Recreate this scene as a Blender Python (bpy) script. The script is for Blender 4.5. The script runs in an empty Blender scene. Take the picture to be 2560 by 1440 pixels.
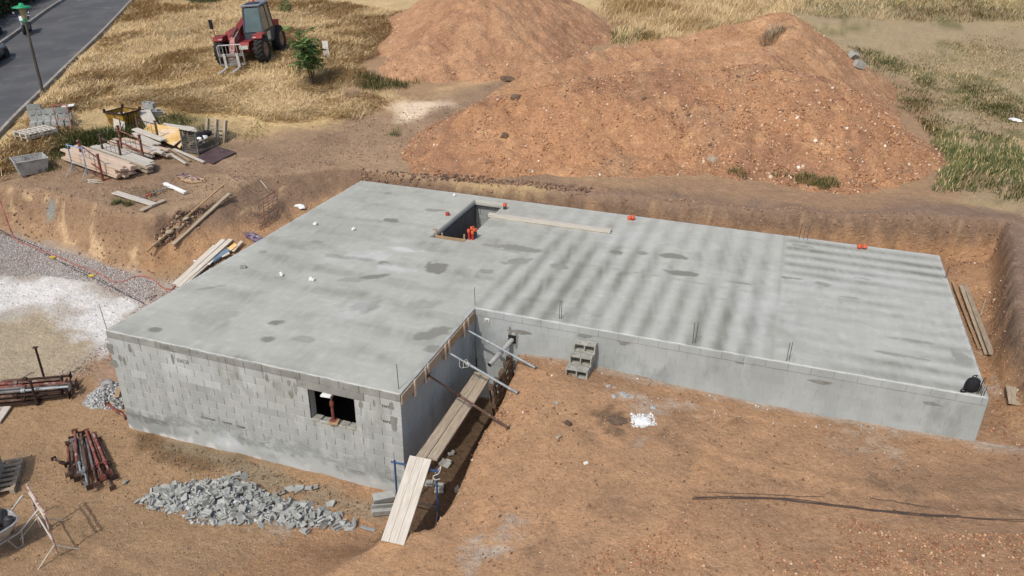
import bpy, math, random
import numpy as np
from mathutils import Vector, Matrix

random.seed(7); RNG = np.random.default_rng(7)
scene = bpy.context.scene
COL = scene.collection

# ------------------------------------------------------------------ camera
CAM = np.array([14.8525, -12.45861, 9.37476])
YAW, PITCH, ROLL, FPX = -0.33576, 0.4521, 0.01223, 1953.04
_cy, _sy, _cp, _sp = math.cos(YAW), math.sin(YAW), math.cos(PITCH), math.sin(PITCH)
FWD = np.array([_sy*_cp, _cy*_cp, -_sp]); RGT = np.array([_cy, -_sy, 0.0]); UPV = np.cross(RGT, FWD)
_cr, _sr = math.cos(ROLL), math.sin(ROLL)
RGT, UPV = _cr*RGT + _sr*UPV, -_sr*RGT + _cr*UPV
cd = bpy.data.cameras.new('camera'); cam = bpy.data.objects.new('camera', cd); COL.objects.link(cam)
cd.sensor_width = 36; cd.lens = FPX/2560*36; cd.clip_start = .1; cd.clip_end = 2000
cam.matrix_world = Matrix(((RGT[0], UPV[0], -FWD[0], CAM[0]), (RGT[1], UPV[1], -FWD[1], CAM[1]), (RGT[2], UPV[2], -FWD[2], CAM[2]), (0, 0, 0, 1)))
scene.camera = cam

# ------------------------------------------------------------------ light
SUN = Vector((-.15, -.80, 1.0)).normalized()
w = bpy.data.worlds.new('World'); scene.world = w; w.use_nodes = True
nt = w.node_tree; bg = nt.nodes['Background']
sky = nt.nodes.new('ShaderNodeTexSky'); sky.sky_type = 'NISHITA'; sky.sun_disc = False
sky.sun_elevation = math.asin(SUN.z); sky.sun_rotation = math.atan2(SUN.x, SUN.y)
sky.dust_density = 3.0; sky.air_density = 1.0; sky.ozone_density = 1.0
nt.links.new(sky.outputs[0], bg.inputs[0]); bg.inputs[1].default_value = .15
sl = bpy.data.lights.new('sun', 'SUN'); so = bpy.data.objects.new('sun', sl); COL.objects.link(so)
sl.energy = 2.5; sl.angle = math.radians(.8); sl.color = (1, .955, .89)
so.rotation_euler = SUN.to_track_quat('Z', 'Y').to_euler(); so.location = (0, -20, 30)
scene.view_settings.view_transform = 'Standard'; scene.view_settings.look = 'None'
scene.view_settings.exposure = 0.0; scene.view_settings.gamma = 1.0
scene.render.engine = 'CYCLES'

# ------------------------------------------------------------------ small helpers
def lin(r, g, b):
    f = lambda c: (c/255/12.92) if c/255 <= .04045 else ((c/255+.055)/1.055)**2.4
    return (f(r), f(g), f(b))
def hsh(ix, iy, s):
    n = (ix.astype(np.int64)*374761393 + iy.astype(np.int64)*668265263 + s*974634757) & 0x7fffffff
    n = ((n ^ (n >> 13))*1274126177) & 0x7fffffff
    return ((n ^ (n >> 16)) & 0xffff)/65535.0
def vn(x, y, s=0):
    x = np.asarray(x, float); y = np.asarray(y, float)
    ix = np.floor(x); iy = np.floor(y); fx = x-ix; fy = y-iy
    fx = fx*fx*(3-2*fx); fy = fy*fy*(3-2*fy)
    a = hsh(ix, iy, s); b = hsh(ix+1, iy, s); c = hsh(ix, iy+1, s); d = hsh(ix+1, iy+1, s)
    return (a*(1-fx)+b*fx)*(1-fy)+(c*(1-fx)+d*fx)*fy
def fbm(x, y, o=4, s=0):                      # -1 .. 1
    t = 0; a = .5; n = 0
    for i in range(o):
        t = t+a*vn(x*2**i+i*17.3, y*2**i-i*9.1, s+i); n += a; a *= .55
    return (t/n-.5)*2
def sst(t):
    t = np.clip(t, 0, 1); return t*t*(3-2*t)
class TPS:
    def __init__(s, pts):
        p = np.array(pts, float); s.c = p[:, :2]; n = len(p)
        K = s.k(np.linalg.norm(s.c[:, None]-s.c[None], axis=2)); Q = np.hstack([np.ones((n, 1)), s.c])
        A = np.zeros((n+3, n+3)); A[:n, :n] = K+np.eye(n)*2.0; A[:n, n:] = Q; A[n:, :n] = Q.T
        s.w = np.linalg.solve(A, np.concatenate([p[:, 2], np.zeros(3)]))
    @staticmethod
    def k(r):
        return np.where(r > 1e-9, r*r*np.log(np.maximum(r, 1e-9)), 0)
    def __call__(s, x, y):
        z = s.w[-3]+s.w[-2]*x+s.w[-1]*y
        for (a, b), ww in zip(s.c, s.w): z = z+ww*s.k(np.hypot(x-a, y-b))
        return z
def sdpoly(x, y, poly):
    """signed distance (+ inside) to closed polygon [(x,y,w)], and the width at the nearest point"""
    best = np.full(np.shape(x), 1e18); wb = np.ones(np.shape(x)); ins = np.zeros(np.shape(x), bool)
    n = len(poly)
    for i in range(n):
        a = poly[i]; b = poly[(i+1) % n]
        dx, dy = b[0]-a[0], b[1]-a[1]; L2 = dx*dx+dy*dy+1e-12
        t = np.clip(((x-a[0])*dx+(y-a[1])*dy)/L2, 0, 1)
        d = (x-a[0]-t*dx)**2+(y-a[1]-t*dy)**2
        m = d < best; best = np.where(m, d, best)
        wa = a[2] if len(a) > 2 else 1; wc = b[2] if len(b) > 2 else 1
        wb = np.where(m, wa+(wc-wa)*t, wb)
        if abs(dy) > 1e-12:
            c = ((a[1] > y) != (b[1] > y)) & (x < dx*(y-a[1])/dy+a[0]); ins ^= c
    d = np.sqrt(best); return np.where(ins, d, -d), wb

# ------------------------------------------------------------------ terrain shape
TU = TPS([(-12, 7.2, 0), (-9.4, 7.4, 0), (-7, 6.95, 0), (-4.7, 7, -.25), (-3.8, 9.3, -.15), (-4.3, 13.8, .3), (0, 13.4, .18), (5, 13.3, .2),
          (9.2, 13.4, .25), (13.4, 13.9, .25), (16, 14.7, .25), (22.4, 16, .22), (21.4, 11.1, .2), (20.9, 7.5, .1), (26, 10, .2), (-11.5, 12.8, .8), (-12.7, 9.8, .7),
          (-15.5, 10.4, .8), (-18.4, 15.3, 1.2), (-12, 22.5, 2.0), (-11.5, 25.5, 2.2), (-6.8, 20.2, 1.6), (-6.3, 24.4, 2.1), (-2.1, 22.2, 1.5), (.4, 15.4, .4), (1.2, 27.5, 1.8),
          (4.3, 34.5, 2.2), (11, 25, 1.2), (20.6, 20.1, .5), (20, 32, 1.2), (32, 67, 3.2), (6, 49, 3.4), (-27.6, 38, 3.0), (-31.5, 36, 2.9), (-31, 23.6, 1.6), (-39.4, 36.6, 2.6),
          (40, 20, .4), (-22, 7, .5), (-45, 15, .6), (0, 110, 6), (90, 100, 5), (-100, 100, 5), (-100, 0, 0), (100, 0, 0)])
TL = TPS([(0, 0, -2.92), (4, -.2, -2.8), (8, -.2, -2.78), (1.3, -4.9, -2.92), (2, -2, -2.88), (5.5, -2.6, -2.68), (-2.6, .6, -2.82), (-5.7, 1.1, -2.62), (-4.7, 5, -2.35), (-4.3, 6.2, -2.05),
          (-7, 6, -1.8), (-11.5, 6.2, -1.3), (-16, 4, -1.0), (-1, 4, -2.3), (-1, 8, -1.7), (-1.2, 11, -1.0), (-1, 13, -.5), (4, 8, -2.85), (8.6, 2, -2.75), (8.7, 4, -2.7), (6, 13, -1.5), (-8, -6, -3), (4, -9, -2.9), (12, -3, -2.7), (-30, 0, -1.), (0, -40, -3), (12, 12.8, -1.6)])
TP = TPS([(9.2, 4.3, -1.15), (10.5, 4.3, -1.03), (13.4, 4.3, -1.16), (16.2, 4.3, -1.24), (18.4, 4.3, -1.16), (19.9, 4.3, -1.15), (20.9, 9.3, -1.2), (21, 14, -1.2), (10, 1.2, -1.2), (9.9, 2.4, -1.05),
          (9.95, 3.4, -.95), (8.85, -2.25, -2.06), (9.6, -1.8, -1.85), (11.5, -2.8, -1.6), (15, 0, -1.25), (20, 0, -1.0), (24, 0, -.9), (14, -5, -1.6), (8, -6, -2.4), (30, -10, -1), (10, -30, -2.5), (60, 0, -.5), (20.5, 13.2, -1.4), (12, 13, -1.6)])
EXC = [(-60, 11, 1), (-20, 8, .9), (-12, 7.2, .85), (-9.4, 7.45, .9), (-7, 6.95, .9), (-5.0, 7.05, .9), (-4.2, 9.0, 2.6), (-3.7, 11.5, 2.6), (-1.4, 13.3, 1.2), (.3, 13.4, .65), (5, 13.2, .55), (9.1, 13.6, .5),
       (13.4, 13.9, .5), (16, 14.5, .5), (22.3, 16, .3), (22.0, 13.5, .26), (21.6, 11.3, .26), (21.15, 7.7, .4), (21.9, 5.9, 1.6), (26, 4.6, 3), (60, 3, 4), (60, -80, 4), (-60, -80, 4)]
PAD = [(12, 20, .4), (12, 4.6, .4), (9.12, 4.6, .2), (9.5, 3.2, .3), (9.52, 2.2, .38), (9.5, .8, .34), (9.58, -.8, .34), (9.45, -1.62, .34), (8.6, -1.95, .5), (8.0, -3.2, 2.2), (7.2, -6, 4), (6, -80, 6), (80, -80, 4), (80, 60, 4), (12, 60, .4)]
def terr(x, y, full=False):
    x = np.asarray(x, float); y = np.asarray(y, float)
    U = TU(x, y)+.10*fbm(x*.35, y*.35, 3, 3)*sst((y-8)/8+.2); L = TL(x, y); P = TP(x, y)
    rag = .22*fbm(x*.9, y*.9, 3, 11)+.10*fbm(x*3.1, y*3.1, 2, 12)
    d, wd = sdpoly(x, y, EXC); t = np.clip((d+rag*np.minimum(wd, 1.2))/wd, 0, 1); m = 1-(1-t)**1.7
    d2, w2 = sdpoly(x, y, PAD); t2 = np.clip((-d2+.6*rag*np.minimum(w2, 1))/w2, 0, 1); m2 = 1-(1-t2)**1.6
    low = P*(1-m2)+L*m2
    z = U*(1-m)+low*m
    face = 4*m*(1-m)
    face = np.where(wd < 1.3, face*1.5, face); z = z+.035*fbm(x*.8, y*.8, 4, 5)+.032*fbm(x*2.9, y*2.9, 4, 6)+face*.16*fbm(x*2.3, y*2.3, 3, 8)*np.where(wd < 1.3, 1, .5)
    z = z+.10*np.exp(-((d+.25)/.3)**2)*fbm(x*1.3, y*1.3, 3, 21)*(m < .02)
    rd, rs = ruts(x, y); z = z-.035*np.exp(-(rd/.17)**2)*(.7+.5*np.sin(rs*2*np.pi/.34))+.02*np.exp(-((rd-.33)/.1)**2)
    if full: return z, U, m, m2, d, d2
    return z
RUTS = [[(10.5, -4.2), (13, -2.6), (16.5, -1.2), (20.5, .1), (27, 1.6)], [(11.2, -6.0), (14, -4.4), (17, -3.0), (21, -1.7), (27, -.3)], [(12.5, 2.6), (15, 1.6), (18, 1.5), (22, 2.6)], [(-9, -1.5), (-4, -2.3), (1, -3.6), (6, -4.4), (9, -5)], [(-9, -3.2), (-3, -4.1), (2, -5.4), (8, -6.4)], [(-9, 9), (-5, 12.5), (-3.5, 16), (-2.5, 20)], [(-7.4, 8.5), (-3.4, 12.1), (-1.9, 15.6), (-1, 19)]]
def ruts(x, y):
    d = np.full(np.shape(x), 9.0); s_ = np.zeros(np.shape(x))
    for i, r in enumerate(RUTS):
        acc = 0
        for a, b in zip(r[:-1], r[1:]):
            dx, dy = b[0]-a[0], b[1]-a[1]; L = math.hypot(dx, dy); t = np.clip(((x-a[0])*dx+(y-a[1])*dy)/(L*L), 0, 1)
            q = np.hypot(x-a[0]-t*dx, y-a[1]-t*dy)+.12*fbm(x*.7, y*.7, 2, 400+i); m = q < d; d = np.where(m, q, d); s_ = np.where(m, acc+t*L, s_); acc += L
    return d, s_
class Heap:
    def __init__(s, ridge, k, r=.6, seed=0): s.ridge, s.k, s.r, s.seed = ridge, k, r, seed
    def __call__(s, x, y):
        z = np.full(np.shape(x), -99.0); u_ = np.zeros(np.shape(x)); dm = np.zeros(np.shape(x))
        for a, b in zip(s.ridge[:-1], s.ridge[1:]):
            dx, dy = b[0]-a[0], b[1]-a[1]
            t = np.clip(((x-a[0])*dx+(y-a[1])*dy)/(dx*dx+dy*dy+1e-9), 0, 1)
            d = np.hypot(x-a[0]-t*dx, y-a[1]-t*dy)
            zz = a[2]+(b[2]-a[2])*t-s.k*(np.sqrt(d*d+s.r**2)-s.r)
            nx_, ny_ = a[0]+t*dx, a[1]+t*dy; uu = t*math.hypot(dx, dy)*1.1+a[0]*1.1+1.6*np.arctan2(y-ny_, x-nx_); u_ = np.where(zz > z, uu, u_); dm = np.where(zz > z, d, dm)
            z = np.where(z > zz, z, zz)+0.0
        d, _ = sdpoly(x, y, EXC); z = z-6*np.clip(d+.25, 0, None)
        return z+.22*fbm(x*.45, y*.45, 3, s.seed)+.13*fbm(x*1.3+.5*y, y*1.3, 3, s.seed+5)-.10*np.abs(fbm(x*1.9, y*1.1, 3, s.seed+7))+.05+.16*np.clip(dm, 0, 1)*fbm(u_*1.6, dm*.35, 3, s.seed+9)
HEAPS = [Heap([(3.3, 17.5, 2.3), (6.6, 19.3, 3.0), (10.2, 21.3, 3.35), (13.5, 22.2, 3.55), (15.9, 22.0, 3.4), (16.9, 20.4, 2.2)], .62, .5, 31),
         Heap([(3.9, 23.5, 2.7), (6.6, 28, 3.25), (10.2, 30.5, 3.9), (13.9, 31.5, 4.75), (14.9, 28.5, 3.95), (13.4, 25, 3.7), (10.5, 24.6, 3.3), (7, 25, 3.0)], .66, .4, 41),
         Heap([(-3.4, 25.4, 3.1), (-2.4, 30.5, 5.4), (-3.4, 36, 6.8)], .60, .4, 51)]
def ground(x, y):
    z = terr(x, y)
    for h in HEAPS: z = np.maximum(z, h(x, y))
    return z
def gz(x, y): return float(ground(np.array([x]), np.array([y]))[0])
def ray(px, py):
    d = FWD*FPX+RGT*(px-1280)-UPV*(py-720); return d/np.linalg.norm(d)
def PZ(px, py, z):
    d = ray(px, py); return Vector(CAM+d*((z-CAM[2])/d[2]))
def G(px, py, dz=0.0):
    """the point of the ground under a picture position"""
    d = ray(px, py); t = np.concatenate([np.arange(12, 60, .1), np.arange(60, 160, .4)])
    x = CAM[0]+d[0]*t; y = CAM[1]+d[1]*t; z = CAM[2]+d[2]*t
    hit = np.nonzero(z < ground(x, y)+dz)[0]
    if len(hit) == 0: return PZ(px, py, 1)
    i = hit[0]; lo, hi = t[max(i-1, 0)], t[i]
    tt = np.linspace(lo, hi, 24); p = CAM[None]+d[None]*tt[:, None]
    j = np.nonzero(p[:, 2] < ground(p[:, 0], p[:, 1])+dz)[0]
    j = j[0] if len(j) else -1
    return Vector(p[j])
def gpoly(pts, w=1): return [(*G(a, b)[:2], w) for a, b in pts]

# ------------------------------------------------------------------ materials
def newmat(name):
    m = bpy.data.materials.new(name); m.use_nodes = True
    return m, m.node_tree.nodes, m.node_tree.links, m.node_tree.nodes['Principled BSDF']
def N(nodes, t, **kw):
    n = nodes.new(t)
    for k, v in kw.items():
        if k in ('operation', 'blend_type', 'data_type', 'noise_dimensions', 'attribute_name', 'clamp', 'feature'): setattr(n, k, v)
        else: n.inputs[k].default_value = v
    return n
def mixc(nodes, links, f, a, b, bt='MIX'):
    n = nodes.new('ShaderNodeMix'); n.data_type = 'RGBA'; n.blend_type = bt
    for s, v in ((0, f), (6, a), (7, b)):
        if hasattr(v, 'is_linked'): links.new(v, n.inputs[s])
        elif s == 0: n.inputs[0].default_value = v
        else: n.inputs[s].default_value = (*v[:3], 1)
    return n.outputs[2]
def ramp(nodes, links, src, a, b):
    n = nodes.new('ShaderNodeMapRange'); n.interpolation_type = 'SMOOTHSTEP'
    links.new(src, n.inputs[0]); n.inputs[1].default_value = a; n.inputs[2].default_value = b
    return n.outputs[0]
def pm(name, c1, c2=None, scale=3, rough=.8, metal=0, bump=.25, bscale=40, rnd=.12, stretch=(1, 1, 1), world=False, spec=.3, c3=None, s3=9, t3=(.58, .7), dist=.01):
    """general procedural material: two tones, optional third (dirt, rust, flaking), per-object tone, fine relief"""
    m, nd, lk, bs = newmat(name)
    if world: src = nd.new('ShaderNodeNewGeometry').outputs['Position']
    else: src = nd.new('ShaderNodeTexCoord').outputs['Object']
    oi = nd.new('ShaderNodeObjectInfo')
    mp = nd.new('ShaderNodeMapping'); mp.inputs['Scale'].default_value = stretch
    if not world:
        ad = nd.new('ShaderNodeVectorMath'); ad.operation = 'MULTIPLY_ADD'
        cb = nd.new('ShaderNodeCombineXYZ')
        for i in range(3): lk.new(oi.outputs['Random'], cb.inputs[i])
        lk.new(cb.outputs[0], ad.inputs[0]); ad.inputs[1].default_value = (37, 19, 53); lk.new(src, ad.inputs[2]); src = ad.outputs[0]
    lk.new(src, mp.inputs[0])
    n1 = N(nd, 'ShaderNodeTexNoise', Scale=scale, Detail=6, Roughness=.62); lk.new(mp.outputs[0], n1.inputs['Vector'])
    col = mixc(nd, lk, ramp(nd, lk, n1.outputs[0], .35, .65), c1, c2 or c1)
    if c3:
        n3 = N(nd, 'ShaderNodeTexNoise', Scale=s3, Detail=5, Roughness=.65); lk.new(mp.outputs[0], n3.inputs['Vector'])
        col = mixc(nd, lk, ramp(nd, lk, n3.outputs[0], *t3), col, c3)
    hv = nd.new('ShaderNodeHueSaturation'); lk.new(col, hv.inputs['Color'])
    mr = nd.new('ShaderNodeMapRange'); lk.new(oi.outputs['Random'], mr.inputs[0]); mr.inputs[3].default_value = 1-rnd; mr.inputs[4].default_value = 1+rnd
    lk.new(mr.outputs[0], hv.inputs['Value']); lk.new(hv.outputs[0], bs.inputs['Base Color'])
    bs.inputs['Roughness'].default_value = rough; bs.inputs['Metallic'].default_value = metal
    bs.inputs['Specular IOR Level'].default_value = spec
    if bump:
        n2 = N(nd, 'ShaderNodeTexNoise', Scale=bscale, Detail=4, Roughness=.6); lk.new(mp.outputs[0], n2.inputs['Vector'])
        b = N(nd, 'ShaderNodeBump', Strength=bump, Distance=dist); lk.new(n2.outputs[0], b.inputs['Height']); lk.new(b.outputs[0], bs.inputs['Normal'])
    return m
def am(name, rough=.95, bump=.6, fine=((7, .3), (30, .3)), dist=.03, bsc=14, spec=.15, damp=False):
    """material whose colour is stored per vertex (earth, slab, stones, leaves), with fine grain"""
    m, nd, lk, bs = newmat(name)
    a = nd.new('ShaderNodeAttribute'); a.attribute_name = 'Col'; col = a.outputs['Color']
    src = nd.new('ShaderNodeNewGeometry').outputs['Position']
    for sc, am_ in fine:
        n = N(nd, 'ShaderNodeTexNoise', Scale=sc, Detail=5, Roughness=.65); lk.new(src, n.inputs['Vector'])
        mr = nd.new('ShaderNodeMapRange'); lk.new(n.outputs[0], mr.inputs[0]); mr.inputs[1].default_value = .3; mr.inputs[2].default_value = .7
        mr.inputs[3].default_value = 1-am_; mr.inputs[4].default_value = 1+am_
        hv = nd.new('ShaderNodeHueSaturation'); lk.new(col, hv.inputs['Color']); lk.new(mr.outputs[0], hv.inputs['Value']); col = hv.outputs[0]
    lk.new(col, bs.inputs['Base Color']); bs.inputs['Roughness'].default_value = rough; bs.inputs['Specular IOR Level'].default_value = spec
    if bump:
        n2 = N(nd, 'ShaderNodeTexNoise', Scale=bsc, Detail=7, Roughness=.68); lk.new(src, n2.inputs['Vector'])
        b = N(nd, 'ShaderNodeBump', Strength=bump, Distance=dist); lk.new(n2.outputs[0], b.inputs['Height']); lk.new(b.outputs[0], bs.inputs['Normal'])
    return m
M = {}
M['earth'] = am('earth', bump=1.0, fine=((1.1, .07), (4, .12), (13, .17), (42, .24)), dist=.09, bsc=7)
M['heap'] = am('heap_earth', bump=1.0, fine=((2.6, .13), (8, .26), (22, .34)), dist=.10, bsc=6)
M['stone'] = am('stones', bump=.3, fine=((25, .15),), dist=.01, bsc=40)
M['leaf'] = am('leaves', rough=.7, bump=0, fine=(), spec=.2)
M['straw'] = am('straw', rough=.75, bump=0, fine=(), spec=.25)
M['slab'] = am('slab_concrete', rough=.85, bump=.25, fine=((5, .035), (26, .05), (90, .05)), dist=.006, bsc=45, spec=.3)
M['block'] = pm('concrete_block', lin(176, 179, 176), lin(163, 165, 159), 2.2, .93, bump=.5, bscale=70, rnd=.075, dist=.004, c3=lin(146, 148, 142), s3=4, t3=(.56, .72))
M['block_grey'] = pm('fresh_grey_block', lin(164, 165, 160), lin(146, 147, 142), 5, .93, bump=.6, bscale=60, rnd=.17, dist=.006)
M['block_dark'] = pm('weathered_block', lin(164, 163, 153), lin(136, 135, 126), 7, .95, bump=.7, bscale=50, rnd=.1, dist=.006, c3=lin(90, 88, 80), s3=11)
M['mortar'] = pm('mortar', lin(140, 141, 137), lin(118, 118, 114), 8, .95, bump=.5, bscale=60, rnd=0)
M['parge'] = pm('parged_wall', lin(176, 180, 178), lin(150, 154, 151), 1.6, .9, bump=.5, bscale=30, rnd=.03, c3=lin(128, 131, 126), s3=1.1, t3=(.5, .75), stretch=(1, 1, .6), dist=.008)
M['wood_pale'] = pm('pale_sawn_timber', lin(206, 186, 166), lin(192, 168, 146), 5, .8, bump=.3, bscale=30, rnd=.08, stretch=(.6, 7, 7), c3=lin(172, 146, 122), s3=4, t3=(.6, .8), dist=.004)
M['wood_white'] = pm('cement_whitened_board', lin(196, 190, 178), lin(178, 170, 156), 4, .9, bump=.35, bscale=25, rnd=.07, stretch=(.6, 6, 6), c3=lin(158, 147, 132), s3=5, t3=(.62, .8), dist=.004)
M['wood_grey'] = pm('weathered_board', lin(178, 164, 142), lin(150, 134, 113), 5, .88, bump=.4, bscale=25, rnd=.1, stretch=(.5, 7, 7), c3=lin(120, 104, 86), s3=6, t3=(.58, .75), dist=.004)
M['wood_tan'] = pm('tan_board', lin(172, 146, 112), lin(150, 124, 94), 4, .85, bump=.3, bscale=25, rnd=.1, stretch=(.5, 6, 6), dist=.004)
M['wood_dark'] = pm('dark_wood', lin(110, 92, 74), lin(84, 70, 57), 5, .9, bump=.4, bscale=25, rnd=.15, stretch=(.6, 6, 6), dist=.004)
M['ply_yellow'] = pm('yellow_plywood', lin(222, 186, 120), lin(206, 165, 98), 1.6, .7, bump=.1, rnd=.05, c3=lin(222, 198, 165), s3=1.0, t3=(.5, .6))
M['ply_brown'] = pm('brown_film_plywood', lin(92, 74, 74), lin(74, 58, 58), 2, .5, bump=.1, rnd=.03, c3=lin(140, 125, 120), s3=4, t3=(.6, .75))
M['rust_red'] = pm('rusty_red_steel', lin(132, 72, 62), lin(108, 62, 54), 6, .8, .1, bump=.4, bscale=40, rnd=.18, c3=lin(160, 140, 130), s3=7, t3=(.52, .66))
M['rust_brown'] = pm('rusty_brown_steel', lin(106, 82, 70), lin(84, 64, 56), 6, .85, .1, bump=.4, bscale=40, rnd=.2, c3=lin(146, 130, 118), s3=7, t3=(.52, .68))
M['rust_orange'] = pm('rusty_orange_steel', lin(180, 128, 108), lin(150, 102, 86), 6, .8, .1, bump=.3, rnd=.1, c3=lin(200, 180, 170), s3=12, t3=(.55, .68))
M['spatter'] = pm('paint_spattered_steel', lin(196, 180, 170), lin(168, 130, 116), 9, .85, .05, bump=.3, rnd=.05, c3=lin(92, 72, 64), s3=14, t3=(.52, .62))
M['rust_dark'] = pm('dark_rust', lin(70, 50, 42), lin(50, 38, 34), 8, .85, .2, bump=.3, rnd=.15)
M['galv'] = pm('galvanised_steel', lin(158, 165, 167), lin(136, 143, 145), 6, .6, .25, bump=.15, rnd=.06, c3=lin(205, 205, 200), s3=10, t3=(.6, .7))
M['grey_steel'] = pm('grey_steel', lin(128, 126, 122), lin(100, 98, 95), 7, .65, .3, bump=.2, rnd=.15, c3=lin(165, 160, 152), s3=9, t3=(.6, .7))
M['blue'] = pm('blue_painted_steel', lin(52, 84, 128), lin(44, 68, 106), 6, .6, .1, bump=.15, rnd=.05, c3=lin(170, 180, 190), s3=10, t3=(.62, .72))
M['bluegrey'] = pm('faded_blue_steel', lin(98, 128, 168), lin(130, 150, 176), 6, .6, .1, bump=.15, rnd=.05, c3=lin(200, 200, 195), s3=7, t3=(.52, .65))
M['rebar'] = pm('reinforcing_bar', lin(80, 74, 72), lin(98, 80, 70), 9, .7, .4, bump=.4, bscale=80, rnd=.1)
M['orange'] = pm('orange_plastic', lin(204, 92, 54), lin(184, 78, 46), 5, .5, bump=.05, rnd=.05, spec=.5)
M['redpipe'] = pm('red_plastic_tube', lin(170, 48, 36), lin(150, 40, 32), 5, .5, bump=.05, rnd=.08, spec=.5)
M['darkpipe'] = pm('dark_plastic_tube', lin(66, 64, 66), lin(52, 50, 52), 5, .5, bump=.05, rnd=.08, spec=.5)
M['bluepipe'] = pm('blue_grey_pipe', lin(112, 134, 158), lin(98, 120, 144), 3, .45, bump=.05, rnd=.03, spec=.5)
M['white'] = pm('white_scrap', lin(232, 232, 228), lin(212, 212, 208), 8, .8, bump=.4, bscale=30, rnd=.04)
M['plaster'] = pm('white_plaster', lin(236, 236, 234), lin(205, 205, 202), 9, .95, bump=1, bscale=25, rnd=.02, dist=.02)
M['black'] = pm('black_fabric', lin(26, 26, 29), lin(36, 36, 40), 8, .85, bump=.3, rnd=.05)
M['cable'] = pm('black_cable', lin(58, 54, 52), lin(48, 44, 42), 8, .7, bump=.1, rnd=.05)
M['hose'] = pm('dusty_red_hose', lin(172, 108, 96), lin(150, 90, 80), 6, .7, bump=.1, rnd=.05)
M['yellow_conn'] = pm('yellow_connector', lin(214, 188, 70), lin(190, 165, 60), 6, .6, bump=.1, rnd=.05)
M['skip'] = pm('worn_yellow_paint', lin(158, 128, 48), lin(134, 106, 42), 2.5, .75, .1, bump=.35, rnd=.02, c3=lin(80, 58, 38), s3=4, t3=(.52, .62))
M['trough'] = pm('cement_caked_steel', lin(172, 172, 168), lin(148, 147, 143), 3, .85, .1, bump=.4, bscale=25, rnd=.03, c3=lin(126, 116, 112), s3=3, t3=(.56, .7))
M['red_paint'] = pm('faded_red_paint', lin(140, 54, 50), lin(120, 44, 42), 2, .55, .1, bump=.1, rnd=.02, c3=lin(150, 120, 110), s3=5, t3=(.62, .75))
M['pink_paint'] = pm('dusty_red_paint', lin(182, 142, 136), lin(150, 92, 88), 3, .65, .1, bump=.1, rnd=.02)
M['cab_grey'] = pm('dark_grey_paint', lin(70, 74, 84), lin(60, 64, 72), 3, .5, .1, bump=.05, rnd=.02)
M['roof_grey'] = pm('cab_roof_paint', lin(122, 126, 138), lin(108, 112, 122), 3, .5, .1, bump=.05, rnd=.02)
M['tyre'] = pm('tyre_rubber', lin(52, 51, 50), lin(40, 39, 38), 6, .9, bump=.3, rnd=.05, c3=lin(110, 102, 92), s3=7, t3=(.6, .78))
M['rim'] = pm('dusty_rim', lin(150, 132, 108), lin(116, 92, 76), 5, .8, .2, bump=.2, rnd=.04)
M['fork'] = pm('worn_fork_steel', lin(192, 190, 186), lin(165, 162, 158), 5, .6, .3, bump=.1, rnd=.03)
M['glass'] = pm('tinted_glass', lin(52, 72, 72), lin(70, 92, 90), 1.2, .08, 0, bump=0, rnd=0, spec=.8)
M['plate'] = pm('pale_green_plate', lin(196, 206, 190), lin(170, 182, 165), 5, .6, rnd=.02)
M['asphalt'] = pm('asphalt', lin(92, 92, 92), lin(78, 78, 79), .35, .92, bump=.4, bscale=90, rnd=0, world=True, c3=lin(112, 111, 109), s3=.8, t3=(.55, .8), stretch=(1, 1, 1))
M['kerb'] = pm('kerb_stone', lin(158, 152, 142), lin(132, 127, 118), 5, .9, bump=.3, rnd=.1)
M['road_paint'] = pm('worn_white_paint', lin(170, 168, 162), lin(130, 129, 126), 9, .85, bump=.2, rnd=0)
M['lamp_green'] = pm('green_lamp_shade', lin(34, 150, 96), lin(28, 132, 84), 4, .45, bump=.05, rnd=0, spec=.5)
M['lamp_glass'] = pm('clouded_lamp_glass', lin(160, 150, 122), lin(140, 130, 104), 5, .3, bump=.05, rnd=0)
M['lamp_pole'] = pm('weathered_pole', lin(92, 86, 78), lin(74, 69, 63), 4, .7, .2, bump=.2, rnd=0, stretch=(1, 1, .3))
M['car_white'] = pm('white_car_paint', lin(222, 226, 230), lin(214, 218, 222), 2, .25, bump=0, rnd=0, spec=.6)
M['car_dark'] = pm('dark_grey_car_paint', lin(64, 65, 70), lin(58, 59, 64), 2, .25, .3, bump=0, rnd=0, spec=.6)
M['car_glass'] = pm('car_glass', lin(28, 32, 36), None, 2, .06, bump=0, rnd=0, spec=.8)
M['chrome'] = pm('bright_metal', lin(190, 192, 195), lin(160, 162, 165), 5, .3, .8, bump=0, rnd=0)
M['strap_purple'] = pm('purple_strap', lin(88, 66, 96), lin(150, 138, 150), 9, .8, bump=.2, rnd=.1)
M['strap_tan'] = pm('tan_strap', lin(206, 178, 128), lin(150, 118, 104), 9, .8, bump=.2, rnd=.25)
M['rope'] = pm('pale_rope', lin(205, 198, 184), lin(180, 172, 158), 12, .9, bump=.2, rnd=.05)
M['bark'] = pm('bark', lin(96, 82, 68), lin(72, 62, 52), 12, .9, bump=.5, rnd=.05)
M['ink'] = pm('black_stamp_ink', lin(58, 60, 62), lin(104, 106, 106), 40, .9, bump=0, rnd=0)
M['dark_in'] = pm('cellar_concrete', lin(110, 110, 108), lin(95, 95, 93), 3, .95, bump=.2, rnd=0)
M['barrow'] = pm('galvanised_barrow', lin(190, 190, 188), lin(160, 158, 154), 6, .6, .4, bump=.2, rnd=0, c3=lin(120, 108, 96), s3=6, t3=(.6, .75))
M['soot'] = pm('dark_burnt_earth', lin(92, 76, 62), lin(116, 94, 76), 9, .95, bump=.8, bscale=30, rnd=0, dist=.02)

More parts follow.
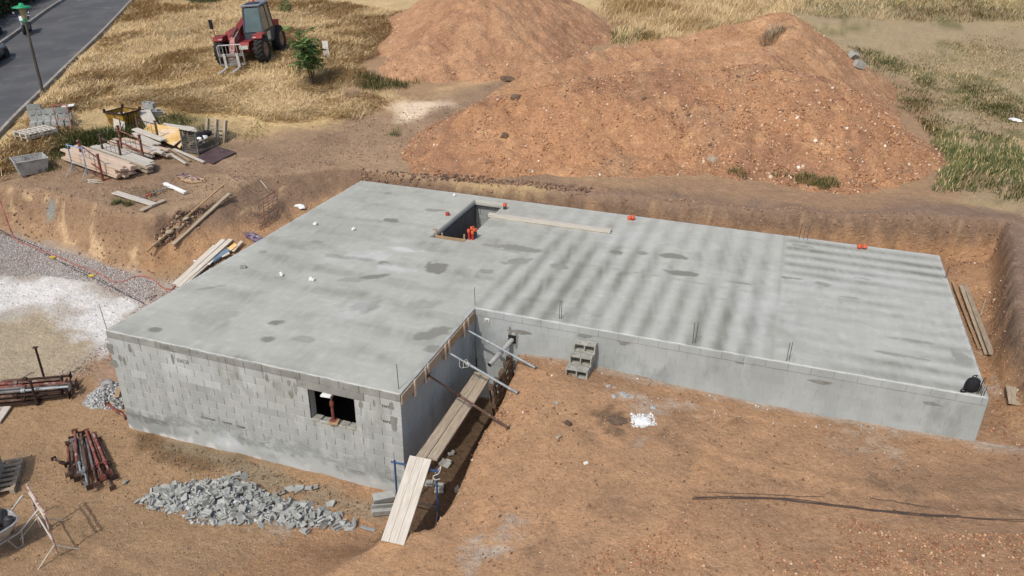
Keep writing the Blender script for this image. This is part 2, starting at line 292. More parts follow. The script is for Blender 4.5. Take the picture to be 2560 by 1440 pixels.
# ------------------------------------------------------------------ mesh building
class MB:
    def __init__(s): s.v = []; s.f = []; s.sm = []
    def add(s, vs, fs, smooth=False):
        o = len(s.v); s.v += [tuple(v) for v in vs]; s.f += [tuple(i+o for i in f) for f in fs]; s.sm += [smooth]*len(fs); return s
    def box(s, c, d, R=None, ch=0.0):
        h = [x/2 for x in d]; c = Vector(c)
        if ch > 0:
            vs = []; idx = {}
            for sx in (-1, 1):
                for sy in (-1, 1):
                    for sz in (-1, 1):
                        for ax in range(3):
                            q = [sx*(h[0]-ch), sy*(h[1]-ch), sz*(h[2]-ch)]; q[ax] = (sx, sy, sz)[ax]*h[ax]
                            idx[(sx, sy, sz, ax)] = len(vs); vs.append(Vector(q))
            fs = []
            for ax in range(3):
                o1, o2 = [(1, 2), (2, 0), (0, 1)][ax]
                for sg in (-1, 1):
                    f = []
                    for a, b in ((-1, -1), (1, -1), (1, 1), (-1, 1)):
                        k = [0, 0, 0]; k[ax] = sg; k[o1] = a; k[o2] = b; f.append(idx[(*k, ax)])
                    fs.append(f if sg > 0 else f[::-1])
                for a in (-1, 1):
                    for b in (-1, 1):
                        k1 = [0]*3; k2 = [0]*3; k1[ax] = -1; k2[ax] = 1
                        for k in (k1, k2): k[o1] = a; k[o2] = b
                        f = [idx[(*k1, o1)], idx[(*k2, o1)], idx[(*k2, o2)], idx[(*k1, o2)]]
                        fs.append(f if a*b < 0 else f[::-1])
            for sx in (-1, 1):
                for sy in (-1, 1):
                    for sz in (-1, 1):
                        f = [idx[(sx, sy, sz, i)] for i in range(3)]; fs.append(f if sx*sy*sz > 0 else f[::-1])
        else:
            vs = [Vector((x*h[0], y*h[1], z*h[2])) for x in (-1, 1) for y in (-1, 1) for z in (-1, 1)]
            fs = [(0, 1, 3, 2), (4, 6, 7, 5), (0, 4, 5, 1), (2, 3, 7, 6), (0, 2, 6, 4), (1, 5, 7, 3)]
        if R is not None: vs = [R @ v for v in vs]
        return s.add([v+c for v in vs], fs)
    def beam(s, a, b, wd, ht, up=(0, 0, 1), ch=0.0):
        a = Vector(a); b = Vector(b); x = (b-a); L = x.length; x.normalize(); y = Vector(up).cross(x)
        if y.length < 1e-4: y = Vector((0, 1, 0))
        y.normalize(); z = x.cross(y); R = Matrix((x, y, z)).transposed()
        return s.box((a+b)/2, (L, wd, ht), R, ch)
    def tube(s, pts, r, n=8, cap=True, smooth=True):
        pts = [Vector(p) for p in pts]; k = len(pts)
        rs = r if isinstance(r, (list, tuple)) else [r]*k
        t0 = (pts[1]-pts[0]).normalized(); ref = Vector((0, 0, 1)) if abs(t0.z) < .9 else Vector((1, 0, 0))
        u = t0.cross(ref).normalized(); vs = []; fs = []
        for i, p in enumerate(pts):
            t = (pts[min(i+1, k-1)]-pts[max(i-1, 0)]).normalized()
            u = (u-t*u.dot(t)); u = u.normalized() if u.length > 1e-5 else t.orthogonal().normalized(); v = t.cross(u)
            for j in range(n):
                a = 2*math.pi*j/n; vs.append(p+(u*math.cos(a)+v*math.sin(a))*rs[i])
        for i in range(k-1):
            for j in range(n): fs.append((i*n+j, i*n+(j+1) % n, (i+1)*n+(j+1) % n, (i+1)*n+j))
        s.add(vs, fs, smooth)
        if cap: s.add(vs[:n], [tuple(range(n))[::-1]]); s.add(vs[-n:], [tuple(range(n))])
        return s
    def lathe(s, prof, c=(0, 0, 0), ax='z', n=20, smooth=True):
        c = Vector(c); vs = []; fs = []
        for r, h in prof:
            for j in range(n):
                a = 2*math.pi*j/n; p = (r*math.cos(a), r*math.sin(a), h)
                vs.append(c+Vector(p if ax == 'z' else ((p[2], p[0], p[1]) if ax == 'x' else (p[1], p[2], p[0]))))
        for i in range(len(prof)-1):
            for j in range(n): fs.append((i*n+j, i*n+(j+1) % n, (i+1)*n+(j+1) % n, (i+1)*n+j))
        s.add(vs, fs, smooth)
        if prof[0][0] > 1e-6: s.add(vs[:n], [tuple(range(n))[::-1]])
        if prof[-1][0] > 1e-6: s.add(vs[-n:], [tuple(range(n))])
        return s
    def prism(s, poly, ax, a, b):
        """polygon in the plane across axis ax, extruded from a to b"""
        def mk(p, t): return {'x': (t, p[0], p[1]), 'y': (p[0], t, p[1]), 'z': (p[0], p[1], t)}[ax]
        n = len(poly); vs = [mk(p, a) for p in poly]+[mk(p, b) for p in poly]
        fs = [tuple(range(n))[::-1], tuple(range(n, 2*n))]+[(i, (i+1) % n, n+(i+1) % n, n+i) for i in range(n)]
        return s.add(vs, fs)
    def mesh(s, name):
        me = bpy.data.meshes.new(name); me.from_pydata(s.v, [], s.f)
        me.polygons.foreach_set('use_smooth', s.sm); me.validate(); me.update(); return me
    def build(s, name, mat, parent=None, fix=True):
        me = s.mesh(name)
        if fix:
            import bmesh
            b = bmesh.new(); b.from_mesh(me); bmesh.ops.recalc_face_normals(b, faces=b.faces); b.to_mesh(me); b.free()
        me.materials.append(M[mat] if isinstance(mat, str) else mat)
        return link(name, me, parent)
def link(name, me, parent=None):
    o = bpy.data.objects.new(name, me); COL.objects.link(o)
    if parent is not None: o.parent = parent
    return o
def tag(o, label, cat, group=None):
    o['label'] = label; o['category'] = cat
    if group: o['group'] = group
    return o
def thing(name, label, cat, loc=(0, 0, 0), rz=0, group=None, tilt=None):
    o = bpy.data.objects.new(name, None); COL.objects.link(o); o.location = loc; o.rotation_euler = (0, 0, rz); o.empty_display_size = .2
    if tilt is not None: o.rotation_mode = 'QUATERNION'; o.rotation_quaternion = tilt
    return tag(o, label, cat, group)
def frame(a, b, up=(0, 0, 1)):
    """matrix with x along a->b, origin a"""
    a = Vector(a); x = (Vector(b)-a).normalized(); y = Vector(up).cross(x)
    y = y.normalized() if y.length > 1e-4 else Vector((0, 1, 0)); z = x.cross(y)
    m = Matrix((x, y, z)).transposed().to_4x4(); m.translation = a; return m
def npmesh(name, V, F, mat, col=None, parent=None, smooth=False, kind=None):
    """mesh from numpy arrays; F is (n,3) or (n,4); col (nverts,3)"""
    me = bpy.data.meshes.new(name); V = np.asarray(V, np.float32); F = np.asarray(F, np.int32); k = F.shape[1]
    me.vertices.add(len(V)); me.vertices.foreach_set('co', V.ravel())
    me.loops.add(F.size); me.loops.foreach_set('vertex_index', F.ravel())
    me.polygons.add(len(F)); me.polygons.foreach_set('loop_start', np.arange(0, F.size, k, dtype=np.int32))
    if smooth: me.polygons.foreach_set('use_smooth', np.ones(len(F), bool))
    me.update(calc_edges=True)
    if col is not None:
        at = me.color_attributes.new('Col', 'FLOAT_COLOR', 'POINT')
        at.data.foreach_set('color', np.hstack([np.asarray(col, np.float32), np.ones((len(V), 1), np.float32)]).ravel())
    me.materials.append(M[mat] if isinstance(mat, str) else mat)
    o = link(name, me, parent)
    if kind: o['kind'] = kind
    return o
def copyto(o, name=None, parent=None):
    c = o.copy(); COL.objects.link(c); c.parent = parent
    return c

# ================================================================== GROUND
def axis(parts):
    out = [parts[0][0]]
    for a, b, st, gr in parts:
        x = out[-1]; s_ = st
        while x < b-1e-6:
            x = min(x+s_, b); out.append(x); s_ *= gr
    return np.array(out)
def sym(lo, segs, hi):
    pre = [lo]; s_ = segs[0][2]; x = segs[0][0]; tmp = []
    while x > lo: s_ *= 1.25; x -= s_; tmp.append(max(x, lo))
    mid = axis([(a, b, st, 1.0) for a, b, st in segs]); x = mid[-1]; s_ = segs[-1][2]; post = []
    while x < hi: s_ *= 1.15; x += s_; post.append(min(x, hi))
    return np.unique(np.round(np.concatenate([tmp[::-1], mid, post]), 4))
GX = sym(-260, [(-17, 23.5, .1)], 260); GY = sym(-160, [(-5.5, 16.5, .1), (16.5, 34, .22)], 320)
XX, YY = np.meshgrid(GX, GY); sh = XX.shape
Z, U, m1, m2, dE, dP = terr(XX.ravel(), YY.ravel(), True); X = XX.ravel(); Y = YY.ravel()
nx, ny = len(GX), len(GY)
idx = np.arange(nx*ny).reshape(ny, nx)
F = np.stack([idx[:-1, :-1], idx[:-1, 1:], idx[1:, 1:], idx[1:, :-1]], -1).reshape(-1, 4)
tfast_ = Z.reshape(sh); ZG = tfast_.copy()
for h_ in HEAPS: ZG = np.maximum(ZG, h_(XX, YY))
def _bil(A, x, y):
    x = np.asarray(x, float); y = np.asarray(y, float); i = np.clip(np.searchsorted(GX, x)-1, 0, nx-2); j = np.clip(np.searchsorted(GY, y)-1, 0, ny-2)
    u = np.clip((x-GX[i])/(GX[i+1]-GX[i]), 0, 1); v = np.clip((y-GY[j])/(GY[j+1]-GY[j]), 0, 1)
    return (A[j, i]*(1-u)+A[j, i+1]*u)*(1-v)+(A[j+1, i]*(1-u)+A[j+1, i+1]*u)*v
def ground(x, y): return _bil(ZG, x, y)
def tfast(x, y): return _bil(tfast_, x, y)
def C(*rgb):
    c = np.array(lin(*rgb)); sat = min(1, (c.max()-c.min())/c.max()*1.7); return (c*.86+(c@np.array([.3, .59, .11]))*.14)*(np.array([.98, .98, .98])*(1-sat)+np.array([1.16, 1.175, 1.06])*sat)
def HC(*rgb):
    c = np.array(lin(*rgb)); return (c*.86+c.mean()*.14)*np.array([1.10, 1.10, 1.0])
def lerp(c, tgt, wgt): return c*(1-wgt[:, None])+np.asarray(tgt)[None]*wgt[:, None]
def zone(pts, feather=.6, ns=.5, seed=0, fr=.8):
    d, _ = sdpoly(X, Y, gpoly(pts)); return sst((d+ns*fbm(X*fr, Y*fr, 4, seed))/feather+.5)
nA = fbm(X*.25, Y*.25, 4, 61); nB = fbm(X*.9, Y*.9, 4, 62); nC = fbm(X*3, Y*3, 3, 63)
ROADN = np.array([-.8384, -.5451]); ROADT = np.array([-.5451, .8384]); ROADO = np.array([-15.5, 10.4])
sR = (X-ROADO[0])*ROADN[0]+(Y-ROADO[1])*ROADN[1]; tR = (X-ROADO[0])*ROADT[0]+(Y-ROADO[1])*ROADT[1]
# upper ground: straw field, yard earth, patchy right-hand meadow
up = np.tile(C(184, 156, 112), (len(X), 1)); up = lerp(up, C(166, 138, 98), sst(nA*1.2+.4)); up = lerp(up, C(198, 172, 130), sst(nB*1.4-.1)*.6)
straw = zone([(150, 300), (330, 215), (560, 190), (760, 215), (980, 250), (900, 290), (760, 300), (560, 300), (400, 262), (250, 265)], 2.5, 1.2, 71)
up = lerp(up, C(206, 178, 128), straw*.8)
right = zone([(1960, 0), (2000, 60), (2140, 160), (2330, 330), (2340, 500), (2560, 560), (2900, 700), (3000, 0)], 3, 1.5, 72)
rcol = np.tile(C(156, 134, 104), (len(X), 1)); rcol = lerp(rcol, C(112, 104, 66), sst(nB*1.8+nA+.1)*.9); rcol = lerp(rcol, C(180, 156, 112), sst(nC*.9+nA*.9-.15)*.7)
up = up*(1-right[:, None])+rcol*right[:, None]
yard = zone([(-40, 640), (-40, 420), (60, 425), (150, 385), (240, 350), (345, 345), (470, 330), (590, 350), (690, 335), (790, 318), (880, 275), (1000, 258), (1130, 225), (1290, 190), (1480, 150), (1560, 108), (1620, 200),
             (1400, 470), (1100, 520), (880, 520), (560, 700), (300, 720)], 1.6, 1.0, 73)
brown = np.tile(C(140, 113, 92), (len(X), 1)); brown = lerp(brown, C(118, 94, 76), sst(nB*1.4)*.7); brown = lerp(brown, C(162, 132, 106), sst(nA*1.6+.1)*.6)
up = up*(1-yard[:, None])+brown*yard[:, None]
strip = zone([(1380, 452), (1560, 462), (1800, 446), (2120, 488), (2300, 488), (2420, 515), (2560, 528), (2640, 700), (2620, 900), (2400, 1000), (1900, 700), (1380, 560)], .8, .5, 74)
up = lerp(up, C(132, 106, 90), strip); up = lerp(up, C(116, 94, 80), strip*sst(nC*1.3+.1)*.5)
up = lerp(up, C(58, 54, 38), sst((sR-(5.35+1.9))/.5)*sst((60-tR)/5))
grn = zone([(200, 330), (300, 320), (420, 290), (470, 285), (590, 340), (560, 370), (420, 345), (330, 350), (210, 395), (120, 390)], 1.2, 1.2, 75)
up = lerp(up, C(112, 104, 68), grn*.75)
hp_ = np.max([h_(X, Y) for h_ in HEAPS], 0)-Z
up = lerp(up, C(150, 118, 92), sst((hp_+1.3+.5*nB)/.8)*(1-yard)*.9)
# pale earth smears on the tracks
for pts, cc, k in (([(700, 225), (960, 240), (1060, 255), (1040, 280), (900, 290), (720, 260)], (184, 152, 118), .6), ([(985, 265), (1060, 255), (1120, 262), (1020, 295)], (214, 190, 166), .9), ([(1180, 180), (1330, 150), (1470, 130), (1480, 150), (1300, 185), (1100, 225)], (190, 150, 112), .7)):
    up = lerp(up, C(*cc), zone(pts, 1.0, .8, 76)*k)
# lower ground: clay pad and working area
lo = np.tile(C(166, 126, 94), (len(X), 1)); lo = lerp(lo, C(140, 108, 84), sst(nA*1.5+.35)*.8); lo = lerp(lo, C(184, 138, 98), sst(nB*1.3-.1)*.7); lo = lerp(lo, C(128, 100, 80), sst(fbm(X*.5+9, Y*.5, 4, 64)*1.8-.5)*.7)
left = sst((7.2-X)/2)
lo = lerp(lo, C(152, 122, 92), left*.75); lo = lerp(lo, C(130, 104, 80), left*sst(nB*1.5)*.45)
def lz(pts, cc, k=1, fe=.5, ns=.5, seed=81, fr=1.1):
    global lo
    lo = lerp(lo, C(*cc), zone(pts, fe, ns, seed, fr)*k)
lz([(-60, 560), (120, 612), (250, 652), (400, 700), (470, 700), (520, 660), (420, 780), (330, 800), (200, 735), (0, 745), (-60, 745)], (164, 150, 140), 1, .6, .4, 82)
lz([(60, 620), (220, 660), (360, 715), (330, 735), (180, 690), (40, 650)], (158, 132, 124), .7, .6, .5, 83)
lz([(-60, 790), (90, 770), (200, 810), (250, 880), (200, 930), (90, 960), (-60, 980)], (166, 150, 128), 1, .8, .5, 84)
lz([(-60, 690), (90, 692), (200, 690), (280, 715), (345, 765), (320, 800), (300, 830), (275, 870), (255, 895), (235, 880), (225, 850), (190, 815), (120, 780), (60, 790), (-60, 800)], (186, 180, 172), .8, .9, .9, 85)
lz([(-60, 708), (70, 706), (190, 706), (275, 735), (330, 770), (300, 800), (285, 840), (262, 885), (240, 860), (215, 815), (175, 770), (80, 752), (-60, 775)], (222, 220, 216), .9, .8, 1.0, 86, 1.3)
lz([(230, 930), (300, 900), (300, 1000), (210, 1000)], (158, 128, 116), .6, .5, .5, 87)
lz([(330, 1085), (480, 1110), (620, 1145), (640, 1180), (520, 1170), (400, 1150)], (104, 80, 56), .85, .4, .5, 88)
lz([(430, 1115), (560, 1130), (700, 1190), (900, 1240), (980, 1270), (940, 1300), (760, 1250), (600, 1180)], (142, 128, 108), .7, .5, .5, 89)
for (a, b, r, cc) in ((1540, 1048, .55, (88, 70, 56)), (1475, 1090, .3, (96, 78, 62)), (1560, 1085, .3, (100, 82, 68)), (1660, 1082, .22, (92, 72, 58)), (1840, 1055, .2, (86, 64, 50)), (1625, 1020, .4, (176, 168, 160)), (1700, 1020, .35, (186, 178, 170)),
                      (1600, 1105, .3, (170, 158, 148)), (1240, 1350, .5, (170, 156, 144)), (1190, 1395, .4, (172, 160, 150)), (1290, 1310, .25, (166, 150, 138)), (1880, 990, .6, (160, 142, 124)), (2180, 1110, .7, (172, 158, 142)), (2190, 1205, .35, (96, 82, 66)), (2270, 1225, .3, (104, 88, 70)),
                      (1330, 1380, .15, (84, 66, 54)), (640, 1270, .5, (170, 158, 150)), (700, 1310, .5, (160, 150, 142)), (2500, 960, .5, (176, 160, 148)), (2480, 880, .4, (172, 152, 136)), (1560, 985, .35, (182, 170, 160)), (1760, 1280, .7, (150, 112, 84)), (1550, 1270, .5, (120, 92, 74))):
    g = G(a, b); rr = np.hypot(X-g.x, Y-g.y)/r; lo = lerp(lo, C(*cc), sst((1.0-rr+1.3*fbm(X*4.5, Y*4.5, 3, 90))/.8)*(.7 if (a, b) in ((1540, 1048), (1240, 1350), (2500, 960)) else .42))
dw = np.where((X > 7.9) & (Y < 4.4), 4.29-Y, 9); lo = lerp(lo, C(178, 170, 160), sst((.35-dw+.25*nC)/.5)*.7*(X > 9.2))
col = up*(1-sst(m1*1.6)[:, None])+lo*sst(m1*1.6)[:, None]
# cut faces: dark topsoil over clay
face = sst((m1-.03)*9)*(1-sst((m1-.93)*14)); dep = U-Z
cl = lerp(np.tile(C(122, 97, 80), (len(X), 1)), C(160, 122, 90), sst((dep-.5+.3*nB)/.4)); cl = lerp(cl, C(184, 150, 116), sst(fbm(X*2.2, Y*.8+Z*2, 3, 66)*2.2-.75)*.6)
lb = sst((-5-X)*2)*sst((9-Y)); cl = lerp(cl, C(146, 116, 92), lb*.75); cl = lerp(cl, C(192, 160, 126), lb*sst(fbm(X*2.6+Z*.9, Z*1.3+3, 3, 68)*5-1.1)*.8)
cl = lerp(cl, C(96, 72, 56), sst(fbm(X*1.6, Y*1.6+Z*3, 3, 67)*2.4-1.0)*.6)
col = col*(1-face[:, None])+cl*face[:, None]
pface = sst((m2-.05)*8)*(1-sst((m2-.9)*9))*m1*(Y < 4.4); col = lerp(col, C(150, 112, 82), pface*.7)
tf = sst((X-8)*6)*sst((m2-.8)*6)*(Y > -1.6)*(Y < 4.3)*(X < 9.5); col = lerp(col, C(84, 66, 52), tf*.9)  # trench floor: wet soil, its colour darkened further to paint in the trench shade
blue = G(132, 522); col = lerp(col, C(112, 168, 190), sst((1-np.hypot((X-blue.x)/.2, (Y-blue.y)/.2)+1.2*nC)/.6)*.32*face)
rd, rs = ruts(X, Y); col = col*(1+.07*nC[:, None])*(1+.07*np.exp(-(rd/.2)**2)*np.sign(np.sin(rs*2*np.pi/.34)))[:, None]
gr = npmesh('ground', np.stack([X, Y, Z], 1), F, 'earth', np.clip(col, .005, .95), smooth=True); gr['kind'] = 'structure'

# ------------------------------------------------------------------ soil heaps
def heapmesh(h, label, bb, base, seed):
    xs = np.arange(bb[0], bb[1], .12); ys = np.arange(bb[2], bb[3], .12); a, b = np.meshgrid(xs, ys); sx, sy = a.shape[1], a.shape[0]
    a = a.ravel(); b = b.ravel(); z = h(a, b)+.09*fbm(a*3.3, b*3.3, 3, seed); t = tfast(a, b)
    z2 = np.maximum(z, t-.35); k = (z > t-.12).reshape(sy, sx)
    ii = np.arange(sx*sy).reshape(sy, sx); cell = k[:-1, :-1] | k[1:, :-1] | k[:-1, 1:] | k[1:, 1:]
    f = np.stack([ii[:-1, :-1], ii[:-1, 1:], ii[1:, 1:], ii[1:, :-1]], -1)[cell]
    used = np.unique(f); mp = np.full(sx*sy, -1); mp[used] = np.arange(len(used)); f = mp[f]; a, b, z2 = a[used], b[used], z2[used]
    c = np.tile(HC(*base[0]), (len(a), 1)); wa = 1.3*fbm(a*.5, b*.5, 3, seed+8); n1 = fbm(a*.4+wa, b*.4-wa, 4, seed+1); n2 = fbm(a*1.4+wa, b*1.4, 4, seed+2)
    c = lerp(c, HC(*base[1]), sst(n1*3.6+.4)); c = lerp(c, HC(*base[2]), sst(n2*2.4-.3)*.8); c = lerp(c, HC(*base[3]), sst(fbm(a*.5+5+wa, b*.5, 3, seed+3)*3.2-.7)*.85); c = c*(1+.16*fbm(a*2.7, b*2.7, 3, seed+4)[:, None])
    o = npmesh('soil_heap', np.stack([a, b, z2], 1), f, 'heap', c, smooth=True); return tag(o, label, 'soil heap')
heapmesh(HEAPS[0], 'long heap of orange-red stony soil closest to the concrete slab', (-4, 25, 12, 30), ((166, 120, 86), (146, 106, 80), (180, 136, 98), (156, 120, 92)), 101)
heapmesh(HEAPS[1], 'pointed orange soil heap with a dry shrub near its top, behind the long stony heap', (-4, 25, 15, 40), ((168, 126, 92), (160, 118, 88), (184, 142, 108), (168, 128, 98)), 111)
heapmesh(HEAPS[2], 'tall smooth heap of brown-pink soil rising among the dry grass', (-14, 9, 19, 50), ((170, 128, 96), (158, 116, 88), (184, 138, 104), (172, 132, 100)), 121)

# ------------------------------------------------------------------ scattered stones (uncountable)
OV = np.array([(1, 0, 0), (-1, 0, 0), (0, 1, 0), (0, -1, 0), (0, 0, 1), (0, 0, -1)], float)
OF = np.array([(0, 2, 4), (2, 1, 4), (1, 3, 4), (3, 0, 4), (2, 0, 5), (1, 2, 5), (3, 1, 5), (0, 3, 5)])
def rotm(n, rng=RNG):
    q = rng.normal(size=(n, 4)); q /= np.linalg.norm(q, axis=1)[:, None]; a, b, c, d = q.T
    return np.stack([1-2*(c*c+d*d), 2*(b*c-a*d), 2*(b*d+a*c), 2*(b*c+a*d), 1-2*(b*b+d*d), 2*(c*d-a*b), 2*(b*d-a*c), 2*(c*d+a*b), 1-2*(b*b+c*c)], 1).reshape(n, 3, 3)
CV = np.array([(x, y, z) for x in (-1, 1) for y in (-1, 1) for z in (-1, 1)], float)*.8
CF = np.array([(0, 1, 3), (0, 3, 2), (4, 6, 7), (4, 7, 5), (0, 4, 5), (0, 5, 1), (2, 3, 7), (2, 7, 6), (0, 2, 6), (0, 6, 4), (1, 5, 7), (1, 7, 3)])
def rocks(name, P, size, colr, mat='stone', flat=(.5, 1.0), base=None, parent=None):
    n = len(P); bv, bf = base or (OV, OF); k = len(bv)
    v = bv[None]*RNG.uniform(.75, 1.25, (n, k, 3)); v = v*RNG.uniform(flat[0], flat[1], (n, 1, 3))
    v = np.einsum('nij,nkj->nki', rotm(n), v)*size[:, None, None]+P[:, None]
    f = bf[None]+(np.arange(n)*k)[:, None, None]
    return npmesh(name, v.reshape(-1, 3), f.reshape(-1, 3), mat, np.repeat(colr, k, 0), parent=parent, kind='stuff')
def inpoly(pts, n, world=False):
    poly = pts if world else gpoly(pts); p = np.array([q[:2] for q in poly]); lo_, hi_ = p.min(0), p.max(0); out = np.zeros((0, 2))
    while len(out) < n:
        q = RNG.uniform(lo_, hi_, (n*3, 2)); d, _ = sdpoly(q[:, 0], q[:, 1], poly); out = np.vstack([out, q[d > 0]])
    return out[:n]
def pal(n, cols, p=None, jit=.12):
    c = np.array([np.array(lin(*k))*.86+np.dot(lin(*k), (.3, .59, .11))*.14 for k in cols])*.9; i = RNG.choice(len(c), n, p=p); return np.clip(c[i]*RNG.uniform(1-jit, 1+jit, (n, 1)), 0, 1)
def lognsize(n, lo_, hi_, k=2.6): return lo_+(hi_-lo_)*RNG.random(n)**k
ORP = [(190, 140, 98), (168, 116, 80), (206, 164, 124), (150, 104, 74), (226, 204, 178), (140, 112, 92)]
def on_heap(h, bb, n):
    q = RNG.uniform((bb[0], bb[2]), (bb[1], bb[3]), (n*4, 2)); z = h(q[:, 0], q[:, 1]); t = tfast(q[:, 0], q[:, 1]); k = z > t
    q = q[k][:n]; zz = z[k][:n]; dn = fbm(q[:, 0]*.5, q[:, 1]*.5, 3, 77); kk = RNG.random(len(q)) < np.clip(.55+dn, .08, 1); return np.column_stack([q, zz])[kk]
for h, bb, n, pr, mx, nm in ((HEAPS[0], (-4, 25, 12, 28), 46000, [.28, .26, .22, .16, .05, .03], .075, 0), (HEAPS[1], (-2, 23, 17, 37), 17000, [.3, .2, .28, .12, .07, .03], .065, 1), (HEAPS[2], (-14, 9, 19, 44), 11000, [.28, .28, .24, .16, .02, .02], .05, 2)):
    P = on_heap(h, bb, n); rocks('heap_stones', P, lognsize(len(P), .012, mx, 3.0), pal(len(P), ORP, pr))
P = on_heap(HEAPS[0], (-4, 25, 12, 22), 1500); P = P[RNG.random(len(P)) < .35]; rocks('pale_heap_stones', P, lognsize(len(P), .04, .13, 2.5), pal(len(P), [(232, 216, 196), (214, 178, 140), (196, 150, 110), (120, 98, 82)]))
for h_, bb_ in ((HEAPS[0], (-4, 25, 12, 28)), (HEAPS[2], (-14, 9, 19, 36))):
    P = on_heap(h_, bb_, 9000); tz = tfast(P[:, 0], P[:, 1]); P = P[(P[:, 2]-tz < .5) & (RNG.random(len(P)) < .35)]; rocks('heap_foot_clods', P, lognsize(len(P), .03, .15, 2.4), pal(len(P), [(190, 146, 106), (170, 126, 92), (206, 168, 130), (222, 200, 172)], [.4, .3, .22, .08]))
def scat(name, pts, n, lo_, hi_, cols, p=None, k=2.6, flat=(.5, 1), clump=None, sink=.3):
    q = inpoly(pts, n)
    if clump is not None:
        dn = fbm(q[:, 0]*clump, q[:, 1]*clump, 3, 55); q = q[RNG.random(n) < np.clip(.4+1.3*dn, .03, 1)]
    q = q[~((q[:, 0] > -.1) & (q[:, 0] < 8.05) & (q[:, 1] > -.05) & (q[:, 1] < 13)) & ~((q[:, 0] > 7) & (q[:, 0] < 20) & (q[:, 1] > 4.2) & (q[:, 1] < 12.6))]
    s_ = lognsize(len(q), lo_, hi_, k); z = ground(q[:, 0], q[:, 1])
    return rocks(name, np.column_stack([q, z+s_*sink]), s_, pal(len(q), cols, p), flat=flat)
scat('pad_stones', [(1300, 895), (1430, 915), (1700, 970), (2250, 1090), (2480, 1110), (2600, 1100), (2600, 1480), (900, 1480), (1080, 1330), (1250, 980)], 15000, .006, .032, [(182, 146, 112), (164, 126, 96), (194, 162, 130), (148, 112, 86), (214, 196, 174), (138, 114, 96)], [.3, .26, .2, .16, .03, .05], 3.6, clump=.7)
scat('pad_rubble_stones', [(1650, 1330), (1760, 1265), (2100, 1290), (2300, 1330), (2600, 1340), (2600, 1480), (1400, 1480), (1450, 1400)], 11000, .008, .05, ORP, [.32, .26, .2, .16, .02, .04], 4, clump=.8)
scat('trench_edge_stones', [(1290, 890), (1400, 915), (1340, 1000), (1260, 1120), (1190, 1240), (1130, 1330), (1080, 1335), (1170, 1160), (1230, 1000)], 3400, .006, .05, ORP, [.34, .26, .2, .12, .05, .03], 4, clump=1.2)
scat('pad_clods', [(1300, 895), (1430, 915), (2480, 1110), (2600, 1100), (2600, 1480), (900, 1480), (1080, 1330), (1250, 980)], 2600, .012, .045, [(132, 100, 76), (116, 90, 70), (150, 116, 88)], None, 3.5, clump=.5)
scat('gravel', [(-40, 572), (120, 617), (260, 660), (400, 705), (360, 755), (230, 705), (100, 690), (-40, 692)], 9000, .015, .045, [(190, 184, 178), (172, 166, 160), (208, 203, 198), (164, 142, 134), (146, 138, 132)], [.36, .28, .2, .1, .06], 1.6)
scat('gravel', [(330, 700), (420, 720), (520, 665), (600, 625), (520, 690), (330, 860), (240, 930), (110, 985), (70, 975), (230, 880), (290, 820), (350, 765), (250, 715)], 4200, .01, .036, [(164, 136, 126), (178, 156, 146), (144, 116, 108), (198, 188, 180)], None, 2)
scat('bank_stones', [(905, 425), (1480, 470), (1480, 500), (900, 455)], 900, .02, .09, [(128, 102, 84), (110, 86, 70), (160, 128, 100)], None, 2)
scat('bank_stones', [(1700, 500), (2050, 530), (2520, 560), (2510, 760), (2440, 720), (2330, 640), (1700, 560)], 1500, .01, .055, ORP, [.3, .26, .2, .18, .02, .04], 3, clump=.9)
scat('bank_stones', [(2380, 690), (2500, 700), (2520, 850), (2560, 900), (2560, 1120), (2470, 1110), (2480, 980), (2400, 780)], 1300, .008, .05, ORP, [.3, .26, .2, .16, .04, .04], 3.2)
for pts_, n_ in (([(905, 420), (1200, 436), (1480, 462), (1820, 512), (2020, 522), (2525, 552), (2520, 600), (2350, 636), (1950, 585), (1500, 520), (1190, 492), (903, 455)], 3000), ([(0, 470), (150, 480), (280, 518), (400, 560), (480, 540), (440, 620), (390, 690), (250, 655), (100, 610), (0, 575)], 1500)):
    scat('bank_clods', pts_, n_*2//3, .012, .07, [(146, 116, 92), (130, 102, 81), (160, 130, 104), (172, 140, 110)], None, 3.4, clump=1.1)
scat('slope_stones', [(480, 560), (560, 520), (800, 470), (870, 455), (560, 640), (420, 715), (400, 690)], 2200, .006, .045, ORP+[(130, 104, 86)], None, 3.6, clump=.9)
scat('slope_stones', [(385, 600), (420, 560), (470, 530), (520, 510), (505, 535), (450, 580), (400, 620)], 260, .03, .12, [(140, 112, 92), (168, 138, 112), (112, 88, 72)], None, 1.6, flat=(.35, 1))
scat('yard_stones', [(0, 470), (250, 470), (560, 420), (900, 300), (1290, 200), (1010, 400), (880, 440), (560, 500), (300, 540), (0, 560)], 5000, .01, .05, [(150, 122, 100), (118, 94, 78), (190, 164, 138), (168, 136, 108)], None, 3)
scat('yard_stones', [(0, 930), (100, 990), (230, 980), (330, 1090), (900, 1260), (950, 1380), (800, 1480), (-40, 1480)], 6000, .006, .035, [(170, 140, 108), (130, 104, 82), (196, 170, 140), (150, 142, 134)], None, 3, clump=.8)
scat('mortar_crumbs', [(1500, 950), (1640, 990), (2250, 1085), (2430, 1110), (2380, 1118), (2100, 1080), (1650, 1020), (1500, 975)], 900, .006, .04, [(190, 184, 174), (214, 210, 204), (166, 156, 144)], None, 3, flat=(.3, 1), clump=.8)
scat('mortar_crumbs', [(1470, 920), (2430, 1105), (2425, 1112), (1470, 930)], 260, .01, .045, [(190, 186, 180), (224, 222, 218), (170, 162, 152)], None, 2.4, flat=(.3, 1), clump=.9)
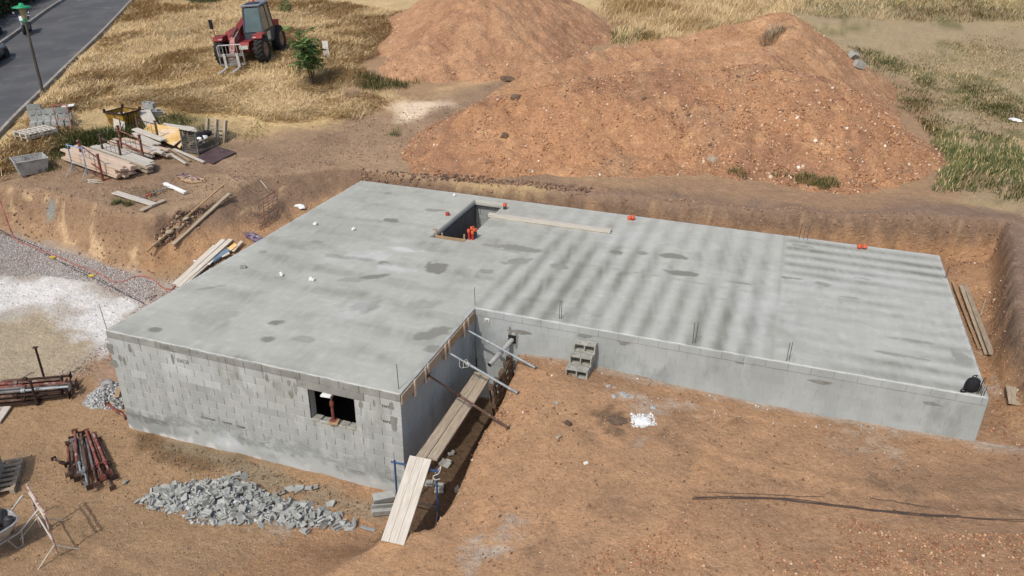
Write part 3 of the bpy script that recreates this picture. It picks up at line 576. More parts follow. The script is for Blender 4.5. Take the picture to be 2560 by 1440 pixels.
scat('lime_lumps', [(0, 708), (190, 706), (330, 770), (262, 885), (215, 815), (80, 752), (0, 775)], 420, .01, .04, [(230, 229, 226), (212, 210, 206), (184, 180, 176)], None, 2.6)
scat('dirt_clods', [(340, 1090), (480, 1120), (640, 1160), (950, 1260), (900, 1300), (700, 1230), (480, 1190), (380, 1150)], 1300, .006, .04, [(120, 98, 78), (104, 84, 66), (140, 122, 100)], None, 3)

# ------------------------------------------------------------------ grass (uncountable)
def blades(name, P, L, ang, lean, colr, wd=.02, mat='straw'):
    n = len(P); d = np.stack([np.cos(ang), np.sin(ang), np.zeros(n)], 1); sd = np.stack([-np.sin(ang), np.cos(ang), np.zeros(n)], 1)
    L = L[:, None]; h1 = np.cos(lean*.55)[:, None]; o1 = np.sin(lean*.55)[:, None]; h2 = np.cos(lean)[:, None]; o2 = np.sin(lean)[:, None]; up_ = np.array([[0, 0, 1.0]])
    mid = P+d*(o1*L*.5)+up_*(h1*L*.5); tip = mid+d*(o2*L*.5)+up_*(h2*L*.5); w_ = np.asarray(wd).reshape(-1, 1)/2
    v = np.stack([P-sd*w_, P+sd*w_, mid-sd*w_*.8, mid+sd*w_*.8, tip], 1)
    b = (np.arange(n)*5)[:, None, None]; f = np.array([(0, 1, 3), (0, 3, 2), (2, 3, 4)])[None]+b
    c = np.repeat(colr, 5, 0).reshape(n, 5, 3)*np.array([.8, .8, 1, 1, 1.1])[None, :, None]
    return npmesh(name, v.reshape(-1, 3), f.reshape(-1, 3), mat, np.clip(c.reshape(-1, 3), 0, 1), kind='stuff')
DRY = [(214, 183, 126), (198, 165, 108), (230, 203, 150), (178, 147, 95), (158, 129, 84), (208, 173, 110)]
GRN = [(92, 104, 48), (74, 88, 42), (116, 120, 60), (140, 132, 74), (62, 76, 38)]
def drygrass(name, pts, n, l0, l1, leanr=(.9, 1.5), tall=0, cols=DRY, p=None, wd=.028, dens=None, soft=.9, mat='straw'):
    q = inpoly(pts, n); dd_, _ = sdpoly(q[:, 0], q[:, 1], gpoly(pts)); q = q[RNG.random(n) < sst((dd_+.7*fbm(q[:, 0]*.9, q[:, 1]*.9, 3, 97))/soft+.12)]
    hz = ground(q[:, 0], q[:, 1]); te = tfast(q[:, 0], q[:, 1]); s_ = (q[:, 0]-ROADO[0])*ROADN[0]+(q[:, 1]-ROADO[1])*ROADN[1]
    k = (hz < te+.02) & (s_ < -.35+.25*fbm(q[:, 0]*.8, q[:, 1]*.8, 2, 4)); q = q[k]; hz = hz[k]
    if dens: k = RNG.random(len(q)) < np.clip(dens[1]+dens[2]*fbm(q[:, 0]*dens[0], q[:, 1]*dens[0], 3, 99), 0, 1); q = q[k]; hz = hz[k]
    n = len(q); fl = fbm(q[:, 0]*.22, q[:, 1]*.22, 3, 91)*5.5; clump = fbm(q[:, 0]*.55, q[:, 1]*.55, 3, 92)
    ang = fl+RNG.normal(0, 1.0, n); L = RNG.uniform(l0, l1, n)*(1+.45*clump); lean = RNG.uniform(*leanr, n)-.2*np.clip(clump, -1, 1)
    z = hz+np.clip(clump, 0, 1)*.14*tall+RNG.random(n)*.06-.02
    c = pal(n, cols, p, .15)*(1+.15*fbm(q[:, 0]*.7, q[:, 1]*.7, 3, 93))[:, None]
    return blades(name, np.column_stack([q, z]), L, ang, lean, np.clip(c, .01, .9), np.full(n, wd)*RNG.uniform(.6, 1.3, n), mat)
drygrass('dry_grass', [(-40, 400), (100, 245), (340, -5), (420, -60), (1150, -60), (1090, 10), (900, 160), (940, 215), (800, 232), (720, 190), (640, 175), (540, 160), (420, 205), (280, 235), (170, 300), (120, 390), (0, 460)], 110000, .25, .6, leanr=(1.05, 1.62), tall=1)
drygrass('dry_grass', [(-40, 470), (-40, 380), (60, 330), (130, 300), (215, 330), (180, 370), (110, 400), (60, 425)], 9000, .25, .55, leanr=(.9, 1.6), tall=.6)
drygrass('dry_grass', [(1450, -50), (1480, 0), (1520, 110), (1700, 95), (1880, 60), (2010, 30), (2040, -50)], 26000, .45, .95, leanr=(.95, 1.55), tall=1)
drygrass('dry_grass', [(2000, 40), (1990, -50), (2700, -50), (2700, 60), (2300, 60)], 16000, .25, .6, cols=DRY+GRN, tall=.4)
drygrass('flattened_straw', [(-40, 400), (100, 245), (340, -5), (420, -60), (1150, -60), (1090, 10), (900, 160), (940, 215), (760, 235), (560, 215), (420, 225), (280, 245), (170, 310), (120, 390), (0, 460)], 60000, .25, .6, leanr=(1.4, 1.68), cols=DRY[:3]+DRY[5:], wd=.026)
drygrass('flattened_straw', [(120, 300), (400, 230), (760, 215), (1060, 235), (1100, 260), (900, 320), (700, 345), (560, 350), (480, 300), (330, 265), (240, 290)], 9000, .12, .34, leanr=(1.4, 1.65), cols=DRY[:4], wd=.022, dens=(.9, .45, 1.2), soft=3.0)
drygrass('flattened_straw', [(1180, 190), (1400, 140), (1560, 95), (1720, 90), (1560, 125), (1400, 170)], 1500, .1, .3, leanr=(1.3, 1.65), cols=DRY[:4], wd=.022, dens=(.9, .4, 1.2), soft=1)
drygrass('flattened_straw', [(110, 270), (330, 225), (560, 215), (640, 300), (430, 290), (360, 262), (250, 268), (200, 320), (130, 330)], 12000, .15, .42, leanr=(1.35, 1.65), cols=DRY[:3], wd=.024, dens=(.9, .75, .8), soft=1.5)
drygrass('flattened_straw', [(160, 290), (300, 225), (560, 195), (780, 205), (960, 235), (1020, 255), (900, 300), (700, 310), (520, 290), (380, 268), (240, 275)], 30000, .2, .5, leanr=(1.35, 1.6), cols=DRY[:3], wd=.024, dens=(.6, .75, .6))
drygrass('green_grass', [(190, 330), (300, 318), (440, 285), (500, 300), (600, 345), (560, 375), (400, 350), (330, 345), (200, 395), (110, 395)], 14000, .12, .32, leanr=(.3, 1.1), cols=GRN+DRY[:2], p=[.3, .2, .16, .1, .12, .06, .06], wd=.022, dens=(.6, .55, 1.1), mat='leaf')
drygrass('green_grass', [(100, 345), (170, 330), (260, 325), (345, 330), (350, 352), (300, 362), (262, 372), (230, 385), (180, 395), (130, 410), (100, 385)], 9000, .15, .4, leanr=(.2, 1.1), cols=GRN, wd=.024, dens=(.7, .75, .8), mat='leaf')
drygrass('green_grass', [(0, 430), (150, 400), (260, 480), (330, 520), (560, 420), (700, 330), (640, 300), (560, 380), (420, 470), (250, 500), (100, 470)], 7000, .06, .2, leanr=(.3, 1.1), cols=GRN+DRY[:2], wd=.02, dens=(.8, .05, 1.4), mat='leaf')
for pts, n in (([(880, 190), (940, 185), (1000, 205), (1050, 200), (1045, 222), (930, 240), (885, 225)], 2200), ([(965, 340), (990, 310), (1020, 305), (1010, 330), (995, 350)], 700), ([(1520, 75), (1560, 70), (1640, 85), (1700, 90), (1560, 112), (1515, 110)], 1500)):
    drygrass('green_grass', pts, n, .15, .42, leanr=(.2, 1.0), cols=GRN, wd=.024, mat='leaf', tall=.5)
drygrass('meadow_grass', [(2360, 200), (2470, 190), (2600, 260), (2600, 330), (2480, 310), (2380, 260)], 5000, .08, .24, leanr=(.5, 1.3), cols=GRN, wd=.024, dens=(.5, .4, 1.4), soft=1.5, mat='leaf')
drygrass('meadow_grass', [(2200, 0), (2600, -20), (2600, 30), (2350, 40), (2150, 25)], 5000, .15, .4, leanr=(.5, 1.3), cols=GRN+DRY[3:5], wd=.026, dens=(.4, .5, 1.2), soft=1.5, mat='leaf')
drygrass('meadow_grass', [(2110, 115), (2180, 125), (2340, 180), (2350, 300), (2330, 330), (2290, 300), (2200, 215), (2140, 170)], 12000, .1, .3, leanr=(.4, 1.3), cols=GRN+DRY[:4], p=[.26, .22, .14, .1, .12, .05, .05, .03, .03], wd=.024, dens=(.5, .62, 1.2), mat='leaf')
drygrass('meadow_grass', [(2290, 300), (2340, 290), (2560, 360), (2600, 400), (2600, 520), (2480, 505), (2330, 480), (2350, 400)], 19000, .1, .3, leanr=(.4, 1.3), cols=GRN+DRY[:3], p=[.26, .22, .14, .12, .12, .06, .04, .04], wd=.024, dens=(.5, .62, 1.2), mat='leaf')
drygrass('meadow_grass', [(2010, 60), (2600, 40), (2640, 420), (2340, 300), (2140, 140)], 22000, .06, .22, leanr=(.8, 1.55), cols=DRY+GRN+[(150, 128, 100)], p=[.1, .1, .08, .1, .1, .06, .12, .08, .07, .06, .05, .08], wd=.026, dens=(.35, .5, 1.1), soft=2.5)
for pts in ([(1805, 430), (1850, 425), (1990, 440), (2020, 462), (1900, 460)], [(1990, 440), (2080, 448), (2100, 470), (2020, 468)]):
    q = inpoly(pts, 900); k = fbm(q[:, 0]*1.2, q[:, 1]*1.2, 2, 8) > -.1; q = q[k]
    blades('green_grass', np.column_stack([q, ground(q[:, 0], q[:, 1])-.02]), RNG.uniform(.12, .35, len(q)), RNG.uniform(0, 6.3, len(q)), RNG.uniform(.2, 1.1, len(q)), pal(len(q), GRN+DRY[3:5]), np.full(len(q), .02), 'leaf')
def tuft(name, px, py, n, r, l0, l1, cols, label, cat, lean=(.1, 1.0), wd=.015, mat='straw', grp=None):
    g = G(px, py); a = RNG.uniform(0, 6.28, n); rr = r*np.sqrt(RNG.random(n)); x = g.x+rr*np.cos(a); y = g.y+rr*np.sin(a)
    o = blades(name, np.column_stack([x, y, ground(x, y)-.02]), RNG.uniform(l0, l1, n), a+RNG.normal(0, .6, n), RNG.uniform(*lean, n), pal(n, cols), np.full(n, wd), mat)
    del o['kind']; return tag(o, label, cat, grp)
tuft('dry_shrub', 1930, 95, 420, .55, .25, .6, [(150, 132, 104), (120, 104, 82), (172, 152, 120)], 'withered grey-brown shrub clinging near the top of the pointed heap', 'shrub')
tuft('dead_weed', 882, 245, 160, .35, .3, .8, [(190, 160, 130), (160, 130, 104)], 'dead pinkish weed stalks beside the green sapling', 'plant')
for a, b in ((207, 365), (290, 508), (125, 425), (320, 512)): tuft('weed_tuft', a, b+0, 150, .16, .08, .24, GRN, 'small green weed tuft on the brown yard earth', 'plant', mat='leaf', grp='weeds on the yard earth')

# ------------------------------------------------------------------ road, kerbs
RW = 5.35
def rp(s_, t, dz=0.0):
    x = ROADO[0]+ROADN[0]*s_+ROADT[0]*t; y = ROADO[1]+ROADN[1]*s_+ROADT[1]*t
    return x, y, float(np.asarray(TU(np.array([x]), np.array([y])))[0])+dz
def strip_mesh(s0, s1, t0, t1, ns, nt_, dz):
    V = [rp(s0+(s1-s0)*i/ns, t0+(t1-t0)*j/nt_, dz+(.0 if True else 0)) for j in range(nt_+1) for i in range(ns+1)]
    Fq = [(j*(ns+1)+i, (j+1)*(ns+1)+i, (j+1)*(ns+1)+i+1, j*(ns+1)+i+1) for j in range(nt_) for i in range(ns)]; return V, Fq
for nm, s0, s1, dz in (('road', 0, RW, .13), ('pavement', RW+.18, RW+3.2, .22)):
    V, Fq = strip_mesh(s0, s1, -30, 70, 8, 100, dz); mb = MB(); mb.add(V, Fq, True); o = mb.build(nm, 'asphalt'); o['kind'] = 'structure'
for s_, dz, nm in ((-.12, .10, 'kerb'), (RW, .20, 'kerb')):
    root = bpy.data.objects.new(nm, None); COL.objects.link(root); root['kind'] = 'structure'
    base = None
    for j in range(70):
        t = -16+j*1.0; a = Vector(rp(s_+.06, t, dz)); b = Vector(rp(s_+.06, t+.985, dz))
        if base is None:
            mb = MB(); mb.box((.4925, 0, 0), (.985, .15, .2), ch=.012); base = mb.build('kerb_stone', 'kerb', root); o = base
        else: o = copyto(base, parent=root)
        o.matrix_world = frame(a, b)
g = G(212, 3); mb = MB()
vs = [(g.x+.45*math.cos(a)*k, g.y+.45*math.sin(a)*k) for k in (1, .72) for a in np.linspace(0, 6.283, 25)[:-1]]
mb.add([(x, y, float(TU(np.array([x]), np.array([y]))[0])+.138) for x, y in vs], [(i, (i+1) % 24, 24+(i+1) % 24, 24+i) for i in range(24)])
o = mb.build('manhole_ring', 'road_paint'); tag(o, 'pale worn ring around a manhole in the asphalt road', 'manhole')

# ================================================================== THE HOUSE BASEMENT
BW, BD1, BL, BD = 8.0, 4.291, 11.912, 12.536
house = thing('basement_house', 'unfinished L-shaped block basement with a fresh grey concrete slab on top', 'building', (0, 0, -2.9))
HOFF = Matrix.Translation((0, 0, 2.9))
def hpart(mb, name, mat, parent=None, **kw):
    o = mb.build(name, mat, parent or house, **kw)
    if parent is None: o.matrix_local = HOFF
    return o
WX0, WX1, WZ0, WZ1 = 5.66, 6.84, -1.2, -.4            # window in the front wall
SX0, SX1, SY0, SY1 = 4.83, 6.0, 8.34, 12.12           # stair opening
M['wallblock'] = pm('laid_concrete_block', lin(176, 180, 179), lin(160, 163, 158), 1.1, .94, bump=.5, bscale=60, rnd=.085, world=True, stretch=(1, 1, .45), c3=lin(140, 142, 135), s3=1.5, t3=(.52, .72), dist=.004)
M['wallblock2'] = pm('smeared_concrete_block', lin(164, 169, 168), lin(150, 155, 153), 1.0, .92, bump=.4, bscale=40, rnd=.03, world=True, stretch=(1, 1, .5), c3=lin(134, 139, 137), s3=1.2, t3=(.5, .72), dist=.004)
M['wallblock_low'] = pm('dirty_concrete_block', lin(166, 169, 165), lin(150, 153, 149), 1.4, .94, bump=.5, bscale=60, rnd=.05, world=True, stretch=(1.6, 1, .4), c3=lin(180, 182, 177), s3=2.6, t3=(.56, .72), dist=.004)
M['edgeblock'] = pm('slab_edge_block', lin(148, 149, 144), lin(130, 131, 126), 1.6, .94, bump=.5, bscale=60, rnd=.09, world=True, c3=lin(112, 110, 104), s3=3, t3=(.55, .7), dist=.004)
M['pargeV'] = am('parged_cement', rough=.9, bump=.45, fine=((3, .05), (16, .05), (70, .05)), dist=.01, bsc=26, spec=.25)
# ---- slab
st = .05; xs = np.append(np.arange(0, BW+BL, st), BW+BL); ys = np.append(np.arange(0, BD, st), BD)
def snap(a, v): a[np.argmin(abs(a-v))] = v
for v in (BW, SX0, SX1): snap(xs, v)
for v in (BD1, SY0, SY1): snap(ys, v)
a, b = np.meshgrid(xs, ys); cx = (a[:-1, :-1]+a[1:, 1:])/2; cy = (b[:-1, :-1]+b[1:, 1:])/2
cell = ~((cx > BW) & (cy < BD1)) & ~((cx > SX0) & (cx < SX1) & (cy > SY0) & (cy < SY1))
ii = np.arange(a.size).reshape(a.shape); f = np.stack([ii[:-1, :-1], ii[:-1, 1:], ii[1:, 1:], ii[1:, :-1]], -1)[cell]
x = a.ravel().copy(); y = b.ravel().copy()
def lbox(x, y):                                     # distance inside the outer L outline
    d1 = np.minimum(np.minimum(x, BD-y), BW+BL-x); dn = np.where(x < BW, np.where(y < BD1, np.minimum(y, BW-x), np.minimum(y, np.hypot(np.maximum(BW-x, 0), y-BD1))), y-BD1)
    return np.minimum(d1, dn)
din = lbox(x, y)
def patch(p, q, rx, ry, rot=0, s=1, seed=0, fe=.4, ns=.75):
    g = PZ(p, q, 0); c_, s_ = math.cos(rot), math.sin(rot); u = ((x-g.x)*c_+(y-g.y)*s_)/rx; v = (-(x-g.x)*s_+(y-g.y)*c_)/ry
    return min(1, s*1.2)*sst((1-np.hypot(u, v)+ns*fbm(x*2.4/max(rx, .25)**.5, y*1.8/max(ry, .25)**.5, 4, 200+seed))/fe)
wq = .7*fbm(x*.8, y*.8, 3, 231); damp = .20*sst(fbm(x*.5+wq, y*.5, 4, 201)*2.2+.2)+.16*sst(fbm(x*1.7+wq, y*1.7-wq, 4, 232)*2.6-.5)
tone = .5+.5*fbm(x*.28, y*.28, 4, 203)
mid = sst((x-7.6)/.8)*(1-sst((x-15.2)/.25)); rgt = sst((x-15.35)/.25)
wob = .22*fbm(x*.6, y*.5, 3, 204)
stripe = (.5+.5*np.cos(2*np.pi*(x+wob*.10-.02*(y-8))/.62))**1.15
str2 = (.5+.5*np.cos(2*np.pi*(y+wob*.12)/.64))**1.2
amp = np.clip(.72+.6*fbm(x*.45, y*.35, 3, 205), .2, 1); damp = damp+mid*stripe*amp*(.56+.30*sst((9-y)/3))*(1-.35*sst((y-9.5)/2.5)); damp = damp+rgt*str2*np.clip(.6+1.0*fbm(x*.3, y*.8, 3, 206), .1, 1)*.85
damp = damp+(1-sst((x-7.2)/1))*.30*sst(np.cos(2*np.pi*(y+.4*x*.1+wob*1.5)/1.3)*.5+fbm(x*.6, y*1.4, 3, 207))
damp = damp*np.clip(.92+.4*fbm(x*9+y*2, y*.8, 2, 211)+.2*fbm(x*3.1, y*3.1, 3, 233), .5, 1.35)
for i, pa in enumerate(((1085, 525, .45, .16, .3, .5), (985, 552, .38, .18, -.1, .75), (968, 483, .2, .12, 0, .5), (1090, 668, .42, .45, .2, .85), (1215, 680, .25, .2, 0, .5), (965, 658, .28, .14, 0, .6), (940, 690, .5, .16, .7, .7), (905, 770, .3, .6, -.4, .45), (690, 805, .26, .14, .5, .8),
                       (675, 848, .28, .16, .5, .7), (388, 823, .2, .13, .2, .85), (1090, 830, .7, .3, .9, .65), (1080, 870, .35, .2, .8, .6), (760, 850, .4, .2, 0, .35), (1300, 620, .8, .25, .05, .6), (1290, 655, .5, .35, .5, .5), (1400, 665, .3, .25, .3, .55), (1540, 630, .28, .18, 0, .7), (1600, 632, .22, .2, 0, .6), (1680, 640, .5, .2, .1, .7),
                       (1700, 682, .75, .2, .05, .9), (1850, 707, .4, .1, 0, .55), (1985, 696, .4, .12, .1, .9), (2060, 710, .3, .15, 0, .7), (2160, 697, .3, .06, 0, .55), (2130, 745, .3, .06, 0, .5), (2010, 615, .5, .15, 0, .5), (2260, 640, .6, .15, 0, .35), (1240, 615, .5, .15, 0, .5), (1450, 735, .3, .6, .2, .3),
                       (795, 605, .25, .16, 0, .5), (660, 630, .25, .12, 0, .5), (520, 720, .6, .12, .8, .45), (700, 695, .2, .12, 0, .4), (880, 645, .9, .15, .1, .4), (2300, 855, .6, .1, 0, .5), (2260, 890, .7, .08, 0, .5), (2400, 890, .3, .5, 0, .5), (1060, 760, .6, .3, .8, .3), (870, 700, .5, .2, .5, .35), (560, 790, .6, .3, .6, .25), (1240, 560, .5, .4, 0, .25))):
    damp = np.maximum(damp, patch(*pa, seed=i))
seam = np.exp(-((y-(8.15-.045*(x-8)+.05*fbm(x*2, y*0, 2, 9)))/.05)**2)*sst((x-6.5)/1)*(1-sst((x-17.5)/1)); damp = np.maximum(damp, .5*seam*np.clip(.6+fbm(x*1.2, y, 2, 214), 0, 1))
damp = np.maximum(damp, .35*np.exp(-((x-15.42)/.04)**2))
damp = np.maximum(damp, .5*np.exp(-((x-BW-.01)/.035)**2)*(y > BD1)*np.clip(.4+fbm(x, y*1.5, 2, 215), 0, 1))
white = np.zeros(len(x))
for i, pa in enumerate(((920, 640, .7, .5, .3, .5), (1010, 625, .9, .25, .2, .8), (985, 670, .6, .3, 0, .6), (1000, 600, .8, .3, 0, .4), (1580, 600, 1.2, 1.0, 0, .25), (2000, 700, 1.5, .5, 0, .22), (900, 780, .9, .9, 0, .3), (820, 650, .8, .4, 0, .3), (1900, 780, .9, 1.4, 0, .35), (2200, 700, 1.6, .7, 0, .25))): white = np.maximum(white, patch(*pa, seed=50+i, fe=.7, ns=.8))
white = np.maximum(white, sst((.07-din+.05*fbm(x*5, y*5, 2, 216))/.05)*.55)
c = np.tile(np.array(lin(172, 172, 162)), (len(x), 1)); c = lerp(c, np.array(lin(180, 181, 173)), mid*.6+rgt*.6); c = c*(1+.07*(tone-.5))[:, None]
c = c*(1+.05*fbm(x*14, y*1.2, 2, 217)+.04*fbm(x*1.1, y*12, 2, 218)+.05*fbm(x*3.7+wq*3, y*3.7, 3, 234)+.035*np.sign(fbm(x*6, y*6, 3, 235)-.35))[:, None]
c = lerp(c, np.array(lin(118, 117, 107)), np.clip(damp*1.15, 0, 1)*.9); c = lerp(c, np.array(lin(206, 208, 205)), np.clip(white, 0, 1)*.6)
z = .006*fbm(x*.7, y*.7, 3, 219)+.003*fbm(x*3, y*3, 2, 220)-.004*damp
jit = .034*(fbm(x*6, y*6, 2, 221)+fbm(x*1.1, y*1.1, 2, 222)*.6); e = din < 1e-6
x = np.where(e & ((x < 1e-6) | (x > BW+BL-1e-6) | ((abs(x-BW) < 1e-6) & (y < BD1))), x-np.sign(x-BW+.001)*np.abs(jit), x); y = np.where(e & ((y < 1e-6) | ((abs(y-BD1) < 1e-6) & (x > BW-.01))), y+np.abs(jit), y)
z = z+np.where(e, .008, 0)
used = np.unique(f); mp = np.full(a.size, -1); mp[used] = np.arange(len(used)); f = mp[f]; V = np.stack([x, y, z], 1)[used]; c = c[used]
ed = np.sort(np.concatenate([f[:, [0, 1]], f[:, [1, 2]], f[:, [2, 3]], f[:, [3, 0]]]), 1); raw = np.concatenate([f[:, [0, 1]], f[:, [1, 2]], f[:, [2, 3]], f[:, [3, 0]]])
_, inv, cnt = np.unique(ed[:, 0]*10**7+ed[:, 1], return_inverse=True, return_counts=True); bd = raw[cnt[inv] == 1]
bv = np.unique(bd); low = np.full(len(V), -1); low[bv] = len(V)+np.arange(len(bv)); V2 = V[bv].copy(); V2[:, 2] = -.19
Fs = np.stack([bd[:, 1], bd[:, 0], low[bd[:, 0]], low[bd[:, 1]]], 1)
slab = npmesh('slab', np.vstack([V, V2]), np.vstack([f, Fs]), 'slab', np.vstack([np.clip(c, 0, 1), np.clip(c[bv]*.9, 0, 1)]), parent=house, smooth=False); slab.matrix_local = HOFF
# ---- walls: a recessed backing, and the blocks laid one by one in front of it
BLK = {}
def block_obj(name, L, Hh, T, mat, parent, pos, rz=0, ch=.007):
    key = (round(L, 3), round(Hh, 3), T, mat)
    if key not in BLK:
        mb = MB(); mb.box((0, 0, 0), (L-(.002 if mat == 'wallblock2' else .008), T, Hh-(.001 if mat == 'wallblock2' else .003)), ch=ch); me = mb.mesh('block'); me.materials.append(M[mat]); BLK[key] = me
    o = link(name, BLK[key], parent); o.location = pos; o.rotation_euler = (0, 0, rz); return o
mb = MB()
for q in ((0.01, WX0-.004, -3.15, -.2), (WX1+.004, BW-.012, -3.15, -.2), (WX0-.004, WX1+.004, -3.15, WZ0-.2), (WX0-.004, WX1+.004, WZ1+.004, -.2)):
    mb.box(((q[0]+q[1])/2, .108, (q[2]+q[3])/2), (q[1]-q[0], .19, q[3]-q[2]))
fw = hpart(mb, 'front_wall', 'mortar')
def course(parent, x0, x1, ztop, off, emit, skip=None):
    xx = x0-off
    while xx < x1-1e-3:
        l, r = max(xx, x0), min(xx+.5, x1); xx += .5
        for s0, s1 in ([(l, r)] if not skip else [(l, min(r, skip[0])), (max(l, skip[1]), r)]):
            if s1-s0 > .05: emit(s0, s1, ztop)
for k in range(11):
    zt = -.2-.2*k
    sk = (WX0, WX1) if WZ0-.01 < zt-.1 < WZ1+.01 else ((5.4, 7.1) if k == 0 else None)
    course(fw, 0, BW, zt, .25 if k % 2 else 0, lambda l, r, z_: block_obj('block', r-l, .2, .05, 'wallblock' if z_ > -.95-.1*(math.sin(l*1.7) > .3) else 'wallblock_low', fw, ((l+r)/2, .025+random.uniform(-.0015, .0015), z_-.1)), sk)
block_obj('lintel', 1.7, .2, .06, 'edgeblock', fw, (6.25, .027, -.3))
course(fw, 0, BW, 0, 0, lambda l, r, z_: block_obj('slab_edge_block', r-l, .185, .06, 'edgeblock', fw, ((l+r)/2, .020+random.uniform(-.003, .003), -.103)))
def parge(name, org, ux, L, topf, bot, parent, seed, cols, n=170, nz=26, off=.004):
    u = np.linspace(0, L, n); t = np.linspace(0, 1, nz); uu, tt = np.meshgrid(u, t); top = topf(uu)
    zz = top+(bot-top)*tt; dpt = off+.008*np.clip(fbm(uu*1.5, zz*1.5, 3, seed), -.4, 1)+.004*fbm(uu*6, zz*6, 2, seed+1); dpt = np.where(tt == 0, -.02, dpt)
    nrm = np.array([ux[1], -ux[0]]); Xp = org[0]+ux[0]*uu+nrm[0]*dpt; Yp = org[1]+ux[1]*uu+nrm[1]*dpt
    LC3 = lambda *q: np.array(lin(*q)); c = np.tile(LC3(*cols[0]), (uu.size, 1)); ur, zr = uu.ravel(), zz.ravel()
    c = lerp(c, LC3(*cols[1]), sst(fbm(ur*.6, zr*1.3, 4, seed+2)*2.4+.2)); c = lerp(c, LC3(*cols[2]), sst(fbm(ur*.8, zr*1.5, 4, seed+3)*2.8-.35)*.85)
    c = lerp(c, LC3(190, 192, 189), sst(fbm(ur*7, zr*1.1, 3, seed+4)*2.5-1.2)*.5); hb = (zr-bot); c = lerp(c, LC3(206, 205, 200), sst(fbm(ur*3.5, zr*3.5, 3, seed+5)*2.5+.35-hb*2.6)*.75)
    i2 = np.arange(n*nz).reshape(nz, n); ff = np.stack([i2[:-1, :-1], i2[1:, :-1], i2[1:, 1:], i2[:-1, 1:]], -1).reshape(-1, 4)
    o = npmesh(name, np.stack([Xp.ravel(), Yp.ravel(), zr], 1), ff, 'pargeV', np.clip(c, 0, 1), parent=parent, smooth=True)
    al = np.clip(tt.ravel()*2.6-.15+.9*fbm(ur*2.2, zr*3, 4, seed+9)+.5*fbm(ur*9, zr*9, 2, seed+10)*(tt.ravel() < .5), 0, 1); al[tt.ravel() > .75] = 1
    at = o.data.color_attributes['Col']; buf = np.empty(len(al)*4, np.float32); at.data.foreach_get('color', buf); buf = buf.reshape(-1, 4); buf[:, 3] = al; at.data.foreach_set('color', buf.ravel())
    if parent is house: o.matrix_local = HOFF
    return o
nd_ = M['pargeV'].node_tree; M['pargeV'].node_tree.links.new([n_ for n_ in nd_.nodes if n_.type == 'ATTRIBUTE'][0].outputs['Alpha'], nd_.nodes['Principled BSDF'].inputs['Alpha'])
parge('cement_coat', (.004, 0), (1, 0), BW-.006, lambda u: -1.9-.28*sst((3.4-u)/2.5)+.16*fbm(u*.8, u*0, 3, 301)+.06*fbm(u*4, u*0, 2, 302), -3.05, house, 303, ((166, 170, 167), (180, 185, 185), (140, 144, 140)))
# mortar smears on the blocks
def smear(px, py, rx, rz_, seed, plane='y', pos=0.0, colr=(132, 134, 129)):
    d = ray(px, py); ax = 1 if plane == 'y' else 0; t = (pos-CAM[ax])/d[ax]; p = CAM+d*t; n = 18
    ang = np.linspace(0, 6.283, n, endpoint=False); r = 1+.55*fbm(np.cos(ang)*1.7+seed, np.sin(ang)*1.7, 3, seed); mb = MB()
    pts = [(p[0]+rx*r[i]*math.cos(ang[i]), -.003, p[2]+rz_*r[i]*math.sin(ang[i])) for i in range(n)] if plane == 'y' and pos == 0 else [(p[0]+rx*r[i]*math.cos(ang[i]), pos-.003, p[2]+rz_*r[i]*math.sin(ang[i])) for i in range(n)]
    ctr = (p[0], pos-.005, p[2]); mb.add(pts+[ctr], [(i, (i+1) % n, n) for i in range(n)]); hpart(mb, 'mortar_smear', 'smear')
M['smear'] = pm('damp_mortar_smear', lin(118, 119, 112), lin(134, 135, 129), 6, .95, bump=.4, rnd=.08)
for i, (p, q, rx, rz_) in enumerate(((276, 872, .10, .16), (285, 910, .13, .12), (311, 902, .05, .14), (300, 895, .06, .1), (432, 897, .035, .13), (728, 985, .07, .12), (738, 972, .05, .16), (722, 958, .05, .08), (902, 1013, .06, .1), (935, 1008, .03, .1), (985, 1060, .1, .22), (978, 1015, .05, .12), (325, 872, .05, .12), (667, 945, .05, .1))): smear(p, q, rx, rz_, 400+i)
# ---- window: jambs are the block ends; rough sill, prop on a wooden pad
mb = MB()
for k in range(5): mb.box((WX0+.12+k*.236, .10, WZ0-.03+random.uniform(-.012, .012)), (.215, .22, .06), Matrix.Rotation(random.uniform(-.06, .06), 3, 'Y'), .012)
hpart(mb, 'window_sill', 'block_dark')
for s0 in (WX0-.05, WX1+.002): mb = MB(); mb.box((s0+.024, .152, (WZ0+WZ1)/2), (.048, .19, WZ1-WZ0-.004)); hpart(mb, 'window_jamb', 'wallblock')
WPROP = True
# ---- right wing front wall
mb = MB(); mb.box((BW+BL/2+.1, BD1+.117, -.9), (BL-.21, .19, 1.4)); rw = hpart(mb, 'wing_wall', 'wallblock2')
for k in range(5):
    course(rw, BW+.002, BW+BL, -.2-.2*k, .25 if k % 2 else 0, lambda l, r, z_: block_obj('block', r-l, .2, .05, 'wallblock2', rw, ((l+r)/2, BD1+.025+random.uniform(-.001, .001), z_-.1), ch=.0015))
mb = MB(); mb.box((BW+BL/2, BD1+.03, -1.35), (BL-.02, .05, .295)); hpart(mb, 'footing_course', 'wallblock2'); mb = MB(); mb.box((BW+1.0, BD1+.13, -2.35), (1.96, .17, 1.9)); hpart(mb, 'foundation', 'wallblock2')
course(rw, BW+.002, BW+BL, 0, .2, lambda l, r, z_: block_obj('slab_edge_block', r-l, .185, .06, 'wallblock2', rw, ((l+r)/2, BD1+.018+random.uniform(-.003, .003), -.103)))
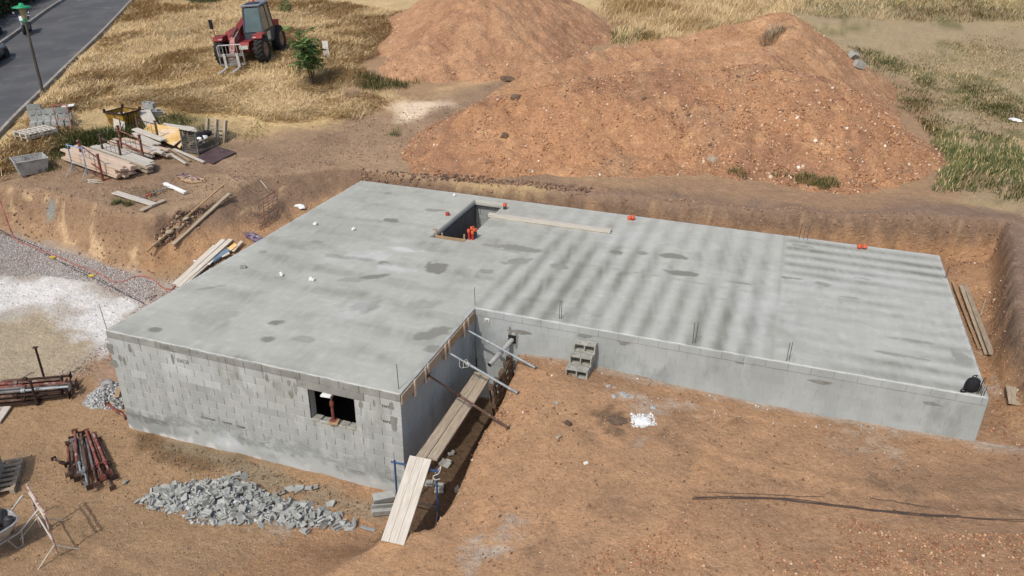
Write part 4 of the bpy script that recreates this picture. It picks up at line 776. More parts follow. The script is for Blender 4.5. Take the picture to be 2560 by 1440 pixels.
for i, (p, q, rx, rz_) in enumerate(((1300, 830, .3, .06), (1560, 855, .16, .10), (1660, 868, .25, .05), (1290, 850, .06, .3), (1275, 835, .05, .25), (1850, 905, .12, .05), (2330, 1010, .15, .05), (2050, 955, .3, .05), (1460, 840, .2, .06))): smear(p, q, rx, rz_, 450+i, 'y', BD1)
# ---- wall along the trench (faces +x, in shade): blocks joined, too even to tell apart
mb = MB()
for k in range(14):
    course(None, 0.055, BD1, -.2-.2*k if k < 13 else 0, .25 if k % 2 else 0, lambda l, r, z_: mb.box((BW-.026, (l+r)/2, z_-.1), (.05, r-l-.004, .197), ch=.003))
tw = hpart(mb, 'trench_wall', 'wallblock2'); tw['kind'] = 'stuff'
mb = MB(); mb.box((BW-.14, BD1/2+.13, -1.66), (.17, BD1-.14, 2.9)); mb.box((.1, BD/2+.1, -1.65), (.2, BD-.24, 2.9)); mb.box((2.42, BD-.11, -1.65), (4.8, .2, 2.9)); mb.box(((6.01+BW+BL-.03)/2, BD-.11, -.95), (BW+BL-6.04, .2, 1.5))
mb.box((5.4, BD-.11, -1.65), (1.14, .18, 2.9)); mb.box((BW+BL-.11, (BD+BD1)/2, -.82), (.19, BD-BD1-.44, 1.24)); mb.box((BW-.14, (BD+BD1)/2, -1.7), (.2, BD-BD1-.7, 2.8))
hpart(mb, 'rear_walls', 'block')
mb = MB()
for k in range(6):
    course(None, BD1+.02, BD, -.0-.2*k, .25 if k % 2 else 0, lambda l, r, z_: mb.box((BW+BL-.006, (l+r)/2, z_-.1-(.01 if k == 0 else 0)), (.05, r-l-.01, .19), ch=.005))
o = hpart(mb, 'end_wall', 'wallblock2'); o['kind'] = 'stuff'
mb = MB()
for k in range(13):
    course(None, SX0-.1, SX1+.1, -.2-.2*k, .25 if k % 2 else 0, lambda l, r, z_: mb.box(((l+r)/2, BD-.225, z_-.1), (r-l-.01, .05, .192), ch=.005))
o = hpart(mb, 'stairwell_wall', 'wallblock2'); o['kind'] = 'stuff'
mb = MB(); mb.box((SX0-.12, (SY0+SY1)/2, -1.55), (.2, 4.2, 2.6)); mb.box((4.4, 6.3, -2.88), (7.4, 12, .1)); hpart(mb, 'cellar_floor', 'dark_in')
# ---- starter bars
def bar(px, py, h, n=1, lean=(0, 0), sp=.05, z0=0):
    g = PZ(px, py, 0)
    for i in range(n):
        mb = MB(); a = Vector((g.x+sp*i, g.y+.02*i, z0-.1)); mb.tube([a, a+Vector((lean[0]*h+random.uniform(-.02, .02), lean[1]*h, h+.1))], .0075, 6); hpart(mb, 'starter_bar', 'rebar')
for q in ((1188, 763, .52, 1), (1398, 797, .52, 2), (1732, 858, .56, 2), (1966, 902, .5, 2), (997, 972, .62, 1), (268, 824, .62, 1, (-.12, 0)), (906, 455, .5, 1), (1455, 520, .42, 1), (1998, 598, .5, 3, (0, 0), .12), (2440, 985, .42, 3, (.1, 0), .04), (2362, 694, .35, 2, (.06, 0), .04), (2452, 990, .25, 2, (.15, .1), .05)): bar(*q)
# ---- capped conduits through the slab
def conduit(px, py, h, r, mat, capm='orange', lean=(0, 0), dx=0, dy=0):
    g = PZ(px, py, 0); mb = MB(); a = Vector((g.x+dx, g.y+dy, -.05)); b = a+Vector((lean[0], lean[1], h+.05)); mb.tube([a, b], r, 12); o = hpart(mb, 'conduit', mat)
    mb = MB(); mb.tube([b-Vector((0, 0, .05)), b+Vector((0, 0, .035)), b+Vector((0, 0, .045))], [r*1.18, r*1.18, r*.9], 12); mb.build('cap', capm, o)
conduit(1262, 523, .17, .06, 'darkpipe'); conduit(1119, 538, .06, .06, 'redpipe', 'redpipe'); conduit(1573, 549, .07, .055, 'redpipe'); conduit(1582, 550, .12, .055, 'redpipe')
conduit(2148, 621, .09, .06, 'redpipe'); conduit(2161, 622, .09, .06, 'darkpipe')
for i, (dx, dy, h, m_) in enumerate(((-.05, -.07, .30, 'redpipe'), (.05, -.05, .25, 'redpipe'), (-.04, .05, .35, 'redpipe'), (.06, .05, .30, 'darkpipe'), (.0, .13, .33, 'redpipe'), (.1, .12, .28, 'darkpipe'))): conduit(1180, 597, h, .04, m_, dx=dx, dy=dy, lean=(random.uniform(-.03, .03), random.uniform(-.02, .02)))
# ---- drain hole and drain pipe in the wing wall, small white box
a = PZ(1283, 862, -.78); p0 = Vector((9.03, BD1+.05, -.74)); mb = MB(); mb.box((9.03, BD1-.0, -.72), (.22, .012, .24)); hpart(mb, 'pipe_hole_shade', 'black')  # black plates stand in for the shade inside hole and pipe mouth
mb = MB(); e1 = Vector((8.78, BD1-1.0, -.98)); mb.tube([p0, p0.lerp(e1, .5), e1], .065, 14); hpart(mb, 'drain_pipe', 'trough'); mb = MB(); mb.tube([e1, e1+(e1-p0).normalized()*.006], .055, 14); hpart(mb, 'pipe_mouth_shade', 'black')
mb = MB(); mb.box((8.33, BD1-.015, -.29), (.12, .03, .10), ch=.004); bx = hpart(mb, 'junction_box', 'white'); mb = MB(); mb.box((8.33, BD1-.032, -.29), (.085, .004, .07)); mb.build('box_opening', 'trough', bx)
# ---- stamped lettering on the blocks
def letters(txt, px, py, size, plane='y', pos=-.003, sx=1.0, bold=0):
    d = ray(px, py); t = (0-CAM[1])/d[1]; p = CAM+d*t
    cu = bpy.data.curves.new('t', 'FONT'); cu.body = txt; cu.size = size; cu.offset = bold; to = bpy.data.objects.new('t', cu); COL.objects.link(to)
    bpy.context.view_layer.update(); me = bpy.data.meshes.new_from_object(to.evaluated_get(bpy.context.evaluated_depsgraph_get())); bpy.data.objects.remove(to)
    me.materials.clear(); me.materials.append(M['ink']); o = link('lettering', me, house); o.matrix_local = HOFF @ Matrix.Translation((p[0], pos, p[2])) @ Matrix.Rotation(math.pi/2, 4, 'X') @ Matrix.Diagonal((sx, 1, 1, 1))
letters('056158', 443, 904, .15, sx=.78); letters('FABEMI', 955, 1017, .09, bold=.004); letters('FABEMI', 957, 1055, .09, bold=.004); letters('FABEMI', 556, 1057, .09, bold=.003); letters('CONFORME', 502, 1044, .08, bold=.002); letters('COMM.', 592, 1067, .08, bold=.003)

# ================================================================== BUILDERS FOR SITE THINGS
def plank(name, label, a, b, wd, t, mat, cat='plank', group=None, up=(0, 0, 1), seg=6, sag=.0):
    a = Vector(a); b = Vector(b); L = (b-a).length; mb = MB(); n = seg; vs = []
    for i in range(n+1):
        x_ = L*i/n; zz = -sag*4*(i/n)*(1-i/n)+random.uniform(-.002, .002); yy = random.uniform(-.002, .002)
        for (p, q) in ((-wd/2+.004, -t/2), (wd/2-.004, -t/2), (wd/2, -t/2+.004), (wd/2, t/2-.004), (wd/2-.004, t/2), (-wd/2+.004, t/2), (-wd/2, t/2-.004), (-wd/2, -t/2+.004)): vs.append((x_, p+yy, q+zz))
    fs = [(i*8+j, (i+1)*8+j, (i+1)*8+(j+1) % 8, i*8+(j+1) % 8) for i in range(n) for j in range(8)]+[tuple(range(8)), tuple(range(n*8+7, n*8-1, -1))]
    mb.add(vs, fs); o = mb.build(name, mat); o.matrix_world = frame(a, b, up)
    return tag(o, label, cat, group) if label else o
def pplank(name, label, p, q, wd, t, mat, dz=0, **k):
    a = G(*p); b = G(*q); a.z += t/2+dz+.015; b.z += t/2+dz+.015
    tt_ = np.linspace(.03, .97, 15); need = ground(a.x+(b.x-a.x)*tt_, a.y+(b.y-a.y)*tt_)+t/2+.008-(a.z+(b.z-a.z)*tt_); up_ = max(0.0, float(need.max()))*.92; a.z += up_; b.z += up_
    return plank(name, label, a, b, wd, t, mat, **k)
PROPC = {}
def prop(name, label, a, b, mats=('rust_red', 'rust_brown'), group=None, r=.03, ext=.6, cat='steel prop'):
    """adjustable steel prop from foot a to head b: outer tube, inner tube, collar nut, pin, end plates"""
    a = Vector(a); b = Vector(b); L = (b-a).length
    root = thing(name, label, cat, a, 0, group); root.matrix_world = frame(a, b)
    key = (round(L, 2), mats, ext, r)
    if key not in PROPC:
        ms = []
        mb = MB(); mb.tube([(.008, 0, 0), (L*ext, 0, 0)], r, 10); ms.append(('outer_tube', mb, mats[0]))
        mb = MB(); mb.tube([(L*ext, 0, 0), (L-.008, 0, 0)], r*.78, 10); ms.append(('inner_tube', mb, mats[1]))
        mb = MB(); mb.tube([(L*ext-.05, 0, 0), (L*ext+.05, 0, 0)], r*1.45, 10); mb.tube([(L*ext, -r*2.6, 0), (L*ext, r*2.6, 0)], .009, 6); ms.append(('collar', mb, mats[1]))
        for nm, x_ in (('base_plate', .004), ('head_plate', L-.004)):
            mb = MB(); mb.box((x_, 0, 0), (.008, r*4.2, r*4.2)); ms.append((nm, mb, mats[1]))
        PROPC[key] = [(n_, m_.build(n_, mt, root).data) for n_, m_, mt in ms]
    else:
        for n_, me in PROPC[key]: link(n_, me, root)
    return root
def trestle(name, label, loc, rz, wd=1.0, h=1.15, mat='blue', mat2=None, tilt=None, group=None, sp=.32):
    t = thing(name, label, 'trestle', loc, rz, group); mat2 = mat2 or mat
    for s_ in (-1, 1):
        mb = MB(); mb.tube([(s_*wd/2, 0, .12), (s_*wd/2, 0, h+.06)], .022, 8); mb.build('post', mat, t)
        for d in (-1, 1): mb = MB(); mb.tube([(s_*wd/2, 0, .38), (s_*(wd/2+.05), d*sp, .0)], .014, 6); mb.build('leg', mat2, t)
    mb = MB(); mb.tube([(-wd/2-.08, 0, h), (wd/2+.08, 0, h)], .024, 8); mb.build('top_rail', mat, t)
    mb = MB(); mb.tube([(-wd/2, 0, .48), (wd/2, 0, .48)], .018, 8); mb.build('lower_rail', mat2, t)
    return t
def pallet(name, label, M4, mat='wood_white', L=1.2, W=.8, group=None, nb=7, cat='pallet'):
    t = thing(name, label, cat, (0, 0, 0), 0, group); t.matrix_world = M4
    bd = None
    for i in range(nb):
        y_ = -W/2+.05+(W-.1)*0; x_ = -L/2+.05+i*(L-.1)/(nb-1); mb = MB(); mb.box((x_, 0, .133), (.1, W, .02), ch=.003); mb.build('deck_board', mat, t)
    for j in (-1, 0, 1):
        mb = MB(); mb.box((0, j*(W/2-.05), .111), (L, .1, .02), ch=.003); mb.build('stringer_board', mat, t)
        for i in (-1, 0, 1): mb = MB(); mb.box((i*(L/2-.07), j*(W/2-.05), .06), (.14, .1, .078), ch=.003); mb.build('spacer_block', mat, t)
        mb = MB(); mb.box((0, j*(W/2-.05), .01), (L, .1, .02), ch=.003); mb.build('bottom_board', mat, t)
    return t
def hollow_mb(L=.5, W=.2, Hh=.2, k=2, wall=.03, ax='z'):
    """hollow concrete block: outer shell, k cavities open on top (and below)"""
    mb = MB(); hx = (L-wall*(k+1))/k
    if ax == 'z': bx = lambda c, d: mb.box(c, d)
    else: bx = lambda c, d: mb.box((c[0], c[2], c[1]), (d[0], d[2], d[1]))
    for s_ in (-1, 1): bx((0, s_*(W/2-wall/2), 0), (L, wall, Hh))
    for i in range(k+1): bx((-L/2+wall/2+i*(hx+wall), 0, 0), (wall, W-2*wall-.002, Hh-.002))
    return mb
HB = {}
def hollow_block(name, label, M4, mat='block_grey', dims=(.5, .2, .2, 2), ax='z', group=None, cat='concrete block'):
    key = (mat, dims, ax)
    if key not in HB: o = hollow_mb(*dims[:3], dims[3], ax=ax).build(name, mat, fix=False); HB[key] = o.data
    else: o = link(name, HB[key])
    o.matrix_world = M4; return tag(o, label, cat, group) if label else o
def mat4(loc, rz=0, rx=0, ry=0): return Matrix.Translation(loc) @ Matrix.Rotation(rz, 4, 'Z') @ Matrix.Rotation(ry, 4, 'Y') @ Matrix.Rotation(rx, 4, 'X')
def cord(name, label, pts, r, mat, cat, dz=.0, n=6, world=False, sub=5):
    P_ = [Vector(p) if world else G(*p) for p in pts]; out = []
    for i in range(len(P_)-1):
        p0, p1, p2, p3 = P_[max(i-1, 0)], P_[i], P_[i+1], P_[min(i+2, len(P_)-1)]
        for k in range(sub):
            t = k/sub; q = .5*((2*p1)+(p2-p0)*t+(2*p0-5*p1+4*p2-p3)*t*t+(3*p1-p0-3*p2+p3)*t**3)
            if not world: q.z = gz(q.x, q.y)+r+dz
            out.append(q)
    q = P_[-1].copy(); q.z = q.z if world else gz(q.x, q.y)+r+dz; out.append(q)
    mb = MB(); mb.tube(out, r, n); o = mb.build(name, mat); return tag(o, label, cat) if label else o

# ================================================================== ON THE SLAB
wx = 6.22; mb = MB(); mb.box((0, 0, 0), (.22, .2, .045), ch=.005); o = mb.build('wooden_pad', 'wood_tan'); o.matrix_world = mat4((wx+.03, .03, WZ0+.035), .25); tag(o, 'small tan wooden pad under the red prop on the window sill', 'pad')
mb = MB(); mb.box((0, 0, 0), (.24, .18, .05), ch=.006); o = mb.build('white_pad', 'white'); o.matrix_world = mat4((wx-.06, .0, WZ1-.032), .1); tag(o, 'white block wedged between prop head and window lintel', 'pad')
prop('steel_prop', 'dark red prop standing in the window opening', (wx, .06, WZ0+.06), (wx, .06, WZ1-.06), ('rust_red', 'rust_red'), r=.036, ext=.66)
pb = PZ(1222, 541, 0); pe = PZ(1527, 582, 0)
plank('timber_beam', 'long pale timber beam lying on the slab beside the stair opening', (pb.x, pb.y, .06), (pe.x, pe.y, .06), .2, .10, 'wood_white', 'timber')
for i, (a, b) in enumerate(((1295, 546), (1345, 550))): p = PZ(a, b, 0); plank('wood_offcut', 'small tan wood offcut beside the timber beam on the slab', (p.x-.12, p.y+.05, .02), (p.x+.14, p.y, .02), .07, .03, 'wood_tan', 'offcut', 'offcuts by the beam', seg=1)
def crumple(name, label, p, sz, mat, cat, seed, fl=.5, group=None):
    import bmesh
    bm = bmesh.new(); bmesh.ops.create_icosphere(bm, subdivisions=2, radius=1); rr = random.Random(seed)
    ax = [rr.uniform(-3, 3) for _ in range(6)]
    for v in bm.verts:
        n_ = float(fbm(np.array([v.co.x*1.6+ax[0]+v.co.z]), np.array([v.co.y*1.6+ax[1]-v.co.z]), 3, seed)[0]); v.co *= (1+.45*n_); v.co = Vector((v.co.x*sz[0], v.co.y*sz[1], max(v.co.z, -.5)*sz[2]))
    me = bpy.data.meshes.new(name); bm.to_mesh(me); bm.free(); me.materials.append(M[mat]); o = link(name, me); o.location = p; o.rotation_euler = (0, 0, rr.uniform(0, 6)); return tag(o, label, cat, group)
for i, (a, b, s_) in enumerate(((788, 563, .065), (884, 576, .06), (704, 690, .065), (780, 702, .075), (1137, 491, .06))):
    p = PZ(a, b, 0); mb = MB(); mb.box((0, 0, 0), (s_*2, s_*1.3, .07), ch=.012); mb.box((s_*.3, s_*.2, .05), (s_, s_*.9, .04), Matrix.Rotation(.4, 3, 'Z'), .01)
    o = mb.build('polystyrene_piece', 'white'); o.location = (p.x, p.y, .045); o.rotation_euler = (0, 0, i*1.1)
    tag(o, ('white foam scrap on the slab toward the trench of the long planks', 'white foam scrap on the bare middle of the slab near the pale smear', 'white foam scrap next to a damp stain on the slab, with a twin nearby', 'larger white foam scrap beside a damp patch on the left wing', 'white foam scrap at the rear slab edge by the stair opening')[i], 'foam scrap', 'white scraps on the slab')
p = PZ(608, 670, 0); mb = MB(); mb.box((0, 0, .035), (.17, .11, .07), ch=.008); o = mb.build('block_offcut', 'block_dark'); o.location = (p.x, p.y, .004); o.rotation_euler = (0, 0, .6); tag(o, 'single grey block offcut lying on the slab near its left edge', 'offcut')
# stair-opening formwork
t = thing('opening_formwork', 'tan formwork board with stakes across the near end of the stair opening', 'formwork', (SX0, SY0+.18, -.2))
mb = MB(); mb.box((.62, 0, .10), (1.06, .03, .22), ch=.004); mb.build('board', 'wood_tan', t)
for x_, h in ((.12, .38), (1.08, .36), (.32, .3)): mb = MB(); mb.box((x_, .035, h/2), (.05, .035, h), ch=.004); mb.build('stake', 'wood_tan', t)
mb = MB(); mb.beam((.02, -.02, .40), (.16, .05, .38), .04, .03); mb.build('cross_piece', 'wood_tan', t)
# backpack
p = PZ(2425, 975, 0); t = thing('backpack', 'black backpack slumped on the slab corner with its strap looped out', 'backpack', (p.x, p.y, .01), .5)
mb = MB(); mb.lathe([(.10, 0), (.15, .04), (.16, .16), (.14, .28), (.08, .34), (0, .355)], n=14); o = mb.build('body', 'black', t); o.scale = (1.05, .8, 1); o.rotation_euler = (.25, -.15, 0)
mb = MB(); mb.box((.03, -.13, .12), (.2, .06, .16), Matrix.Rotation(.2, 3, 'X'), .02); mb.build('front_pocket', 'black', t)
mb = MB(); mb.tube([(-.12, -.05, .05)]+[(-.22+.08*math.cos(a), -.08, .055+.045*math.sin(a)) for a in np.linspace(0, 6.0, 12)]+[(-.1, -.06, .02)], .016, 6); mb.build('strap', 'black', t)
mb = MB(); mb.tube([(.05, 0, .33), (.04, -.03, .38), (-.03, -.02, .38), (-.04, 0, .33)], .012, 6); mb.build('handle', 'black', t)

# ================================================================== TRENCH SIDE
t = thing('edge_formwork', 'tan formwork boards with upright cleats along the slab edge over the trench', 'formwork', (BW, 0, -.4))
for y0, y1, m_ in ((.02, 2.05, 'wood_grey'), (2.07, 4.15, 'wood_tan')): mb = MB(); mb.box((.018, (y0+y1)/2, .24), (.027, y1-y0, .24), ch=.003); mb.build('board', m_, t)
for y_ in (.62, 1.18, 1.32, 2.28, 2.5, 3.45, 3.72): mb = MB(); mb.box((.045, y_, .2), (.026, .075, .42), Matrix.Rotation(random.uniform(-.05, .05), 3, 'X'), .003); mb.build('cleat', 'wood_pale', t)
for (a, b, hy, hz, nm, lb, ms, ex) in ((1270, 1072, 1.25, -.24, 'steel_prop', 'rusty brown prop bracing the edge boards down to the dirt bank', ('rust_brown', 'rust_dark'), .62), (1293, 985, 2.39, -.27, 'steel_prop', 'galvanised prop with a wire tie bracing the middle of the edge boards', ('galv', 'galv'), .72), (1338, 922, 3.58, -.27, 'steel_prop', 'galvanised prop bracing the edge boards above the drain pipe', ('galv', 'galv'), .70)):
    g_ = G(a, b); prop(nm, lb, Vector((g_.x, g_.y, g_.z+.03)), (BW+.075, hy, hz), ms, r=.032, ext=ex)
cord('wire_tie', 'pale wire loop tied round the galvanised prop', [(8.38, 2.34, -.37), (8.42, 2.24, -.5), (8.48, 2.3, -.56), (8.46, 2.4, -.45), (8.55, 2.37, -.36), (8.62, 2.33, -.5), (8.5, 2.25, -.52)], .006, 'rope', 'wire', world=True)
# scaffold planks and ramp
plank('scaffold_plank', 'long weathered scaffold plank beside the shaded trench wall', (8.66, -.55, -1.16), (8.57, 3.10, -1.16), .225, .05, 'wood_grey', 'plank', sag=.02)
plank('scaffold_plank', 'long weathered scaffold plank on the dirt side of the trench walkway', (8.90, -.42, -1.16), (8.80, 3.05, -1.16), .225, .05, 'wood_grey', 'plank', sag=.015)
ra = (PZ(1022, 1145, -1.08)+PZ(1082, 1143, -1.08))/2; rb_ = (PZ(950, 1358, -2.0)+PZ(1013, 1360, -2.0))/2; rb_.z = max(gz(rb_.x, rb_.y)+.03, -2.05)
RM = frame(ra, rb_); t = thing('ramp', 'wide pale plank ramp sloping from the trench walkway down to the dirt', 'ramp'); t.matrix_world = RM; RL = (rb_-ra).length
for i in range(3): mb = MB(); mb.box((RL/2, -.165+i*.165, 0), (RL, .161, .04), ch=.005); mb.build('plank', 'wood_white', t)
for x_ in (.25, RL-.3): mb = MB(); mb.box((x_, 0, -.034), (.08, .44, .024)); mb.build('batten', 'wood_grey', t)
trestle('trestle', 'dark blue steel trestle carrying the ramp and the trench walkway', (8.62, -.66, -2.72), .05, .95, 1.46, 'blue', 'grey_steel', sp=.4)
cord('rope_tie', 'pale knotted rope hanging on the blue trestle under the ramp', [(9.08, -.66, -1.3), (9.14, -.6, -1.22), (9.2, -.62, -1.12), (9.16, -.66, -1.28), (9.05, -.7, -1.36), (9.1, -.72, -1.42), (9.2, -.68, -1.4)], .01, 'rope', 'rope', world=True)
for i, (yy, xx, lean, rz, lb) in enumerate(((3.72, 8.98, .22, .12, 'dark wooden pallet leaning on its side at the far end of the trench'), (2.95, 9.0, .16, -.05, 'dark wooden pallet standing on edge under the scaffold planks in the trench'))):
    pallet('pallet', lb, Matrix.Translation((xx+.1, yy, -1.68)) @ Matrix.Rotation(rz, 4, 'Z') @ Matrix.Rotation(math.pi/2-.14, 4, 'Y') @ Matrix.Rotation(lean*0, 4, 'X'), 'wood_dark', 1.15, .75)
# block debris in the trench and by the ramp foot
rr = random.Random(3)
for (a, b, z_, s_) in ((1118, 1135, -2.4, .22), (1150, 1185, -2.2, .26), (1075, 1190, -2.5, .25), (1105, 1140, -2.5, .18), (1098, 1195, -2.4, .3), (1127, 1110, -2.4, .15)):
    p = PZ(a, b, z_); p.z = gz(p.x, p.y)+.05; mb = MB(); mb.box((0, 0, 0), (s_, s_*.7, .05), ch=.01); mb.box((s_*.3, 0, .05), (.05, s_*.66, .08), ch=.008); o = mb.build('block_fragment', 'block_grey'); o.matrix_world = mat4(p, rr.uniform(0, 6), rr.uniform(-.4, .4), rr.uniform(-.4, .4)); tag(o, 'broken grey block piece in the trench under the walkway', 'block fragment', 'block pieces in the trench')
for i, (a, b, rz, lb) in enumerate(((962, 1262, .75, 'grey U-shaped block lying against the left of the ramp, on a second block'), (958, 1285, .6, 'grey block under another one beside the foot of the ramp'))):
    p = G(a, b); mb = MB(); mb.box((0, 0, .02), (.5, .2, .04), ch=.006); mb.box((0, .085, .1), (.5, .03, .14), ch=.006); mb.box((0, -.085, .1), (.5, .03, .14), ch=.006); o = mb.build('channel_block', 'block_grey'); o.matrix_world = mat4((p.x, p.y, p.z+(.28 if i == 0 else .06)), rz, .25+math.pi*(i == 0), .1); tag(o, lb, 'concrete block')
# steps made of stacked hollow floor blocks against the wing wall
STX, STY = 11.03, BD1-.03; zb = gz(STX, STY-.4)-.02
for k, depth in ((0, 3), (1, 2), (2, 1)):
    for j in range(depth):
        hollow_block('floor_block', ['hollow floor block in the bottom row of the stacked block steps', 'hollow floor block in the middle row of the stacked block steps', 'top hollow floor block of the stacked steps against the wing wall'][k], mat4((STX-.03*(2-k)+random.uniform(-.012, .012), STY-.13-.245*j, zb+.12+.235*k), random.uniform(-.04, .04)), 'block_dark', (.55, .24, .22, 2), 'y', 'stacked block steps', 'concrete block')

# ================================================================== DIRT PAD
p = G(1605, 1055); crumple('plaster_lump', 'bright white heap of dried plaster on the orange dirt', p+Vector((0, 0, .02)), (.2, .17, .07), 'plaster', 'plaster', 5)
scat('plaster_crumbs', [(1575, 1035), (1630, 1035), (1645, 1065), (1580, 1070)], 420, .012, .06, [(236, 236, 234), (214, 214, 210)], None, 2, flat=(.3, 1))
p = G(1540, 1050); crumple('ash_heap', 'dark burnt earth patch beside the white plaster heap', p, (.26, .2, .035), 'soot', 'ash', 8)
for i, (a, b, s_) in enumerate(((1560, 988, .12), (1535, 990, .09), (1580, 993, .08), (1520, 965, .08), (1632, 1020, .09))): crumple('mortar_lump', ['pale mortar lump in the middle of the crumbled mortar near the block steps', 'flat pale mortar lump left of its larger neighbour, near the block steps', 'pale mortar lump at the end of the crumbled row toward the plaster', 'pale mortar lump closest to the block steps', 'pale rounded mortar lump just behind the white plaster heap'][i], G(a, b), (s_, s_*.7, s_*.4), 'trough', 'mortar lump', 20+i, group='mortar lumps')
for i, (a, b, s_, c_) in enumerate(((1390, 1010, .07, 'block_dark'), (1395, 1095, .08, 'wood_grey'), (1420, 1062, .10, 'wood_dark'), (1465, 1160, .06, 'white'))): 
    p = G(a, b); mb = MB(); mb.box((0, 0, s_*.4), (s_*1.6, s_, s_*.8), ch=.008); o = mb.build('stray_chunk', c_); o.matrix_world = mat4(p, i*1.3, .2, .1); tag(o, ['small dark block chunk on the dirt by the trench', 'small tan chunk on the dirt pad between the props and the plaster', 'dark brown clod on the dirt left of the plaster heap', 'small white chip on the bare dirt pad'][i], 'chunk')
rbm = [[(1733, 1247), (1850, 1243), (1990, 1252), (2130, 1268), (2260, 1285), (2480, 1298)], [(1735, 1244), (1860, 1246), (2010, 1258), (2160, 1276), (2300, 1290)], [(1730, 1250), (1850, 1249), (1980, 1254), (2110, 1270), (2250, 1287), (2420, 1296)], [(1740, 1246), (1900, 1246), (2060, 1262), (2200, 1278), (2400, 1292)], [(1765, 1231), (1900, 1236), (2060, 1243)], [(2168, 1247), (2250, 1258), (2325, 1269)], [(1800, 1248), (1990, 1250), (2150, 1272), (2290, 1288)], [(2300, 1288), (2420, 1296), (2570, 1302)], [(2330, 1292), (2450, 1299), (2580, 1306)]]
for i, q in enumerate(rbm): o = cord('steel_bar', 'long dark reinforcing bar lying in the bundle on the dirt pad' if i not in (4, 5) else ('thin separate bar lying above the bar bundle' if i == 4 else 'short dark bar lying by itself above the bundle of long bars'), q, .007, 'rebar', 'steel bar', dz=.006*(i % 4), n=5); o['group'] = 'reinforcing bars on the dirt'
# planks and boards in the right-hand trench
for i, (p, q, wd, m_, lb) in enumerate((((2402, 718), (2466, 890), .14, 'wood_grey', 'long weathered plank beyond the slab end, next to the thin tan batten'), ((2412, 716), (2478, 890), .14, 'wood_grey', 'long weathered plank beyond the slab end, on the bank side of its twin'), ((2380, 708), (2446, 876), .07, 'wood_tan', 'thin tan batten lying tight along the slab end'), ((2463, 752), (2450, 793), .05, 'wood_grey', 'short grey stake on the rubble by the right bank'), ((2525, 975), (2533, 1018), .24, 'wood_grey', 'short muddy board lying on the dirt off the slab corner'))):
    pplank('plank', lb, p, q, wd, .04, m_, dz=.02)
for i, (a, b, rz, rx) in enumerate(((2133, 140, .9, .7), (2147, 163, .5, .2))): p = G(a, b+6); hollow_block('hollow_block', ['tipped grey hollow block at the heap edge, above another one', 'grey hollow block showing its cells in the grass at the heap edge'][i], mat4((p.x, p.y, p.z+.16), rz, rx, .3), 'block_grey', (.5, .32, .3, 3), 'z')
p = G(2538, 303); crumple('white_litter', 'flat white scrap lying in the meadow grass', p+Vector((0, 0, .05)), (.35, .2, .08), 'white', 'litter', 33)
p = G(1450, 305); crumple('dark_boulder', 'dark rounded stone on the face of the long orange heap', G(1262, 340), (.16, .14, .14), 'soot', 'stone', 41)
crumple('grey_boulder', 'smooth grey-brown stone low on the long orange heap', G(1781, 400), (.2, .17, .16), 'wood_grey', 'stone', 42)
crumple('earth_clod', 'dark earth clod on the ridge of the long heap', G(1265, 197), (.5, .3, .15), 'soot', 'clod', 43)
crumple('earth_clod', 'small dark clod below the ridge of the long heap', G(1290, 243), (.25, .2, .12), 'soot', 'clod', 44)

# ================================================================== FRONT: RUBBLE, PROPS, SAWHORSE, BARROW
rub = thing('rubble_pile', 'long pile of broken grey concrete block pieces in front of the block wall', 'rubble', G(600, 1270))
RP = [(345, 1255), (385, 1222), (470, 1212), (560, 1196), (640, 1215), (660, 1240), (720, 1248), (800, 1272), (860, 1296), (905, 1328), (760, 1320), (660, 1310), (560, 1312), (480, 1312), (455, 1290), (395, 1282)]
rpoly = gpoly(RP); rinv = Matrix.Translation(-rub.location)
FR = []
for i in range(7):
    mb = MB(); q = random.Random(60+i); L_, W_ = q.uniform(.17, .30), q.uniform(.13, .19)
    if i < 4:
        k = q.randint(4, 6); poly = [(L_*.6*math.cos(6.283*j/k+q.uniform(-.3, .3)), W_*.75*math.sin(6.283*j/k+q.uniform(-.3, .3))) for j in range(k)]; mb.prism(poly, 'z', -.018, .018)
    else:
        mb.box((0, 0, 0), (L_, W_, .032), ch=.006); mb.box((L_*.3, 0, .055), (.032, W_*.95, .09), ch=.006)
        if i == 6: mb.box((-L_*.3, 0, .05), (.03, W_*.9, .08), ch=.006)
    o = mb.build('block_fragment', 'block_grey'); FR.append(o.data); bpy.data.objects.remove(o)
def rheight(x_, y_):
    d, _ = sdpoly(np.array([x_]), np.array([y_]), rpoly); return .27*float(sst(d/.8)[0])*(1+.35*float(fbm(np.array([x_*1.5]), np.array([y_*1.5]), 2, 70)[0]))
big = inpoly(RP, 330); cnt_ = 0
for i, (x_, y_) in enumerate(big):
    if cnt_ >= 280: break
    h = rheight(x_, y_); o = link('block_fragment', FR[i % 7], rub); cnt_ += 1; s_ = random.uniform(.6, 1.15)
    o.matrix_parent_inverse = Matrix(); o.matrix_local = rinv @ mat4((x_, y_, gz(x_, y_)+h*random.uniform(.75, 1.1)+.03), random.uniform(0, 6.28), random.gauss(0, .7), random.gauss(0, .6)) @ Matrix.Scale(s_, 4)
q = inpoly(RP, 900); hh = np.array([rheight(a, b) for a, b in q]); zz = ground(q[:, 0], q[:, 1])
o = rocks('small_fragments', np.column_stack([q, zz+hh*RNG.uniform(.5, 1, len(q))]), lognsize(len(q), .02, .07, 1.8), pal(len(q), [(172, 175, 175), (152, 156, 156), (192, 195, 194)]), flat=(.3, 1), base=(CV, CF)); o.parent = rub; o.matrix_parent_inverse = rinv
V = []; mb = MB(); xs_ = np.linspace(min(p[0] for p in rpoly), max(p[0] for p in rpoly), 50); ys_ = np.linspace(min(p[1] for p in rpoly), max(p[1] for p in rpoly), 30)
